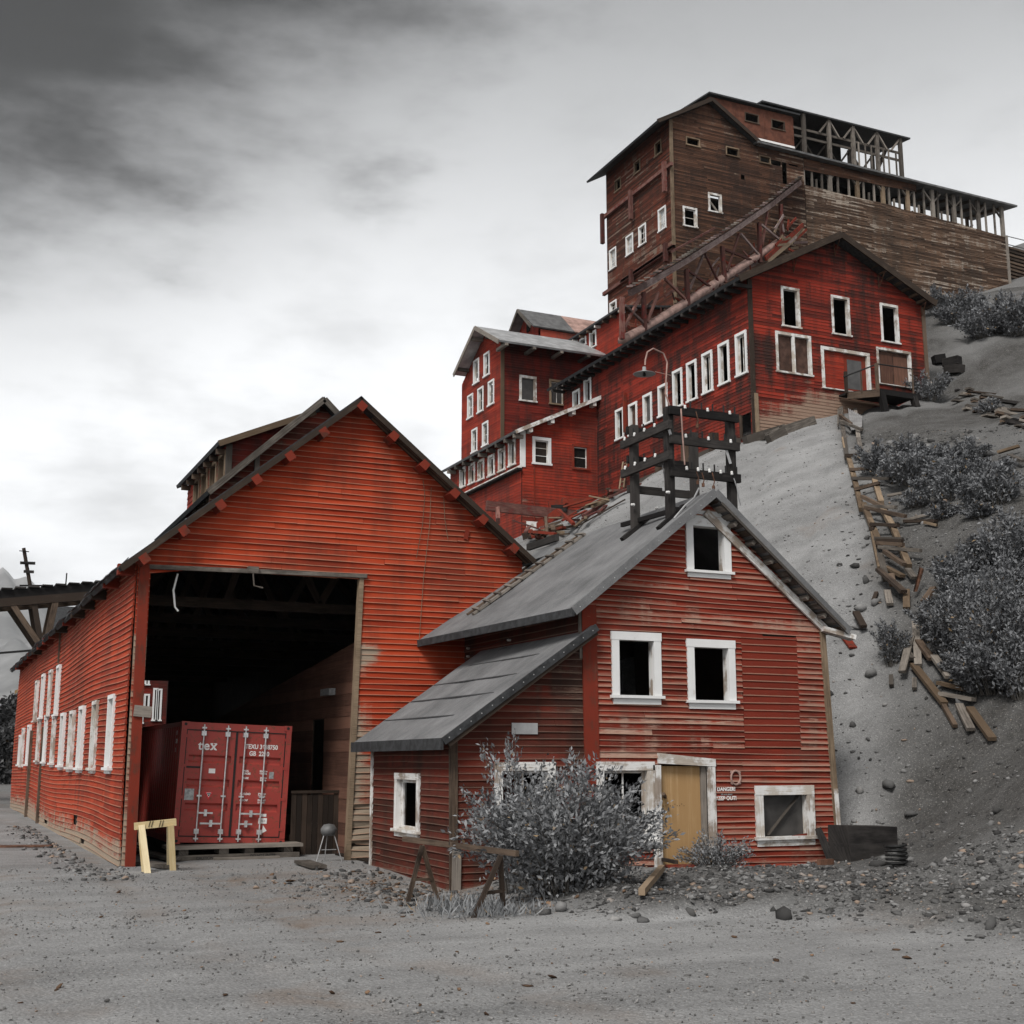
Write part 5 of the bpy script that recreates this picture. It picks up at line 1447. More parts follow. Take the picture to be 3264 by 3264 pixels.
w_al = sheath(anx, F_AL, alo, alh, 'side_wall', M['inside'])
boards(w_al, F_AL, alo, alh, .15, M['annex'], length=3.2, seg=2)
zl = F_AL.st(P('A1', 640, 1405))[1] - .1
beam('ledge', F_AL.w(YA - .1, zl, .12), F_AL.w(68, zl, .12), .14, .12, M['white_worn'], anx)
beam('ledge', F_AL.w(YA - .2, zl - .14, .2), F_AL.w(68, zl - .14, .2), .3, .10, M['dark_wood'], anx)
beam('corner_board', F_AF.w(XA + .02, zl, .06), F_AF.w(XA + .02, az(XA) - .15, .06), .3, .06, M['white'], anx, up=(0, -1, 0))
rf = roof_slab('roof', [(XA - .6, YA - .5, az(XA - .6)), (XA - .6, 68.3, az(XA - .6)), (XR, 68.3, az(XR)), (XR, YA - .5, az(XR))], .12, M['tin_dark'], anx)
beam('rake_board', (XA - .6, YA - .53, az(XA - .6) - .1), (XR, YA - .53, az(XR) - .1), .06, .2, M['white_worn'], rf)
for i in range(4):
    x = XA + .2 + i * 1.25
    MB().box(x, YA - .5, az(x) - .38, x + .2, YA, az(x) - .16).build('purlin_end', M['white_worn'], rf)
for i in range(9):
    y = YA - .2 + i * 1.15
    MB().box(XA - .55, y, az(XA - .55) - .34, XA, y + .16, az(XA - .55) - .14).build('rafter_tail', M['grey_wood'], rf)
simple_wall('rear_wall', anx, (XA, 67.9), (XR, 67.9), 9, az(XA) - .1, 'inside')

# ================================================================== TALL ANNEX
YU, XU = 66.0, 29.5
tan_ = thing('tall_annex', 'tall red annex with seven white windows on its gable end', 'annex')
F_UF, F_UL = Fr('Y', YU), Fr('X', XU)
upk, ull, ulr = onX(P('A1', 290, 338), XU - .7), onX(P('A1', 125, 705), XU - .7), onX(P('A1', 470, 440), XU - .7)
def uz(y): return upk.z - (upk.y - y) * (upk.z - ulr.z) / (upk.y - ulr.y) if y < upk.y else upk.z - (y - upk.y) * (upk.z - ull.z) / (ull.y - upk.y)
uo = [(XU, 14), (38, 14), (38, uz(YU) - .15), (XU, uz(YU) - .15)]
uh = [window(tan_, F_UF, F_UF.rect('A1', 613, 713, 745, 930), .15, 'white_worn', .09, fill='film', proud=.1), window(tan_, F_UF, F_UF.rect('A1', 843, 745, 967, 955), .13, 'tan', .09, fill='film', muntin=(2, 1, .05), proud=.1)]
w_uf = sheath(tan_, F_UF, uo, uh, 'front_wall', M['inside'])
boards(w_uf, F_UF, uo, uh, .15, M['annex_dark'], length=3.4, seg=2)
ulh = []
for q in ((348, 558, 398, 708), (267, 612, 317, 765), (380, 772, 433, 932), (300, 826, 350, 988), (222, 880, 270, 1035), (336, 1090, 387, 1248), (253, 1142, 304, 1298)):
    r_ = F_UL.rect('A1', *q); c = (r_[0] + r_[1]) / 2
    ulh.append(window(tan_, F_UL, (c - .44, c + .44, r_[2], r_[3]), .12, 'white', .1, muntin=(1, 2, .06), proud=.1))
ulo = [(YU, 14), (72.2, 14), (72.2, uz(72.2) - .15), (upk.y, upk.z - .15), (YU, uz(YU) - .15)]
w_ul = sheath(tan_, F_UL, ulo, ulh, 'gable_wall', M['inside'])
boards(w_ul, F_UL, ulo, ulh, .15, M['annex'], length=3.4, seg=2)
beam('corner_board', F_UF.w(XU - .02, 15, .07), F_UF.w(XU - .02, uz(YU) - .2, .07), .22, .08, M['tan'], tan_, up=(0, -1, 0))
rf = roof_slab('roof', [(XU - .8, ulr.y - .1, uz(ulr.y - .1)), (38.2, ulr.y - .1, uz(ulr.y - .1)), (38.2, upk.y, upk.z), (XU - .8, upk.y, upk.z)], .12, M['tin'], tan_)
roof_slab('roof', [(38.2, ull.y, ull.z), (XU - .8, ull.y, ull.z), (XU - .8, upk.y, upk.z), (38.2, upk.y, upk.z)], .12, M['tin'], tan_)
e = MB(); e.beam((XU - .84, ulr.y - .1, uz(ulr.y - .1) - .12), (XU - .84, upk.y, upk.z - .12), .06, .26).beam((XU - .841, upk.y, upk.z - .12), (XU - .841, ull.y, ull.z - .12), .06, .26)
e.build('rake_board', M['grey_wood'], rf)
for i in range(5):
    x = XU - .4 + i * 1.8
    MB().box(x, ulr.y - .05, uz(ulr.y) - .3, x + .2, YU, uz(ulr.y) - .13).build('rafter_tail', M['grey_wood'], rf)
for i in range(3):
    y = 66.6 + i * 2.2
    MB().box(XU - .75, y, uz(y) - .36, XU, y + .2, uz(y) - .16).build('purlin_end', M['grey_wood'], rf)
simple_wall('rear_wall', tan_, (XU, 72), (38, 72), 14, uz(72) - .1, 'inside'); simple_wall('rear_side_wall', tan_, (37.9, YU), (37.9, 72), 14, uz(YU), 'inside')

# small gabled block behind the annex
gb = thing('gabled_block', 'grey tin gable roof with a rusty patch behind the tall annex', 'roof block')
YG = 78.0
gp_, g1, g2 = onY(P('A1', 605, 205), YG), onY(P('A1', 1030, 450), YG), onY(P('A1', 930, 275), YG)
g3, g4 = onY(P('A1', 1200, 322), YG), onY(P('A1', 545, 378), YG)
# ridge runs back to the right along X; gable end faces left
gx, gzp = gp_.x, gp_.z
ez = gzp - 1.9
roof_slab('roof', [(gx + .2, YG - 2.2, ez), (gx + 3.4, YG - 2.2, ez), (gx + 3.4, YG, gzp), (gx, YG, gzp)], .1, M['tin_dark'], gb)
roof_slab('rusty_roof', [(gx + 3.4, YG - 2.2, ez), (gx + 8.2, YG - 2.2, ez), (gx + 8.2, YG, gzp), (gx + 3.4, YG, gzp)], .1, M['pink_pipe'], gb)
roof_slab('roof', [(gx + 8.2, YG + 2.2, ez), (gx, YG + 2.2, ez), (gx, YG, gzp), (gx + 8.2, YG, gzp)], .1, M['tin_dark'], gb)
MB().prism([(gx + .7, YG - 2, 20), (gx + .7, YG + 2, 20), (gx + .7, YG + 2, ez), (gx + .7, YG, gzp - .15), (gx + .7, YG - 2, ez)], (.1, 0, 0)).build('gable_wall', M['annex'], gb)
MB().prism([(gx + .7, YG - 2, 20), (gx + 8, YG - 2, 20), (gx + 8, YG - 2, ez - .1), (gx + .7, YG - 2, ez - .1)], (0, .1, 0)).build('front_wall', M['annex'], gb)
MB().box(gx + .62, YG - .55, ez + .2, gx + .69, YG - .1, gzp - .5).build('window', M['black_void'], gb)
e = MB(); e.beam((gx - .04, YG - 2.2, ez - .1), (gx - .04, YG, gzp - .1), .06, .22).beam((gx - .04, YG, gzp - .1), (gx - .04, YG + 2.2, ez - .1), .06, .22); e.build('rake_board', M['grey_wood'], gb)

# ================================================================== MIDDLE MILL SECTION
XM = 36.0
mid = thing('middle_mill', 'red mill section under the truss between annex and weathered tower', 'mill building')
F_ML = Fr('X', XM)
m0, m1 = onX(P('A2', 310, 1790), XM), onX(P('A1', 1040, 432), XM)
mz_ = (m0.z + m1.z) / 2
yM0, yM1 = min(m0.y, 62.6), m1.y
mdh = []
for q in ((1092, 440, 1135, 480), (1165, 392, 1215, 490)):
    r_ = F_ML.rect('A1', *q, .9); mdh.append(window(mid, F_ML, (r_[0], r_[1], r_[2], r_[3]), .12, 'white', .06, proud=.1))
mdo = [(yM0, 20), (yM1, 20), (yM1, mz_ - .15), (yM0, mz_ - .15)]
w_m = sheath(mid, F_ML, mdo, mdh, 'side_wall', M['inside'])
boards(w_m, F_ML, mdo, mdh, .15, M['annex'], length=3.4, seg=2)
mfo = [(XM, 20), (48, 20), (48, mz_ + 1.5), (XM, mz_ - .15)]
w_m2 = sheath(mid, Fr('Y', yM0), mfo, [], 'front_wall', M['inside'])
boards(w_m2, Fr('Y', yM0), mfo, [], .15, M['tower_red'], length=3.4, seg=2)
roof_slab('roof', [(XM - .5, yM0 - .4, mz_ - .1), (XM - .5, yM1 + .3, mz_ - .1), (48, yM1 + .3, mz_ + 1.7), (48, yM0 - .4, mz_ + 1.7)], .12, M['felt'], mid)
for i in range(7): MB().box(XM - .45, yM0 + i, mz_ - .38, XM, yM0 + i + .14, mz_ - .24).build('rafter_tail', M['white_worn'] if i % 3 == 0 else M['brown_wood'], mid)

# ================================================================== WEATHERED TOWER AND LONG WALL
YT, XT = 70.0, 44.1
tw_ = thing('weathered_tower', 'high brown weathered timber tower at the top of the mill', 'tower')
F_TF, F_TL = Fr('Y', YT), Fr('X', XT)
tp = onY(P('A2', 1012, 150), YT - .5); te = onY(P('A2', 660, 292), YT - .5); tr_ = onY(P('A2', 1385, 488), YT - .5)
tls = (tp.z - te.z) / (tp.x - te.x); trs = (tp.z - tr_.z) / (tr_.x - tp.x)
def tz(x): return tp.z - (tp.x - x) * tls if x < tp.x else tp.z - (x - tp.x) * trs
XJ = 55.4
ze = tr_.z - .1
to = [(XT + .03, 26), (XJ, 26), (XJ, ze - .12), (tr_.x, ze - .12), (tp.x, tp.z - .2), (XT + .03, tz(XT) - .2)]
th = []
for q, mt, tww in (((808, 447, 918, 540), 'tan', .08), ((1115, 522, 1220, 618), 'tan', .08), ((1372, 590, 1462, 672), 'tan', .08), ((783, 982, 898, 1160), 'white_worn', .15), ((978, 877, 1087, 1047), 'white_worn', .15)):
    r_ = F_TF.rect('A2', *q); th.append(window(tw_, F_TF, r_, tww, mt, .09, proud=.1, muntin=(1, 2, .06) if q[0] == 783 else None))
r_ = F_TF.rect('A2', 978, 877, 1087, 1047)
beam('window_brace', F_TF.w(r_[0] + .2, r_[2] + 1.0, -.2), F_TF.w(r_[1] - .2, r_[2] + .2, -.2), .1, .14, M['grey_wood'], tw_)
for q in ((1232, 738, 1262, 782), (1462, 622, 1540, 680), (1548, 640, 1590, 820), (1600, 650, 1672, 690)):
    th.append(rpoly(F_TF.rect('A2', *q)))
w_tf = sheath(tw_, F_TF, to, th, 'front_wall', M['inside'])
boards(w_tf, F_TF, to, th, .13, M['tower'], length=3.2, seg=2, wear=lambda s, t: -.05 + .25 * max(0, (s - 49) / 6) + .12 * (vnoise(np.array(s), np.array(t), .5, 5) - .5), skip=.004)
tlh = []
for q, mt in (((575, 510, 632, 572), 'tan'), ((417, 655, 468, 712), 'tan'), ((268, 795, 320, 848), 'tan'), ((600, 1020, 670, 1148), 'white'), ((450, 1152, 515, 1262), 'white'), ((355, 1225, 413, 1340), 'white'), ((227, 1330, 283, 1450), 'white'), ((228, 1735, 288, 1790), 'white')):
    r_ = F_TL.rect('A2', *q); c = (r_[0] + r_[1]) / 2; hw_ = .45 if mt == 'tan' else .52
    tlh.append(window(tw_, F_TL, (c - hw_, c + hw_, r_[2], r_[3]), .07 if mt == 'tan' else .12, mt, .09, proud=.1, muntin=(2, 3, .06) if mt == 'white' else None, fill='glass' if q[0] in (600, 355, 227) else None))
tlo = [(YT, 26), (79.2, 26), (79.2, tz(XT) - .2), (YT, tz(XT) - .2)]
w_tl = sheath(tw_, F_TL, tlo, tlh, 'side_wall', M['inside'])
boards(w_tl, F_TL, tlo, tlh, .13, M['tower_red'], length=3.2, seg=2, wear=lambda s, t: .0 + .3 * (vnoise(np.array(s), np.array(t), .45, 8) - .5))
beam('corner_board', F_TF.w(XT - .02, 28, .08), F_TF.w(XT - .02, tz(XT) - .25, .08), .26, .08, M['tan'], tw_, up=(0, -1, 0))
# red waler timbers on the left face
for (x0, y0, x1, y1) in ((205, 1080, 690, 672), (345, 1560, 720, 1312)):
    a_, b_ = F_TL.st(P('A2', x0, y0)), F_TL.st(P('A2', x1, y1)); zz = (a_[1] + b_[1]) / 2
    beam('waler', F_TL.w(max(a_[0], b_[0]) + .2, zz, .2), F_TL.w(YT - .4, zz, .2), .22, .26, M['rust_wood'], tw_)
zlow = F_TL.st(P('A2', 205, 1660))[1]
beam('waler', F_TL.w(79.6, zlow, .2), F_TL.w(YT - .4, zlow, .2), .22, .26, M['rust_wood'], tw_)
for px, y0, y1 in ((202, 1060, 1280), (420, 880, 1095), (680, 660, 885), (690, 1290, 1420), (425, 1490, 1590)):
    a_, b_ = F_TL.st(P('A2', px, y0)), F_TL.st(P('A2', px, y1)); yy_ = max(a_[0], YT - .1)
    beam('drop_post', F_TL.w(yy_, a_[1] + .1, .38), F_TL.w(yy_, b_[1], .38), .26, .28, M['rust_wood'], tw_, up=(0, 1, 0))
rf = roof_slab('roof', [(te.x - .7, YT - .5, tz(te.x - .7)), (te.x - .7, 80.0, tz(te.x - .7)), (tp.x, 80.0, tp.z), (tp.x, YT - .5, tp.z)], .14, M['felt'], tw_)
roof_slab('roof', [(tr_.x, 80.0, tr_.z), (tr_.x, YT - .5, tr_.z), (tp.x, YT - .5, tp.z), (tp.x, 80.0, tp.z)], .14, M['felt'], tw_)
e = MB(); e.beam((te.x - .7, YT - .54, tz(te.x - .7) - .1), (tp.x, YT - .54, tp.z - .1), .08, .28).beam((tp.x, YT - .541, tp.z - .1), (tr_.x, YT - .541, tr_.z - .1), .08, .28); e.build('rake_board', M['brown_wood'], rf)
MB().prism([(XT, 79.2, 26), (XJ, 79.2, 26), (XJ, 79.2, ze - .1), (tr_.x, 79.2, ze - .1), (tp.x, 79.2, tp.z - .2), (XT, 79.2, tz(XT) - .2)], (0, .12, 0)).build('rear_wall', M['inside'], tw_)
MB().box(XT + .2, YT + .2, 40.6, XJ, 79, 40.75).build('floor', M['inside'], tw_)

lw = thing('long_gallery', 'long grey brown plank wall with an open post gallery under its roof', 'gallery building')
XL = 74.95
zg0, zg1 = onY(P('A3', 240, 800), YT).z, onY(P('A3', 1740, 1190), YT).z
lo_ = [(XJ + .05, 26), (XL, 26), (XL, zg1), (66.0, (zg0 + zg1) / 2 + .08), (XJ + .05, zg0)]
w_lw = sheath(lw, F_TF, lo_, [], 'front_wall', M['inside'])
boards(w_lw, F_TF, lo_, [], .125, M['longwall'], length=2.0, seg=2, wear=lambda s, t: .05 + .35 * (vnoise(np.array(s), np.array(t), .3, 6) - .5), warp=.02)
beam('corner_board', F_TF.w(XL, 36, .07), F_TF.w(XL, zg1 + .1, .07), .25, .08, M['grey_wood'], lw, up=(0, -1, 0))
# header boards under the roof
hd = [(XJ + .05, ze - 1.0), (66, ze - .75), (66, ze - .1), (XJ + .05, ze - .1)]
boards(lw, F_TF, hd, [], .16, M['tower'], length=2.2, seg=2, single=lambda s, t: True)
for px in (275, 335, 410, 470, 530, 612, 675, 722, 800, 866, 912, 988, 1050, 1100, 1172, 1236, 1276, 1345, 1395, 1450, 1520, 1575, 1630, 1695, 1752):
    a_ = onY(P('A3', px, 800), YT)
    big = px in (470, 675, 866, 1050, 1236, 1395, 1575, 1752)
    x = a_.x; zb = np.interp(x, [XJ, 66, XL], [zg0, (zg0 + zg1) / 2 + .08, zg1])
    beam('gallery_post', (x, YT + .1, zb - .25), (x, YT + .1, ze - .15), .30 if big else .14, .2 if big else .12, M['tan'] if px in (675, 866, 1050) else M['grey_wood'], lw, up=(0, 1, 0))
    if big:
        for sg in (-1, 1):
            if x + sg * .85 < XL + .1:
                beam('knee_brace', (x + sg * .1, YT + .12, ze - 1.15), (x + sg * .85, YT + .12, ze - .35), .10, .14, M['grey_wood'], lw, up=(0, 1, 0))
for px in (372, 765, 952, 1136, 1305):
    x = onY(P('A3', px, 900), YT).x; zb = np.interp(x, [XJ, 66, XL], [zg0, (zg0 + zg1) / 2 + .08, zg1])
    beam('broken_stud', (x, YT + .1, zb - .2), (x + .02, YT + .1, zb + .75), .12, .12, M['grey_wood'], lw)
roof_slab('roof', [(tr_.x - .3, YT - .6, ze + .1), (XL + .9, YT - .6, ze - .15), (XL + .9, YT + 4.2, ze + .6), (tr_.x - .3, YT + 4.2, ze + .85)], .14, M['tin_dark'], lw)
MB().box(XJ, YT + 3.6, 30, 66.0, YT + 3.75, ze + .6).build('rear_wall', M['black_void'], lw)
MB().box(XJ, YT + .2, zg0 - 1.2, XL, YT + 4, zg0 - 1.05).build('floor', M['inside'], lw)
for x in np.linspace(66.8, XL - .1, 6):
    beam('rear_post', (x, YT + 3.8, 40), (x, YT + 3.8, ze + .5), .22, .2, M['brown_wood'], lw)
    beam('roof_beam', (x, YT + .2, ze - .3), (x, YT + 3.9, ze + .4), .16, .2, M['brown_wood'], lw)
for k in range(4):
    x = 67 + k * 2.1
    beam('rear_brace', (x, YT + 3.7, zg1 + .2), (x + 2.0, YT + 3.7, ze - .2), .14, .16, M['brown_wood'], lw)

# penthouse and upper truss gallery
YP = 73.0
pn = thing('penthouse', 'rust brown panelled penthouse with two square windows above the tower roof', 'penthouse')
F_P = Fr('Y', YP)
p0, p1, p2 = onY(P('A2', 1192, 185), YP), onY(P('A2', 1630, 300), YP), onY(P('A2', 1630, 528), YP)
pr0, pr1 = onY(P('A2', 992, 100), YP - .4), onY(P('A2', 1692, 272), YP - .4)
ph = [window(pn, F_P, F_P.rect('A2', 1262, 258, 1375, 358), .08, 'brown_wood', .06, proud=.06), window(pn, F_P, F_P.rect('A2', 1465, 310, 1575, 412), .08, 'brown_wood', .06, proud=.06)]
po = [(pr0.x + .3, p2.z - 3), (p1.x, p2.z - .05), (p1.x, pr1.z - .15), (pr0.x + .3, pr0.z - .15)]
po = [(pr0.x + .3, p2.z - .05), (p1.x, p2.z - .05), (p1.x, pr1.z - .15), (pr0.x + .3, pr0.z - .15)]
sheath(pn, F_P, po, ph, 'panel_wall', M['ply_red'])
for x in np.linspace(p0.x, p1.x, 3):
    beam('panel_batten', (x, YP - .04, p2.z), (x, YP - .04, p1.z - .1), .08, .03, M['ply_red'], pn, up=(0, -1, 0))
simple_wall('side_wall', pn, (pr0.x + .3, YP), (pr0.x + .3, 77), p2.z - 1, pr0.z - .2, 'ply_red')
MB().box(p1.x - .05, YP, p2.z - .2, p1.x, 76.9, pr1.z - .2).build('side_wall', M['ply_red'], pn)
simple_wall('rear_wall', pn, (pr0.x + .3, 76.9), (p1.x, 76.9), p2.z - 1, pr0.z - .2, 'inside')
roof_slab('roof', [(pr0.x, YP - .4, pr0.z), (pr1.x, YP - .4, pr1.z), (pr1.x, 77.2, pr1.z + .6), (pr0.x, 77.2, pr0.z + .6)], .12, M['felt'], pn)
beam('flashing', (tr_.x, YP - .15, p2.z - .10), (p1.x, YP - .15, p2.z - .10), .04, .16, M['letter'], pn)
MB().box(pr0.x + .4, YP + .1, p2.z - 2.2, p1.x - .05, 76.8, p2.z - .12).build('base', M['inside'], pn)

ug = thing('upper_gallery', 'open roofed timber truss gallery above the long plank wall', 'gallery')
u0, u1 = onY(P('A2', 1380, 152), YP), onY(P('A3', 1055, 487), YP)
ub = onY(P('A3', 1005, 715), YP).z
zt_ = (u0.z + u1.z) / 2
roof_slab('roof', [(u0.x, YP - .3, zt_), (u1.x, YP - .3, zt_), (u1.x, YP + 3.6, zt_ + .5), (u0.x, YP + 3.6, zt_ + .5)], .12, M['felt'], ug)
for yy_ in (YP, YP + 3.3):
    k = 0
    for px in (275, 465, 645, 825, 1000):
        x = onY(P('A3', px, 600), YP).x
        beam('post', (x, yy_, ub - 1.4), (x, yy_, zt_ - .1), .26, .26, M['grey_wood'], ug)
        if px > 300:
            for sg in (-1, 1):
                if not (px == 1000 and sg > 0): beam('brace', (x + sg * .95, yy_, zt_ - 1.35), (x + sg * .12, yy_, zt_ - .2) if sg > 0 else (x + sg * .1, yy_, zt_ - .25), .12, .16, M['grey_wood'], ug, up=(0, 1, 0))
    xa_, xb_ = onY(P('A3', 180, 600), YP).x, onY(P('A3', 1005, 600), YP).x
    for dz_ in (-1.35, -2.0):
        beam('rail', (xa_, yy_ + .1, zt_ + dz_), (xb_, yy_ + .1, zt_ + dz_ + .02), .1, .18, M['grey_wood'], ug)
    for px in (690, 740, 785, 875, 915, 970):
        x = onY(P('A3', px, 650), YP).x
        beam('stud', (x, yy_ + .05, ub - 1.2), (x, yy_ + .05, zt_ - 1.3), .1, .1, M['grey_wood'], ug)
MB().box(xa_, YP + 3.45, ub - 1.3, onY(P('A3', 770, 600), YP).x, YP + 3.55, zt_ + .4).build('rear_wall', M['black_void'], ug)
beam('stair_brace', (xb_ - 2.2, YP + 1.5, ub - 1.3), (xb_ - .2, YP + 1.5, zt_ - .4), .2, .25, M['brown_wood'], ug)
MB().box(xa_, YP, ub - 1.6, xb_, YP + 3.4, ub - 1.42).build('floor', M['brown_wood'], ug)
for x in np.linspace(xa_ + .3, xb_ - .1, 7): beam('support', (x, YP + 1.7, 40), (x, YP + 1.7, ub - 1.6), .3, .3, M['inside'], ug)

# stair at the far right of the gallery
st_ = thing('hillside_stair', 'dark plank stair with thin pipe rail at the far right end', 'stair')
for k in range(9):
    a_ = onY(P('B6', 405, 370 + k * 22), YT + 1.5); b_ = onY(P('B6', 560, 415 + k * 22), YT + 1.5)
    beam('plank', a_, b_, .5, .17, M['brown_wood'], st_)
for y0, y1 in ((290, 335), (340, 385)):
    MB().tube([onY(P('B6', 385, y0), YT + 1.4), onY(P('B6', 570, y1), YT + 1.4)], .04, 6).build('rail', M['tin_dark'], st_)
MB().tube([onY(P('B6', 405, 290), YT + 1.4), onY(P('B6', 410, 400), YT + 1.4)], .04, 6).build('rail_post', M['tin_dark'], st_)

# ================================================================== INCLINED TRUSS ACROSS THE ROOFS
tr2 = thing('tram_truss', 'oxblood timber truss climbing across the mill roof to the tower', 'truss')
def tq(z, x, y, dy=0.0):
    p = P(z, x, y); Y = 55 + (p[0] - 1962) / (2550 - 1962) * 14.3
    return onY(p, Y + dy)
for dy, m_ in ((0, 'rust_wood'), (1.6, 'rust_wood')):
    o = dy * .0
    c = [tq('A2', 380, 1650, dy), tq('A2', 500, 1590, dy), tq('A2', 820, 1400, dy), tq('A2', 1150, 1190, dy), tq('A2', 1450, 985, dy), tq('A2', 1690, 800, dy)]
    b = [tq('A4', 300, 940, dy), tq('A4', 500, 860, dy), tq('A4', 830, 650, dy), tq('A4', 1115, 470, dy), tq('A4', 1380, 320, dy), tq('A2', 1560, 1270, dy), tq('A2', 1715, 1130, dy)]
    for p, q in zip(c[:-1], c[1:]): beam('top_chord', p, q, .22, .34, M['pale_red'], tr2)
    for p, q in (zip(b[:-1], b[1:]) if dy else ()): beam('bottom_chord', p, q, .18, .2, M['pale_red'], tr2)
    for (z0, x0, y0, z1, x1, y1) in (('A4', 320, 600, 'A4', 320, 920), ('A4', 485, 560, 'A4', 495, 880), ('A4', 815, 385, 'A4', 828, 665), ('A4', 1090, 205, 'A4', 1112, 485), ('A4', 1375, 25, 'A4', 1385, 330), ('A2', 1540, 970, 'A2', 1555, 1280)):
        beam('post', tq(z0, x0, y0, dy), tq(z1, x1, y1, dy), .22, .22, M[m_], tr2)
    for (x0, y0, x1, y1) in ((650, 455, 805, 610), (820, 385, 1025, 535), (960, 265, 1075, 510), (1100, 225, 1350, 325), (1235, 110, 1370, 270), (1395, 40, 1550, 170), (945, 275, 840, 540), (1220, 110, 1130, 400), (600, 560, 515, 790), (460, 590, 330, 850), (345, 660, 480, 790), (1440, -60, 1400, 200)):
        beam('web', tq('A4', x0, y0, dy), tq('A4', x1, y1, dy), .12, .14, M['pale_red' if (x0 // 5) % 2 else m_], tr2)
# plank deck on the top chords
nd = 60
for k in range(nd):
    f = k / (nd - 1)
    x0 = 380 + (1690 - 380) * f; y0 = np.interp(x0, [380, 500, 820, 1150, 1450, 1690], [1625, 1565, 1375, 1165, 960, 775])
    a_, b_ = tq('A2', x0, y0 - 4, -.25), tq('A2', x0, y0 - 4, 1.9)
    if 2 < k < 8 and k % 2: continue
    beam('deck_plank', a_ + Vector((0, 0, .12 + random.random() * .06)), b_ + Vector((0, 0, .12 + random.random() * .06)), .34, .07, M['grey_wood'] if random.random() > .45 else M['pale_red'], tr2)
MB().tube([tq('A4', 325, 925, .4), tq('A4', 500, 835, .4), tq('A4', 800, 645, .4), tq('A4', 1130, 430, .4), tq('A4', 1430, 235, .4), tq('A4', 1560, 150, .4)], .26, 10).build('pipe', M['pink_pipe'], tr2, smooth=True)
for k in range(14):
    f = k / 13; x = 540 + (880 - 540) * f; y = 760 + (545 - 760) * f
    beam('rung', tq('A4', x, y, .9), tq('A4', x + 75, y + 10, 1.5), .06, .06, M['tan'], tr2)
random.seed(5)
for k in range(34):
    x = 330 + 1180 * random.random(); y = np.interp(x, [330, 500, 830, 1115, 1380, 1560], [900, 830, 630, 450, 300, 150]) - 150 * random.random()
    an = random.choice((-.9, -.7, .5, 1.2, 1.6)) + random.gauss(0, .2); l = 60 + 90 * random.random()
    beam('broken_lath', tq('A4', x, y, .2 + random.random()), tq('A4', x + l * math.cos(an), y + l * math.sin(an), .2 + random.random()), .07, .09 + .08 * random.random(), M[('pale_red', 'rust_wood', 'red_wood')[k % 3]], tr2)
for k in range(14):
    x = 1480 + 200 * random.random(); y = 60 + 200 * random.random(); l = 50 + 80 * random.random(); an = random.gauss(-.75, .5)
    beam('broken_lath', tq('A4', x, y, -.4), tq('A4', x + l * math.cos(an), y + l * math.sin(an), -.4), .08, .16, M[('tan', 'red_wood', 'pale_red')[k % 3]], tr2)
beam('loose_rail', tq('A2', 700, 1335, -.4), tq('A2', 1035, 1150, -.4), .07, .12, M['rust_wood'], tr2)
for (x0, y0, x1, y1) in ((1425, 300, 1715, 40), (1440, 320, 1725, 85), (1500, 250, 1560, 130), (1600, 170, 1690, 70)):
    beam('collapsed_board', tq('A4', x0, y0, -.3), tq('A4', x1, y1, -.3), .1, .3, M['red_wood'] if x0 % 2 else M['tan'], tr2)

# ================================================================== TIMBERS AT THE MILL FOOT, DEBRIS
ORD = 'first second third fourth fifth sixth seventh eighth ninth tenth eleventh twelfth thirteenth fourteenth fifteenth sixteenth seventeenth eighteenth nineteenth twentieth'.split()
def ordw(i):
    return ORD[i] if i < 20 else (('twenty-', 'thirty-', 'forty-', 'fifty-', 'sixty-', 'seventy-')[(i + 1) // 10 - 2] + ORD[(i + 1) % 10 - 1] if (i + 1) % 10 else ('twentieth', 'thirtieth', 'fortieth', 'fiftieth', 'sixtieth', 'seventieth')[(i + 1) // 10 - 2])
def px_of(v):
    d = Vector(v) - EYE; z = d.dot(_f); return (CPX + FPX * d.dot(_r) / z, CPX - FPX * d.dot(_u) / z)
def relabel(objs, key, fmt):
    c = [(px_of(sum((Vector(q.co) for q in o.data.vertices), Vector()) / len(o.data.vertices)), o) for o in objs]
    for i, (_, o) in enumerate(sorted(c, key=lambda t: t[0][key])): o['label'] = fmt % ordw(i)
def plank_px(name, z, x0, y0, x1, y1, w, h, mat, lift=.1, label=None, cat='plank', group=None):
    a_, b_ = hit(P(z, x0, y0), lift), hit(P(z, x1, y1), lift)
    o = beam(name, a_, b_, w, h, M[mat])
    if label: tag(o, label, cat, group)
    return o
for k, (x0, y0, x1, y1, Y, lb) in enumerate(((1270, 1740, 1565, 1650, 43.2, 'long grey timber lying against the lower corner of the red mill'),
                                      (1450, 1700, 1570, 1660, 42.6, 'short grey timber block end beside the mill corner'),
                                      (1545, 1690, 1800, 1725, 42.4, 'grey timber half buried flat in the tailings below the mill'),
                                      (1450, 1780, 1570, 1735, 42.0, 'lowest grey timber block of the stack below the mill corner'))):
    a_, b_ = onY(P('A4', x0, y0), Y), onY(P('A4', x1, y1), Y)
    a_.z = max(a_.z, gh(a_.x, a_.y) + .16); b_.z = max(b_.z, gh(b_.x, b_.y) + .16)
    tag(beam('timber', a_, b_, .35, .38, M['grey_wood']), lb, 'timber', 'timbers at the mill corner')
tag(beam('foundation_timber', F_RL.w(44.4, 15.4, .6), F_RL.w(52.5, 15.2, .6), .35, .5, M['grey_wood']), 'long grey foundation timber along the foot of the mill side wall', 'timber', 'timbers at the mill corner')
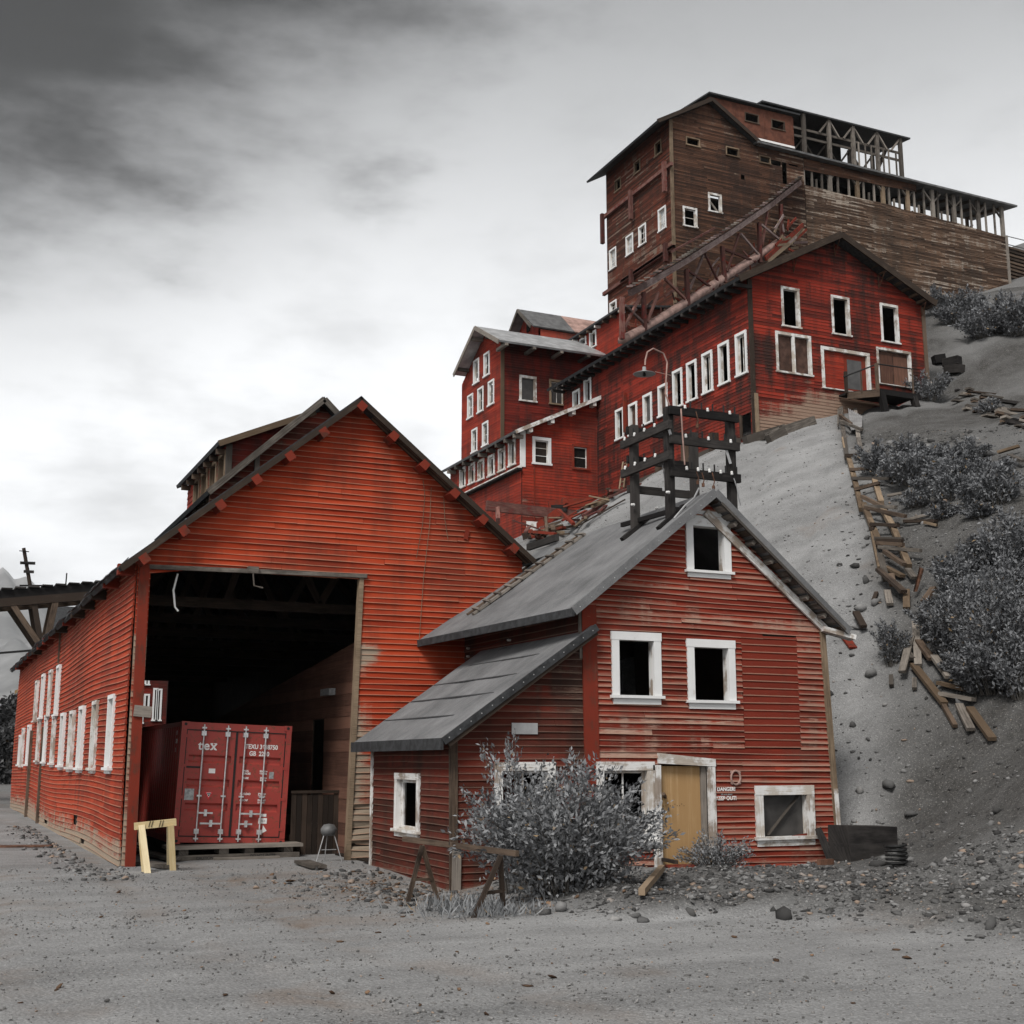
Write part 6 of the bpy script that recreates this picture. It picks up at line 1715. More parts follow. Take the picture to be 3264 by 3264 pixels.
for k in range(3):
    y_ = 45.8 + k * 2.3
    tag(MB().box(XR - .95, y_, 15.0, XR - .6, y_ + .3, 16.2).build('foundation_post', M['brown_wood']), ['foundation post nearest the mill corner beside the side wall', 'middle foundation post beside the mill side wall', 'farthest foundation post beside the mill side wall'][k], 'post', 'foundation posts')
# small ladder against the mill wall
la = thing('wall_ladder', 'short bare wooden ladder leaning on the red mill side wall', 'ladder')
l0, l1 = onX(P('A7', 262, 1150), XR - .8), onX(P('A7', 300, 870), XR - .25)
for dy in (-.22, .22): beam('rail', l0 + Vector((0, dy, 0)), l1 + Vector((0, dy, 0)), .07, .09, M['tan'], la)
for k in range(6): beam('rung', l0.lerp(l1, (k + .5) / 6) + Vector((0, -.22, 0)), l0.lerp(l1, (k + .5) / 6) + Vector((0, .22, 0)), .04, .05, M['tan'], la)

# collapsed frame and splintered boards at the annex foot
cf = thing('collapsed_frame', 'collapsed reddish timber frame at the foot of the lower annex', 'timber frame')
YQ = 56.6
for (x0, y0, x1, y1, w, h, m_) in ((0, 520, 1040, 640, .2, .5, 'rust_wood'), (640, 520, 1075, 480, .2, .45, 'red_wood'), (450, 800, 745, 585, .2, .42, 'red_wood'), (745, 560, 815, 465, .2, .4, 'red_wood'), (590, 900, 780, 690, .2, .35, 'red_wood'), (115, 560, 120, 680, .2, .4, 'rust_wood'), (800, 640, 800, 790, .2, .4, 'grey_wood'), (670, 555, 830, 550, .3, .35, 'dark_wood')):
    beam('beam', onY(P('B4', x0, y0), YQ), onY(P('B4', x1, y1), YQ - .5), w, h, M[m_], cf)
beam('beam', onY(P('B4', 400, 845), 50), onY(P('B4', 1005, 712), 52), .3, .38, M['brown_wood'], cf)
for px, py in ((490, 745), (605, 765)):
    c = onY(P('B4', px, py), YQ - .2); MB().box(c.x - .4, c.y, c.z - .25, c.x + .4, c.y + .06, c.z + .3).build('white_board', M['white_worn'], cf)
dm_ = [(430, 900, 600, 830), (460, 950, 570, 880), (420, 870, 700, 800), (780, 830, 960, 760), (850, 760, 990, 650), (930, 700, 910, 650), (940, 690, 1030, 640), (1000, 610, 1040, 670), (1060, 560, 1170, 580), (1190, 560, 1280, 520), (1070, 540, 1065, 590), (960, 795, 1005, 770), (530, 870, 640, 820), (600, 840, 760, 780), (850, 700, 900, 640), (1100, 520, 1180, 470), (1290, 580, 1345, 550), (1210, 580, 1222, 615)]
for k, (x0, y0, x1, y1) in enumerate(dm_):
    a_, b_ = onY(P('B4', x0, y0), 50 + (k % 5)), onY(P('B4', x1, y1), 50 + (k % 5))
    for v in (a_, b_):
        g = gh(v.x, v.y)
        if v.z < g + .05: v.z = g + .05
    tag(beam('broken_board', a_, b_, .18, .12, M[('tan', 'brown_wood', 'grey_wood', 'red_wood')[k % 4]]), 'splintered board in the debris heap between barn roof and annex', 'board', 'splintered boards in the debris heap')
for k in range(46):
    px = 400 + 900 * random.random(); py = np.interp(px, [400, 600, 800, 1000, 1150, 1300], [930, 850, 760, 660, 560, 480]) + random.gauss(0, 34)
    v = hit(P('B4', px, py), .15 + random.random() * .5); an = random.gauss(.9, .5); l = .5 + random.random() * 1.7
    q = v + Vector((math.cos(an) * l, math.sin(an) * l, random.gauss(.12, .2) * l))
    q.z = max(q.z, gh(q.x, q.y) + .05)
    tag(beam('broken_board', v, q, .10 + random.random() * .12, .05 + random.random() * .07, M[('red_wood', 'tan', 'brown_wood', 'rust_wood')[k % 4]]), 'x', 'board', 'splintered boards in the debris heap')
tag(MB().tube([onY(P('B4', 1300, 430), 50), onY(P('B4', 1400, 440), 50.4)], .35, 8, False).build('pipe_piece', M['rust']), 'short rusty pipe piece at the top of the debris heap', 'pipe')
tag(beam('ridge_timber', onPlane(P('B4', 430, 1010), ev, n_roof) + Vector((0, 0, .15)), onPlane(P('B4', 730, 910), ev, n_roof) + Vector((0, 0, .15)), .1, .16, M['dark_wood']), 'dark timber lying on the house roof beside the barn eave', 'timber')

# ---------------------------------------------------------------- broken plank track down the slope
trk = thing('plank_track', 'broken ladder-like plank track running down the tailings slope', 'plank track')
rails = [[(375, 30), (374, 150), (390, 260), (402, 365)], [(412, 362), (440, 470), (478, 612)], [(488, 590), (520, 680), (548, 760), (575, 830)], [(440, 60), (462, 250), (475, 330)], [(545, 490), (580, 590)], [(585, 610), (640, 730), (690, 860), (722, 928)], [(360, 95), (358, 200)], [(530, 760), (568, 950)], [(380, 260), (398, 360)]]
for k, rl_ in enumerate(rails):
    for p, q in zip(rl_[:-1], rl_[1:]):
        beam('rail', hit(P('A6', *p), .22), hit(P('A6', *q), .22), .16 if k < 6 else .06, .14, M['tan'] if k % 3 else M['grey_wood'], trk)
ties = [(362, 105, 468, 98), (388, 60, 430, 75), (368, 165, 425, 190), (372, 195, 480, 225), (400, 375, 485, 380), (422, 450, 510, 455), (432, 495, 628, 492), (445, 542, 572, 525), (482, 580, 605, 618), (500, 612, 655, 622), (498, 632, 705, 688), (528, 738, 670, 748), (550, 822, 692, 815), (555, 832, 690, 828), (560, 845, 696, 850), (570, 868, 785, 875), (598, 892, 700, 945), (520, 765, 545, 760)]
for k, (x0, y0, x1, y1) in enumerate(ties):
    beam('tie', hit(P('A6', x0, y0), .38), hit(P('A6', x1, y1), .34), .12, .10, M['brown_wood'] if k % 3 else M['grey_wood'], trk)
low = [(575, 880, 605, 1010, .3), (568, 1000, 700, 1110, .6), (610, 1055, 625, 1120, .2), (710, 1060, 710, 1140, .3), (655, 1010, 690, 1060, .2), (800, 1130, 850, 1060, .5), (755, 1200, 770, 1440, .25), (745, 1430, 905, 1640, .2), (690, 1510, 735, 1300, .4), (770, 1310, 840, 1410, .3), (850, 1390, 930, 1510, .3), (875, 1520, 1010, 1540, .2), (885, 1590, 1055, 1605, .2), (900, 1640, 960, 1740, .15), (980, 1640, 1040, 1760, .2), (1035, 1650, 1150, 1800, .2), (750, 1495, 750, 1550, .15), (450, 1175, 490, 1245, .3), (700, 1370, 745, 1420, .3), (800, 690, 865, 682, .15), (690, 660, 830, 635, .12), (700, 680, 860, 670, .2), (610, 545, 700, 525, .15), (1180, 350, 1290, 330, .3), (1240, 380, 1310, 400, .3), (540, 1090, 555, 1045, .1), (630, 1490, 632, 1540, .15), (600, 930, 690, 970, .2), (715, 940, 750, 985, .25), (630, 980, 640, 1040, .3)]
for k, (x0, y0, x1, y1, lf) in enumerate(low):
    plank_px('loose_plank', 'A6', x0, y0, x1, y1, .17 if lf > .15 else .10, .08, ('grey_wood', 'brown_wood', 'grey_wood', 'tan')[k % 4], lf * .8, 'loose weathered plank scattered below or beside the broken track', 'plank', 'loose planks along the track')
for q, lb in (((410, 130, 480, 205), 'crumpled white corrugated sheet near the top of the track'), ((765, 545, 905, 490), 'grey corrugated sheet lying on the shrubby slope')):
    a_ = hit(P('A6', q[0], q[1]), .35); b_ = hit(P('A6', q[2], q[3]), .35)
    c_ = hit(P('A6', q[2], q[1] + 4), .2); e_ = hit(P('A6', q[0] + 12, q[3]), .2)
    tag(corrugated('corrugated_sheet', a_, c_, b_, e_, M['tin'], None, .16, .03), lb, 'metal sheet')
a_ = hit(P('A6', 745, 1075), .3); tag(corrugated('bent_tin', a_, a_ + Vector((.25, .1, .05)), a_ + Vector((.6, .2, .6)), a_ + Vector((.35, .1, .7)), M['rust'], None, .2, .03), 'rusty bent tin sheet standing in the track wreckage', 'metal sheet')

# timber piles right of the mill
for k in range(38):
    x0 = 620 + random.random() * 700; y0 = np.interp(x0, [620, 900, 1320], [1290, 1400, 1640]) * 1.0
    px, py = 1390 + random.random() * 560, 0
    py = np.interp(px, [1390, 1550, 1750, 1950], [1370, 1430, 1500, 1600]) + (random.random() - .65) * 130
    a_ = hit(P('A5', px, py), .05 + random.random() * .3); an = random.gauss(.35, .35); l = .6 + random.random() * 1.6
    tag(beam('scrap_board', a_, a_ + Vector((math.cos(an) * l, -math.sin(an) * l * .6, -l * .12 + (random.random() - .5) * .3)), .18 + random.random() * .12, .05 + random.random() * .08, M[('grey_wood', 'brown_wood', 'grey_wood', 'dark_wood')[k % 4]]), 'weathered board in the scrap pile right of the mill landing', 'board', 'scrap boards right of the landing')
for k, (x0, y0, x1, y1) in enumerate(((1250, 1110, 1330, 1075), (1330, 1110, 1450, 1110), (1350, 1160, 1465, 1185))):
    plank_px('squared_timber', 'A5', x0, y0, x1, y1, .4, .4, 'dark_wood', .3, ['dark squared timber end behind the landing shrub', 'upper dark squared timber right of the landing', 'lower dark squared timber right of the landing'][k], 'timber')

# black squared beams and scrap beside the house corner
for k, (x0, y0, x1, y1, Y, h) in enumerate(((1165, 868, 1590, 872, 20.5, .38), (1185, 1010, 1500, 1010, 20.4, .32))):
    Yb_ = hit(P('B5', 1330, 1085)).y + .25 + k * -.05
    a_, b_ = onY(P('B5', x0, y0), Yb_), onY(P('B5', x1, y1), Yb_)
    h *= .92
    tag(beam('black_beam', a_, b_, .55, h, M['dark_wood']), ['upper heavy black beam stacked right of the house corner', 'lower heavy black beam half buried right of the house corner'][k], 'beam')
sp_ = hit(P('B5', 1680, 1120)); pts = [sp_ + Vector((.16 * math.cos(a_ * .5), .16 * math.sin(a_ * .5), .03 + a_ * .0052)) for a_ in range(0, 64)]
tag(MB().tube(pts, .022, 6).build('coil_spring', M['iron']), 'black coil spring lying in the rubble by the house', 'spring')
a_ = onY(P('B5', 1100, 1065), 20.6); b_ = onY(P('B5', 985, 800), 20.75)
tag(beam('charred_post', a_, b_, .2, .16, M['dark_wood'], taper=.7), 'charred broken post leaning at the house corner under the window', 'post')
a_, b_ = hit(P('B5', 360, 1070), .1), hit(P('B5', 560, 1170), .05)
tag(beam('rusty_board', a_, b_, .25, .03, M['rust']), 'rusty flat strip lying on the rubble by the door', 'metal strip')
for k, (z, x0, y0, x1, y1, w, m_, lb) in enumerate((('Z6', 70, 1025, 170, 935, .09, 'tan', 'round tan stick leaning on the rubble below the bush'), ('Z6', 110, 840, 240, 910, .06, 'brown_wood', 'dark broken stick in front of the door sill'), ('Z6', 860, 840, 890, 815, .09, 'rust', 'small rusty pipe end at the house foot'), ('B5', 1000, 1205, 1115, 1180, .09, 'rust', 'rusty stone-like lump on the rubble under the lower window'))):
    plank_px('stick', z, x0, y0, x1, y1, w, w, m_, .12, lb, 'stick')
a_, b_ = onY(P('Z6', 175, 505), YH - .25), hit(P('Z6', 315, 770), .25)
tag(beam('bare_branch', a_, b_, .05, .05, M['brown_wood']), 'bare dark stick leaning across the plywood door', 'stick')

plank_px('red_board', 'A6', 375, 1240, 435, 1325, .2, .05, 'red_wood', .06, 'reddish board lying on the tailings below the right house eave', 'board')
wr = r4
MB().beam(F_HF.w(wr[0] + .33, wr[2] + .2, -.066), F_HF.w(wr[1] - .3, wr[3] - .2, -.066), .012, .16, (0, -1, 0)).build('window_brace', M['grey_wood'], house)
# brown sawhorse by the lean-to
bs = thing('sawhorse', 'weathered brown sawhorse standing in front of the lean-to', 'sawhorse')
fl = [hit(P('Z5', *q)) for q in ((523, 1188), (700, 1178), (888, 1275), (1062, 1248))]
Yl, Yr = (fl[0].y + fl[1].y) / 2, (fl[2].y + fl[3].y) / 2
tl_, tr__ = onY(P('Z5', 505, 832), Yl), onY(P('Z5', 1140, 915), Yr - .15)
beam('top_rail', tl_, tr__, .07, .075, M['brown_wood'], bs)
t1, t2 = onY(P('Z5', 607, 862), Yl), onY(P('Z5', 1045, 920), Yr)
for f_, t_ in ((fl[0], t1), (fl[1], t1), (fl[2], t2), (fl[3], t2)):
    beam('leg', t_ + Vector((0, 0, -.02)), f_ + Vector((0, 0, -.04)), .065, .04, M['brown_wood'], bs, up=(0, 1, 0))
for (f1, f2, tt) in ((fl[0], fl[1], t1), (fl[2], fl[3], t2)):
    beam('brace', f1.lerp(tt, .38), f2.lerp(tt, .38), .05, .04, M['brown_wood'], bs)

# rusty plate on the road
a_, b_ = onZ(P('B1', -60, 1540), .02), onZ(P('B1', 425, 1535), .02)
tag(beam('iron_plate', a_, b_, .5, .03, M['rust']), 'long rusty iron plate lying flat on the road at left', 'metal plate')

# ================================================================== TRESTLE AND POLE BEHIND THE BARN
YX = 66.0
ts = thing('trestle', 'dark timber trestle bridge passing behind the left end of the barn', 'trestle')
def bx(x, y): return onY(P('B3', x, y), YX)
def ext(a_, b_, t): return a_ + (b_ - a_) * t
a_, b_ = bx(0, 690), bx(1150, 600)
for dy in (0, 2.2):
    o = Vector((0, dy, 0))
    beam('top_beam', ext(a_, b_, -4.2) + o, ext(a_, b_, 1.6) + o, .25, .42, M['dark_wood'], ts)
    c, d_ = bx(0, 780), bx(940, 705)
    beam('chord', ext(c, d_, -5.0) + o, ext(c, d_, 1.6) + o, .3, .40, M['brown_wood'], ts)
    for (x0, y0, x1, y1, w) in ((140, 800, 470, 1285, .26), (385, 790, 450, 1180, .16), (620, 770, 520, 1230, .3)):
        beam('strut', bx(x0, y0) + o, bx(x1, y1) + o, w, .25, M['brown_wood'], ts)
    e_ = bx(490, 1250)
    beam('leg', e_ + o, Vector((e_.x, e_.y, -.2)) + o, .35, .35, M['brown_wood'], ts)
    for sh in (-7.0, -14.0):
        q_ = Vector((sh, 0, 0)); beam('leg', e_ + o + q_, Vector((e_.x + sh, e_.y, -.3)) + o, .35, .35, M['brown_wood'], ts)
        for (x0, y0, x1, y1, w) in ((140, 830, 470, 1285, .26), (620, 800, 520, 1230, .3)):
            beam('strut', bx(x0, y0) + o + q_, bx(x1, y1) + o + q_, w, .25, M['brown_wood'], ts)
for k in range(44):
    f = -4.1 + k * .13
    p = ext(a_, b_, f); beam('deck_plank', p + Vector((0, -.3, .26)), p + Vector((0, 2.5, .26)), .5, .08, M['dark_wood'], ts)
beam('low_pipe', ext(bx(0, 1340), bx(430, 1305), -.6), bx(560, 1295), .1, .1, M['iron'], ts)
pl = thing('utility_pole', 'dark leaning utility pole with three crossarms behind the trestle', 'utility pole')
t_, b0 = bx(265, 165) + Vector((0, 3, 0)) * 0, bx(440, 1180)
t_ = onY(P('B3', 265, 165), YX + 3); b0 = onY(P('B3', 440, 1180), YX + 3); dn_ = (b0 - t_)
ft = t_ + dn_ * ((t_.z + .3) / -dn_.z)
MB().tube([t_, t_.lerp(ft, .5), ft], [.09, .12, .15], 8).build('pole', M['brown_wood'], pl)
for (x0, y0, x1, y1, h) in ((225, 330, 395, 336, .14), (265, 426, 380, 432, .14), (220, 584, 485, 586, .07), (215, 195, 325, 206, .03)):
    beam('crossarm', onY(P('B3', x0, y0), YX + 2.9), onY(P('B3', x1, y1), YX + 2.9), .12, h, M['dark_wood'], pl)
tag(beam('thin_post', bx(732, 620), bx(748, 445), .06, .06, M['dark_wood']), 'thin dark post standing on the trestle deck', 'post')

# red building glimpsed through the back of the barn
fb_ = thing('far_red_house', 'red building with tall white windows seen through the barn interior', 'house')
F_FB = Fr('Y', 76.0)
fw_ = []
xa_, xb_ = onY(P('B2', 0, 300), 76).x - 4, onY(P('B2', 330, 300), 76).x
for q in ((60, 130, 95, 205), (100, 130, 135, 205), (45, 280, 85, 500), (95, 270, 130, 440), (165, 225, 190, 480), (195, 230, 222, 480)):
    fw_.append(window(fb_, F_FB, F_FB.rect('B2', *q), .1, 'white', .08, fill='blind', proud=.1))
fo = [(xa_, -.5), (xb_, -.5), (xb_, 8.5), (xa_, 8.5)]
wf = sheath(fb_, F_FB, fo, fw_, 'wall', M['inside'])
boards(wf, F_FB, fo, fw_, .16, M['annex_dark'], length=5, seg=3)
roof_slab('roof', [(xa_ - .4, 75.5, 8.4), (xb_ + .4, 75.5, 8.4), (xb_ + .4, 80, 11), (xa_ - .4, 80, 11)], .15, M['felt'], fb_)
for k in range(2): simple_wall('side_wall', fb_, ((xa_, xb_)[k], 76.1), ((xa_, xb_)[k], 84), -.5, 8.4, 'annex')

# ================================================================== VEGETATION
def leaves_mesh(name, C, Dr, Nn, size, mat, parent, asp=.42):
    """C centres, Dr leaf axis, Nn normal; diamond leaves folded along the midrib"""
    n = len(C); W = np.cross(Dr, Nn); W /= np.linalg.norm(W, axis=1, keepdims=True) + 1e-9
    L = size[:, None]
    v = np.stack([C, C + Dr * L * .5 + W * L * asp * .5 + Nn * L * .08, C + Dr * L, C + Dr * L * .5 - W * L * asp * .5 + Nn * L * .08], 1).reshape(-1, 3)
    f = np.arange(n * 4).reshape(-1, 4)
    me = bpy.data.meshes.new(name)
    me.vertices.add(len(v)); me.vertices.foreach_set('co', v.astype(np.float32).ravel())
    me.loops.add(f.size); me.loops.foreach_set('vertex_index', f.astype(np.int32).ravel())
    me.polygons.add(n); me.polygons.foreach_set('loop_start', np.arange(0, f.size, 4, dtype=np.int32)); me.polygons.foreach_set('loop_total', np.full(n, 4, dtype=np.int32))
    me.update(); me.validate(); me.materials.append(mat)
    o = bpy.data.objects.new(name, me)
    return link(o, parent)
def unit(v): return v / (np.linalg.norm(v, axis=-1, keepdims=True) + 1e-9)
def shrub(name, label, base, rx, h, nstem, nleaf, lsize, mat='leaf_far', cat='shrub', group=None, ry=None, spread=.75, stem_r=.012, fill=.15, trunk=False):
    base = Vector(base); ry = ry or rx
    o = thing(name, label, cat, base, group)
    mb = MB(); C, Dv = [], []
    per = max(1, nleaf // nstem)
    for k in range(nstem):
        a = random.random() * 2 * math.pi; rr = math.sqrt(random.random())
        hh = h * (1 - .42 * rr ** 2) * (.50 + .50 * random.random())
        tip = Vector((math.cos(a) * rx * rr, math.sin(a) * ry * rr, hh))
        p0 = Vector((math.cos(a) * rx * .22 * rr, math.sin(a) * ry * .22 * rr, -.05))
        c1 = p0.lerp(tip, .5) + Vector((0, 0, h * .14)) - Vector((tip.x, tip.y, 0)) * .18
        pts = [(1 - t) ** 2 * p0 + 2 * t * (1 - t) * c1 + t * t * tip for t in (0, .33, .66, 1)]
        if k < 60: mb.tube(pts, [stem_r, stem_r * .8, stem_r * .5, stem_r * .2], 4, False)
        t = np.clip(rng.power(1.6, per) * (1 - fill) + rng.random(per) * fill, 0, 1)[:, None]
        q = (1 - t) ** 2 * np.array(p0) + 2 * t * (1 - t) * np.array(c1) + t * t * np.array(tip)
        dirv = unit(2 * (1 - t) * (np.array(c1) - np.array(p0)) + 2 * t * (np.array(tip) - np.array(c1)))
        # side twigs carry most leaves
        off = rng.normal(size=(per, 3)) * np.array([rx, ry, h * .5]) * .13 * (1.15 - t)
        C.append(q + off); Dv.append(unit(dirv * .9 + rng.normal(size=(per, 3)) * spread))
    C = np.concatenate(C); Dv = np.concatenate(Dv)
    keep = C[:, 2] > .02; C, Dv = C[keep], Dv[keep]
    N = unit(np.cross(Dv, rng.normal(size=Dv.shape)) + np.array([0, 0, .5]))
    N = unit(N - Dv * (N * Dv).sum(1, keepdims=True))
    leaves_mesh('foliage', C, Dv, N, lsize * (.6 + .8 * rng.random(len(C))), M[mat], o)
    mb.build('stems', M['stem'], o)
    return o
def shrub_px(label, z, px, py, hpx, wpx, nleaf, lsize=.09, mat='leaf_far', group='shrubs on the slope', **kw):
    b = hit(P(z, px, py)); D = (b - EYE).dot(_f)
    s = ZZ[z][2] / FPX * D
    return shrub('shrub', label, b, wpx * s / 2, hpx * s, max(14, nleaf // 110), nleaf, lsize, mat, 'shrub', group, **kw)
# willow bush in front of the house
b = hit(P('D', 1062, 1702))
shrub('bush', 'large silvery leafed bush growing in front of the house', b + Vector((.30, .45, -.05)), 1.95, 2.25, 140, 15500, .088, 'leaf', 'bush', None, ry=1.05, spread=.7, stem_r=.011)
bush2 = hit(P('D', 985, 1690))
shrub('bush', 'slim upright leafy shoots at the left edge of the large bush', bush2 + Vector((.15, .6, 0)), 1.05, 3.15, 26, 2900, .082, 'leaf', 'bush', None, spread=.6, stem_r=.010)
b = onY(P('D', 1350, 1625), 20.25); b.z = gh(b.x, b.y)
shrub('bush', 'low dense grey bush at the foot of the plywood door', b, .85, .85, 70, 3600, .055, 'leaf', 'bush')
for q in (('small grey shrub with bare stems right of the house eave', 'A6', 630, 1400, 280, 240, 3200, .065), ('tall dense shrub at the right edge of the slope', 'A6', 1230, 1440, 680, 620, 9500, .095),
          ('broad grey shrub left of the tall shrub, right of the track', 'A6', 1010, 1330, 470, 560, 8000, .09), ('shrub just above the broad grey shrub beside the loose planks', 'A6', 960, 1010, 330, 330, 4200, .09),
          ('dark lower shrub behind the lowest planks of the track', 'A6', 1150, 1540, 400, 520, 5500, .09), ('grey shrub under the broad shrub near the wreckage', 'A6', 860, 1250, 260, 360, 3800, .08),
          ('leafy shrub high at the right edge above the tall shrub', 'A6', 1250, 930, 380, 420, 5500, .10), ('grey shrub between the high shrub and the broad shrub', 'A6', 1120, 880, 230, 300, 3200, .10),
          ('low spreading shrub touching the track below the white sheet', 'A6', 560, 440, 200, 300, 3600, .11), ('low spreading shrub in the middle of the slope right of the track', 'A6', 740, 480, 240, 360, 4600, .11),
          ('low shrub just above the middle spreading shrub', 'A6', 880, 400, 130, 300, 2600, .11), ('low shrub above the grey corrugated sheet', 'A6', 960, 500, 200, 360, 4200, .11), ('low shrub at the right edge below the scrap pile', 'A6', 1170, 600, 240, 380, 4600, .11), ('small shrub below the grey corrugated sheet', 'A6', 900, 640, 110, 200, 1500, .10),
          ('dense shrub filling the right edge under the tall shrub', 'A6', 1300, 1560, 420, 420, 4500, .09), ('round grey shrub growing beside the mill landing', 'A5', 1220, 1385, 270, 400, 3800, .12), ('grey shrub touching the right eave of the red mill', 'A5', 1270, 740, 260, 330, 3400, .15),
          ('grey shrub left of the middle shrub below the plank wall', 'A5', 1400, 800, 260, 330, 3400, .15), ('middle grey shrub below the long plank wall', 'A5', 1530, 790, 330, 430, 4600, .15),
          ('dark grey shrub in front of the middle shrub below the plank wall', 'A5', 1620, 900, 280, 460, 4400, .15), ('grey shrub right of the middle shrub below the plank wall', 'A5', 1740, 850, 350, 420, 4400, .15),
          ('grey shrub at the right edge below the plank wall', 'A5', 1890, 870, 400, 460, 4800, .15), ('small grey shrub in the scrap pile', 'A5', 1660, 1430, 120, 230, 1500, .11)):
    shrub_px(*q)
random.seed(21)
extra = []   # filler brush between the larger shrubs
for k in range(44):
    if k < 27: px, py, hp, wp = 860 + 440 * random.random(), 0, 150 + 160 * random.random(), 200 + 140 * random.random(); py = 960 + 600 * random.random(); px = max(px, 860 + (py - 1250) * .75)
    else: px, py, hp, wp = 560 + 740 * random.random(), 340 + 320 * random.random(), 80 + 90 * random.random(), 180 + 140 * random.random()
    extra.append(shrub_px('x', 'A6', px, py, hp, wp, int(1500 + 1300 * random.random()), .09, 'leaf_far', 'small shrubs filling the slope'))
for i, o in enumerate(sorted(extra, key=lambda o: px_of(o.location)[1])): o['label'] = '%s small filler shrub counted from the top of the right hand slope' % ordw(i)
# grass tufts at the sawhorse
gt = thing('grass_tuft', 'tuft of pale grass at the foot of the brown sawhorse', 'grass')
b = hit(P('Z5', 830, 1235)); gt.location = b
n = 420; C = np.stack([rng.normal(size=n) * .38, rng.normal(size=n) * .16, np.zeros(n)], -1)
Dv = unit(rng.normal(size=(n, 3)) * .55 + np.array([0, 0, 1.0])); N = unit(np.cross(Dv, rng.normal(size=(n, 3))))
leaves_mesh('blades', C, Dv, N, .14 + .16 * rng.random(n), M['grass'], gt, .09)
gt = thing('grass_tuft', 'tuft of grass and weeds between sawhorse and large bush', 'grass')
b = hit(P('Z5', 1050, 1270)); gt.location = b + Vector((0, .2, 0))
C = np.stack([rng.normal(size=n) * .45, rng.normal(size=n) * .2, np.zeros(n)], -1)
leaves_mesh('blades', C, Dv, N, .10 + .16 * rng.random(n), M['grass'], gt, .10)

# trees at the far left
def tree(label, base, rx, h, n, group):
    o = thing('tree', label, 'tree', base, group)
    mb = MB()
    mb.tube([(0, 0, -.2), (.1, 0, h * .4), (0, .1, h * .8)], [h * .03, h * .02, h * .006], 6)
    C = []
    for k in range(26):
        a = random.random() * 6.28; z = h * (.12 + .85 * random.random()); r = rx * math.sqrt(max(.05, 1 - ((z / h - .42) / .62) ** 2)) * (.3 + .7 * random.random())
        c = np.array([math.cos(a) * r, math.sin(a) * r, z]); mb.tube([(0, 0, z * .6), tuple(c)], [.06, .02], 4, False)
        C.append(c + rng.normal(size=(n // 26, 3)) * rx * .24)
    C = np.concatenate(C); C = C[C[:, 2] > 0]
    Dv = unit(rng.normal(size=C.shape)); N = unit(np.cross(Dv, rng.normal(size=C.shape)))
    leaves_mesh('crown', C, Dv, N, .28 + .3 * rng.random(len(C)), M['leaf_dark'], o, .6)
    mb.build('trunk', M['stem'], o)
for (px, py, hp, wp, lb) in ((-10, 1020, 640, 260, 'dark bushy tree at the left edge of the picture'), (90, 1010, 690, 220, 'dark bushy tree beside the far end of the barn'), (40, 1030, 420, 200, 'lower dark tree between the two taller far trees'), (160, 1005, 560, 130, 'narrow dark tree partly hidden by the barn end')):
    b = onZ(P('B1', px, py), 0); D = (b - EYE).dot(_f); s_ = ZZ['B1'][2] / FPX * D
    tree(lb, (b.x, b.y, gh(b.x, b.y)), wp * s_ / 2, hp * s_, 3600, 'far trees at left')

# ================================================================== STONES
def stones(name, pts, sizes, mat, flat=.65, lift=.2, kind='stuff', sub=True):
    t = (1 + 5 ** .5) / 2
    iv = np.array([(-1, t, 0), (1, t, 0), (-1, -t, 0), (1, -t, 0), (0, -1, t), (0, 1, t), (0, -1, -t), (0, 1, -t), (t, 0, -1), (t, 0, 1), (-t, 0, -1), (-t, 0, 1)]) / 1.9
    fi = np.array([(0, 11, 5), (0, 5, 1), (0, 1, 7), (0, 7, 10), (0, 10, 11), (1, 5, 9), (5, 11, 4), (11, 10, 2), (10, 7, 6), (7, 1, 8), (3, 9, 4), (3, 4, 2), (3, 2, 6), (3, 6, 8), (3, 8, 9), (4, 9, 5), (2, 4, 11), (6, 2, 10), (8, 6, 7), (9, 8, 1)])
    n = len(pts)
    a = rng.random(n) * 6.28; ca, sa = np.cos(a), np.sin(a)
    sc = (.5 + 1.0 * rng.random((n, 3))) * np.array([1, 1, flat])
    v = iv[None] * (1 + (rng.random((n, 12, 1)) - .5) * .8) * sc[:, None] * sizes[:, None, None]
    # random tilt
    tl = rng.normal(size=n) * .35; ct_, st2 = np.cos(tl), np.sin(tl)
    y = v[..., 1] * ct_[:, None] - v[..., 2] * st2[:, None]; z = v[..., 1] * st2[:, None] + v[..., 2] * ct_[:, None]
    x = v[..., 0]
    v = np.stack([x * ca[:, None] - y * sa[:, None], x * sa[:, None] + y * ca[:, None], z], -1) + pts[:, None] + np.array([0, 0, 1.0]) * (sizes * lift)[:, None, None]
    f = (fi[None] + (np.arange(n) * 12)[:, None, None]).reshape(-1, 3)
    me = bpy.data.meshes.new(name)
    v = v.reshape(-1, 3)
    me.vertices.add(len(v)); me.vertices.foreach_set('co', v.astype(np.float32).ravel())
    me.loops.add(f.size); me.loops.foreach_set('vertex_index', f.astype(np.int32).ravel())
    me.polygons.add(len(f)); me.polygons.foreach_set('loop_start', np.arange(0, f.size, 3, dtype=np.int32)); me.polygons.foreach_set('loop_total', np.full(len(f), 3, dtype=np.int32))
    me.update(); me.validate(); me.materials.append(mat)
    o = bpy.data.objects.new(name, me)
    if kind: o['kind'] = kind
    return link(o)
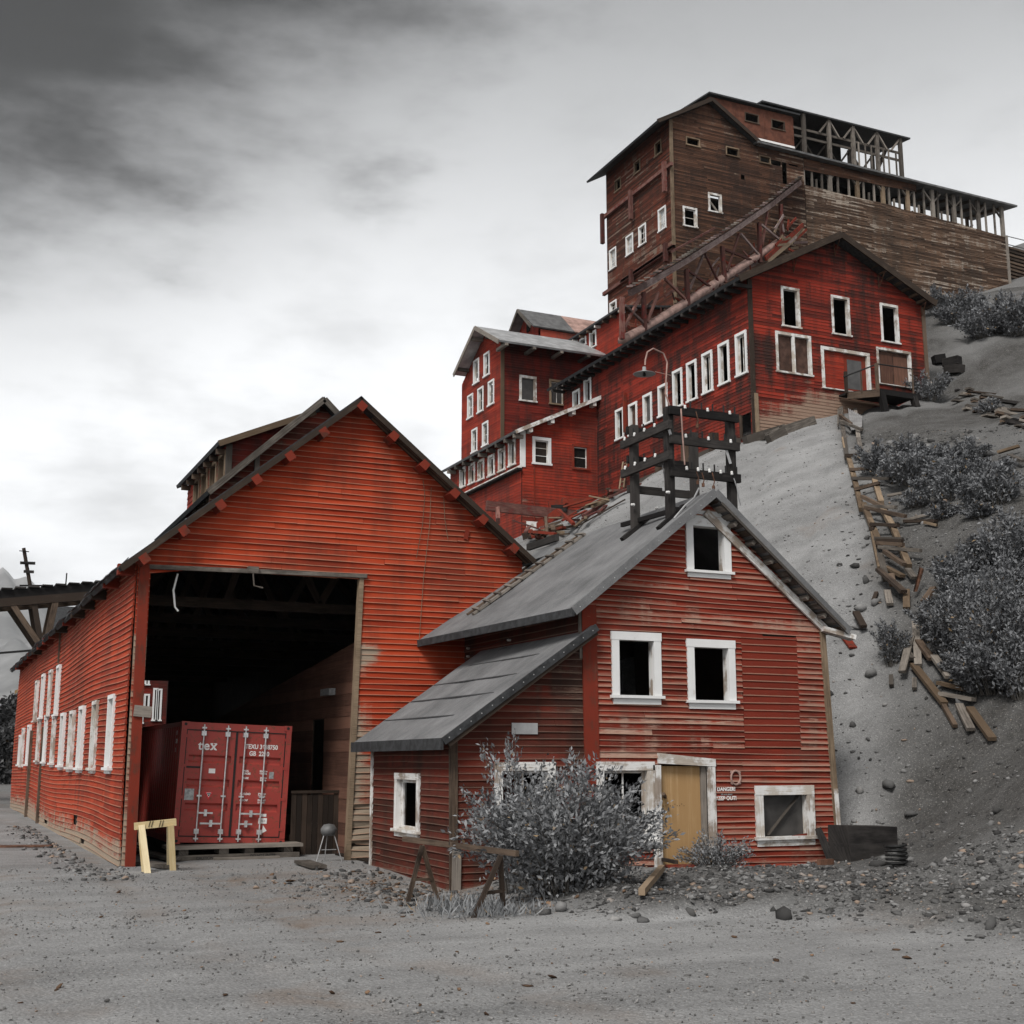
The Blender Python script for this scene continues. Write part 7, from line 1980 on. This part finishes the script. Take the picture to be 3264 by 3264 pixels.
def scatter(n, x0, x1, y0, y1, mask):
    x = x0 + (x1 - x0) * rng.random(n); y = y0 + (y1 - y0) * rng.random(n)
    k = mask(x, y) > rng.random(n); x, y = x[k], y[k]
    out = ((x > 3.3) & (x < 13.2) & (y > 26.6)) | ((x > 10.9) & (x < 16.7) & (y > 20.85) & (y < 28.5)) | ((x > 8.3) & (x < 11.2) & (y > 20.85))
    x, y = x[~out], y[~out]
    return np.stack([x, y, ground_h(x, y)], -1)
p = scatter(42000, 7.5, 19, 9, 21.2, lambda x, y: sstep(x - toe(y), -.5, .3) * (1 - sstep(x - toe(y), 3.0, 7)) * .9)
o = stones('rubble', p, .009 + .044 * rng.random(len(p)) ** 4.2, M['stone'], .55)
tag(o, 'bank of broken grey rock along the road in front of the house', 'rubble')
p = scatter(16000, 13, 34, 8, 44, lambda x, y: sstep(x - toe(y), .5, 2.5) * sstep((x - 15.5) - (y - 20.9) * .93, -.5, 1.5))
sz_s = .012 + .05 * rng.random(len(p)) ** 3.5 + np.where(rng.random(len(p)) < .012, .05 + .12 * rng.random(len(p)), 0)
o = stones('slope_stones', p, sz_s, M['stone'])
tag(o, 'loose stones strewn over the shrubby right hand slope', 'stones')
p = scatter(7000, 14, 36, 22, 60, lambda x, y: sstep(-((x - 15.5) - (y - 20.9) * .93), -1, 1))
o = stones('tailings_stones', p, .012 + .03 * rng.random(len(p)) ** 3, M['pebble'])
tag(o, 'fine loose stones on the smooth grey tailings fan', 'stones')
p = scatter(42000, -3, 12, 8, 27, lambda x, y: .35 + .65 * (vnoise(x, y, .5, 12) > .55))
o = stones('road_gravel', p, .005 + .014 * rng.random(len(p)) ** 4, M['pebble'], .7, .3)
tag(o, 'small pebbles scattered over the grey dirt road', 'gravel')
p = scatter(2600, 2.0, 4.2, 24, 44, lambda x, y: sstep(x, 2.2, 3.4) * (x < 3.75))
p2 = scatter(3000, 5.2, 9.2, 17.2, 26, lambda x, y: np.exp(-(((x - 7.6) / 1.4) ** 2 + ((y - 20.5) / 3) ** 2)))
p = np.concatenate([p, p2])
o = stones('wall_foot_gravel', p, .012 + .05 * rng.random(len(p)) ** 3, M['stone'])
tag(o, 'dark gravel and litter along the foot of barn and lean-to walls', 'gravel')
p = scatter(1500, 5.0, 9.4, 16.8, 26, lambda x, y: np.exp(-(((x - 7.6) / 1.3) ** 2 + ((y - 20.0) / 3) ** 2)))
p2 = scatter(420, -5, 12, 9, 26, lambda x, y: x * 0 + .5)
p = np.concatenate([p, p2])
o = stones('wood_litter', p, .012 + .045 * rng.random(len(p)) ** 3, M['chip'], .35, .3)
tag(o, 'brown bark and wood chips littering the ground by the lean-to', 'litter')
for k, (z, x, y, sz, lb) in enumerate((('Z5', 1800, 1270, .16, 'round dark rock at the road edge below the large bush'), ('Z5', 1850, 1295, .13, 'dark rock touching the round rock below the large bush'), ('Z5', 1690, 1290, .12, 'pale angular rock at the road edge under the bush'), ('Z5', 1390, 1235, .22, 'large grey slab of rock at the foot of the bush'), ('Z5', 1285, 1255, .14, 'flat pale stone left of the rock slab'), ('Z6', 760, 1110, .19, 'wide dark boulder in the rubble bank below the corner window'), ('Z6', 300, 1085, .11, 'white stone in the rubble bank under the door'), ('Z5', 575, 1810, .055, 'white pebble alone on the near road left of centre'), ('Z5', 1045, 1810, .045, 'pale pebble alone on the near road below the bush'), ('Z6', 1770, 1150, .16, 'dark boulder at the right end of the rubble bank'), ('B5', 1360, 555, .2, 'flat reddish stone on the slope right of the house'))):
    b = hit(P(z, x, y)); o = stones('rock', np.array([[b.x, b.y, b.z]]), np.array([sz * .62]), M['stone'] if 'dark' in lb or k in (3,) else M['pebble'], .75, .3, None)
    tag(o, lb, 'rock')

for g, key, fmt in (('loose planks along the track', 1, '%s loose weathered plank counted down the slope along the broken track'), ('scrap boards right of the landing', 0, '%s weathered board from the left in the scrap pile right of the landing'), ('splintered boards in the debris heap', 0, '%s splintered board from the left in the debris heap above the barn eave')):
    relabel([o for o in scn.objects if o.get('group') == g], key, fmt)
for o in scn.objects:
    if o.name.startswith('blades'): o['kind'] = 'stuff'

# ------------------------------------------------------------------ turn lettering into plain meshes
bpy.context.view_layer.update()
dg = bpy.context.evaluated_depsgraph_get()
for o in [o for o in scn.objects if o.type == 'FONT']:
    me = bpy.data.meshes.new_from_object(o.evaluated_get(dg))
    me.materials.clear(); me.materials.append(o.data.materials[0])
    q = bpy.data.objects.new(o.name, me); nm = o.name
    q.parent = o.parent; q.matrix_local = o.matrix_local
    col.objects.link(q); bpy.data.objects.remove(o); q.name = nm

# ================================================================== HAZE
hz_m = bpy.data.materials.new('valley_haze'); hz_m.use_nodes = True
nb = NB(hz_m.node_tree)
pv = nb.n('ShaderNodeVolumePrincipled', Color=(.93, .95, .97, 1), Density=.00007, Anisotropy=.1)
ho = nb.n('ShaderNodeOutputMaterial'); hz_m.node_tree.links.new(pv.outputs[0], ho.inputs['Volume'])
hb = MB().box(-9000, -450, -30, 9000, 9000, 1000).build('haze', hz_m, None, kind='stuff')
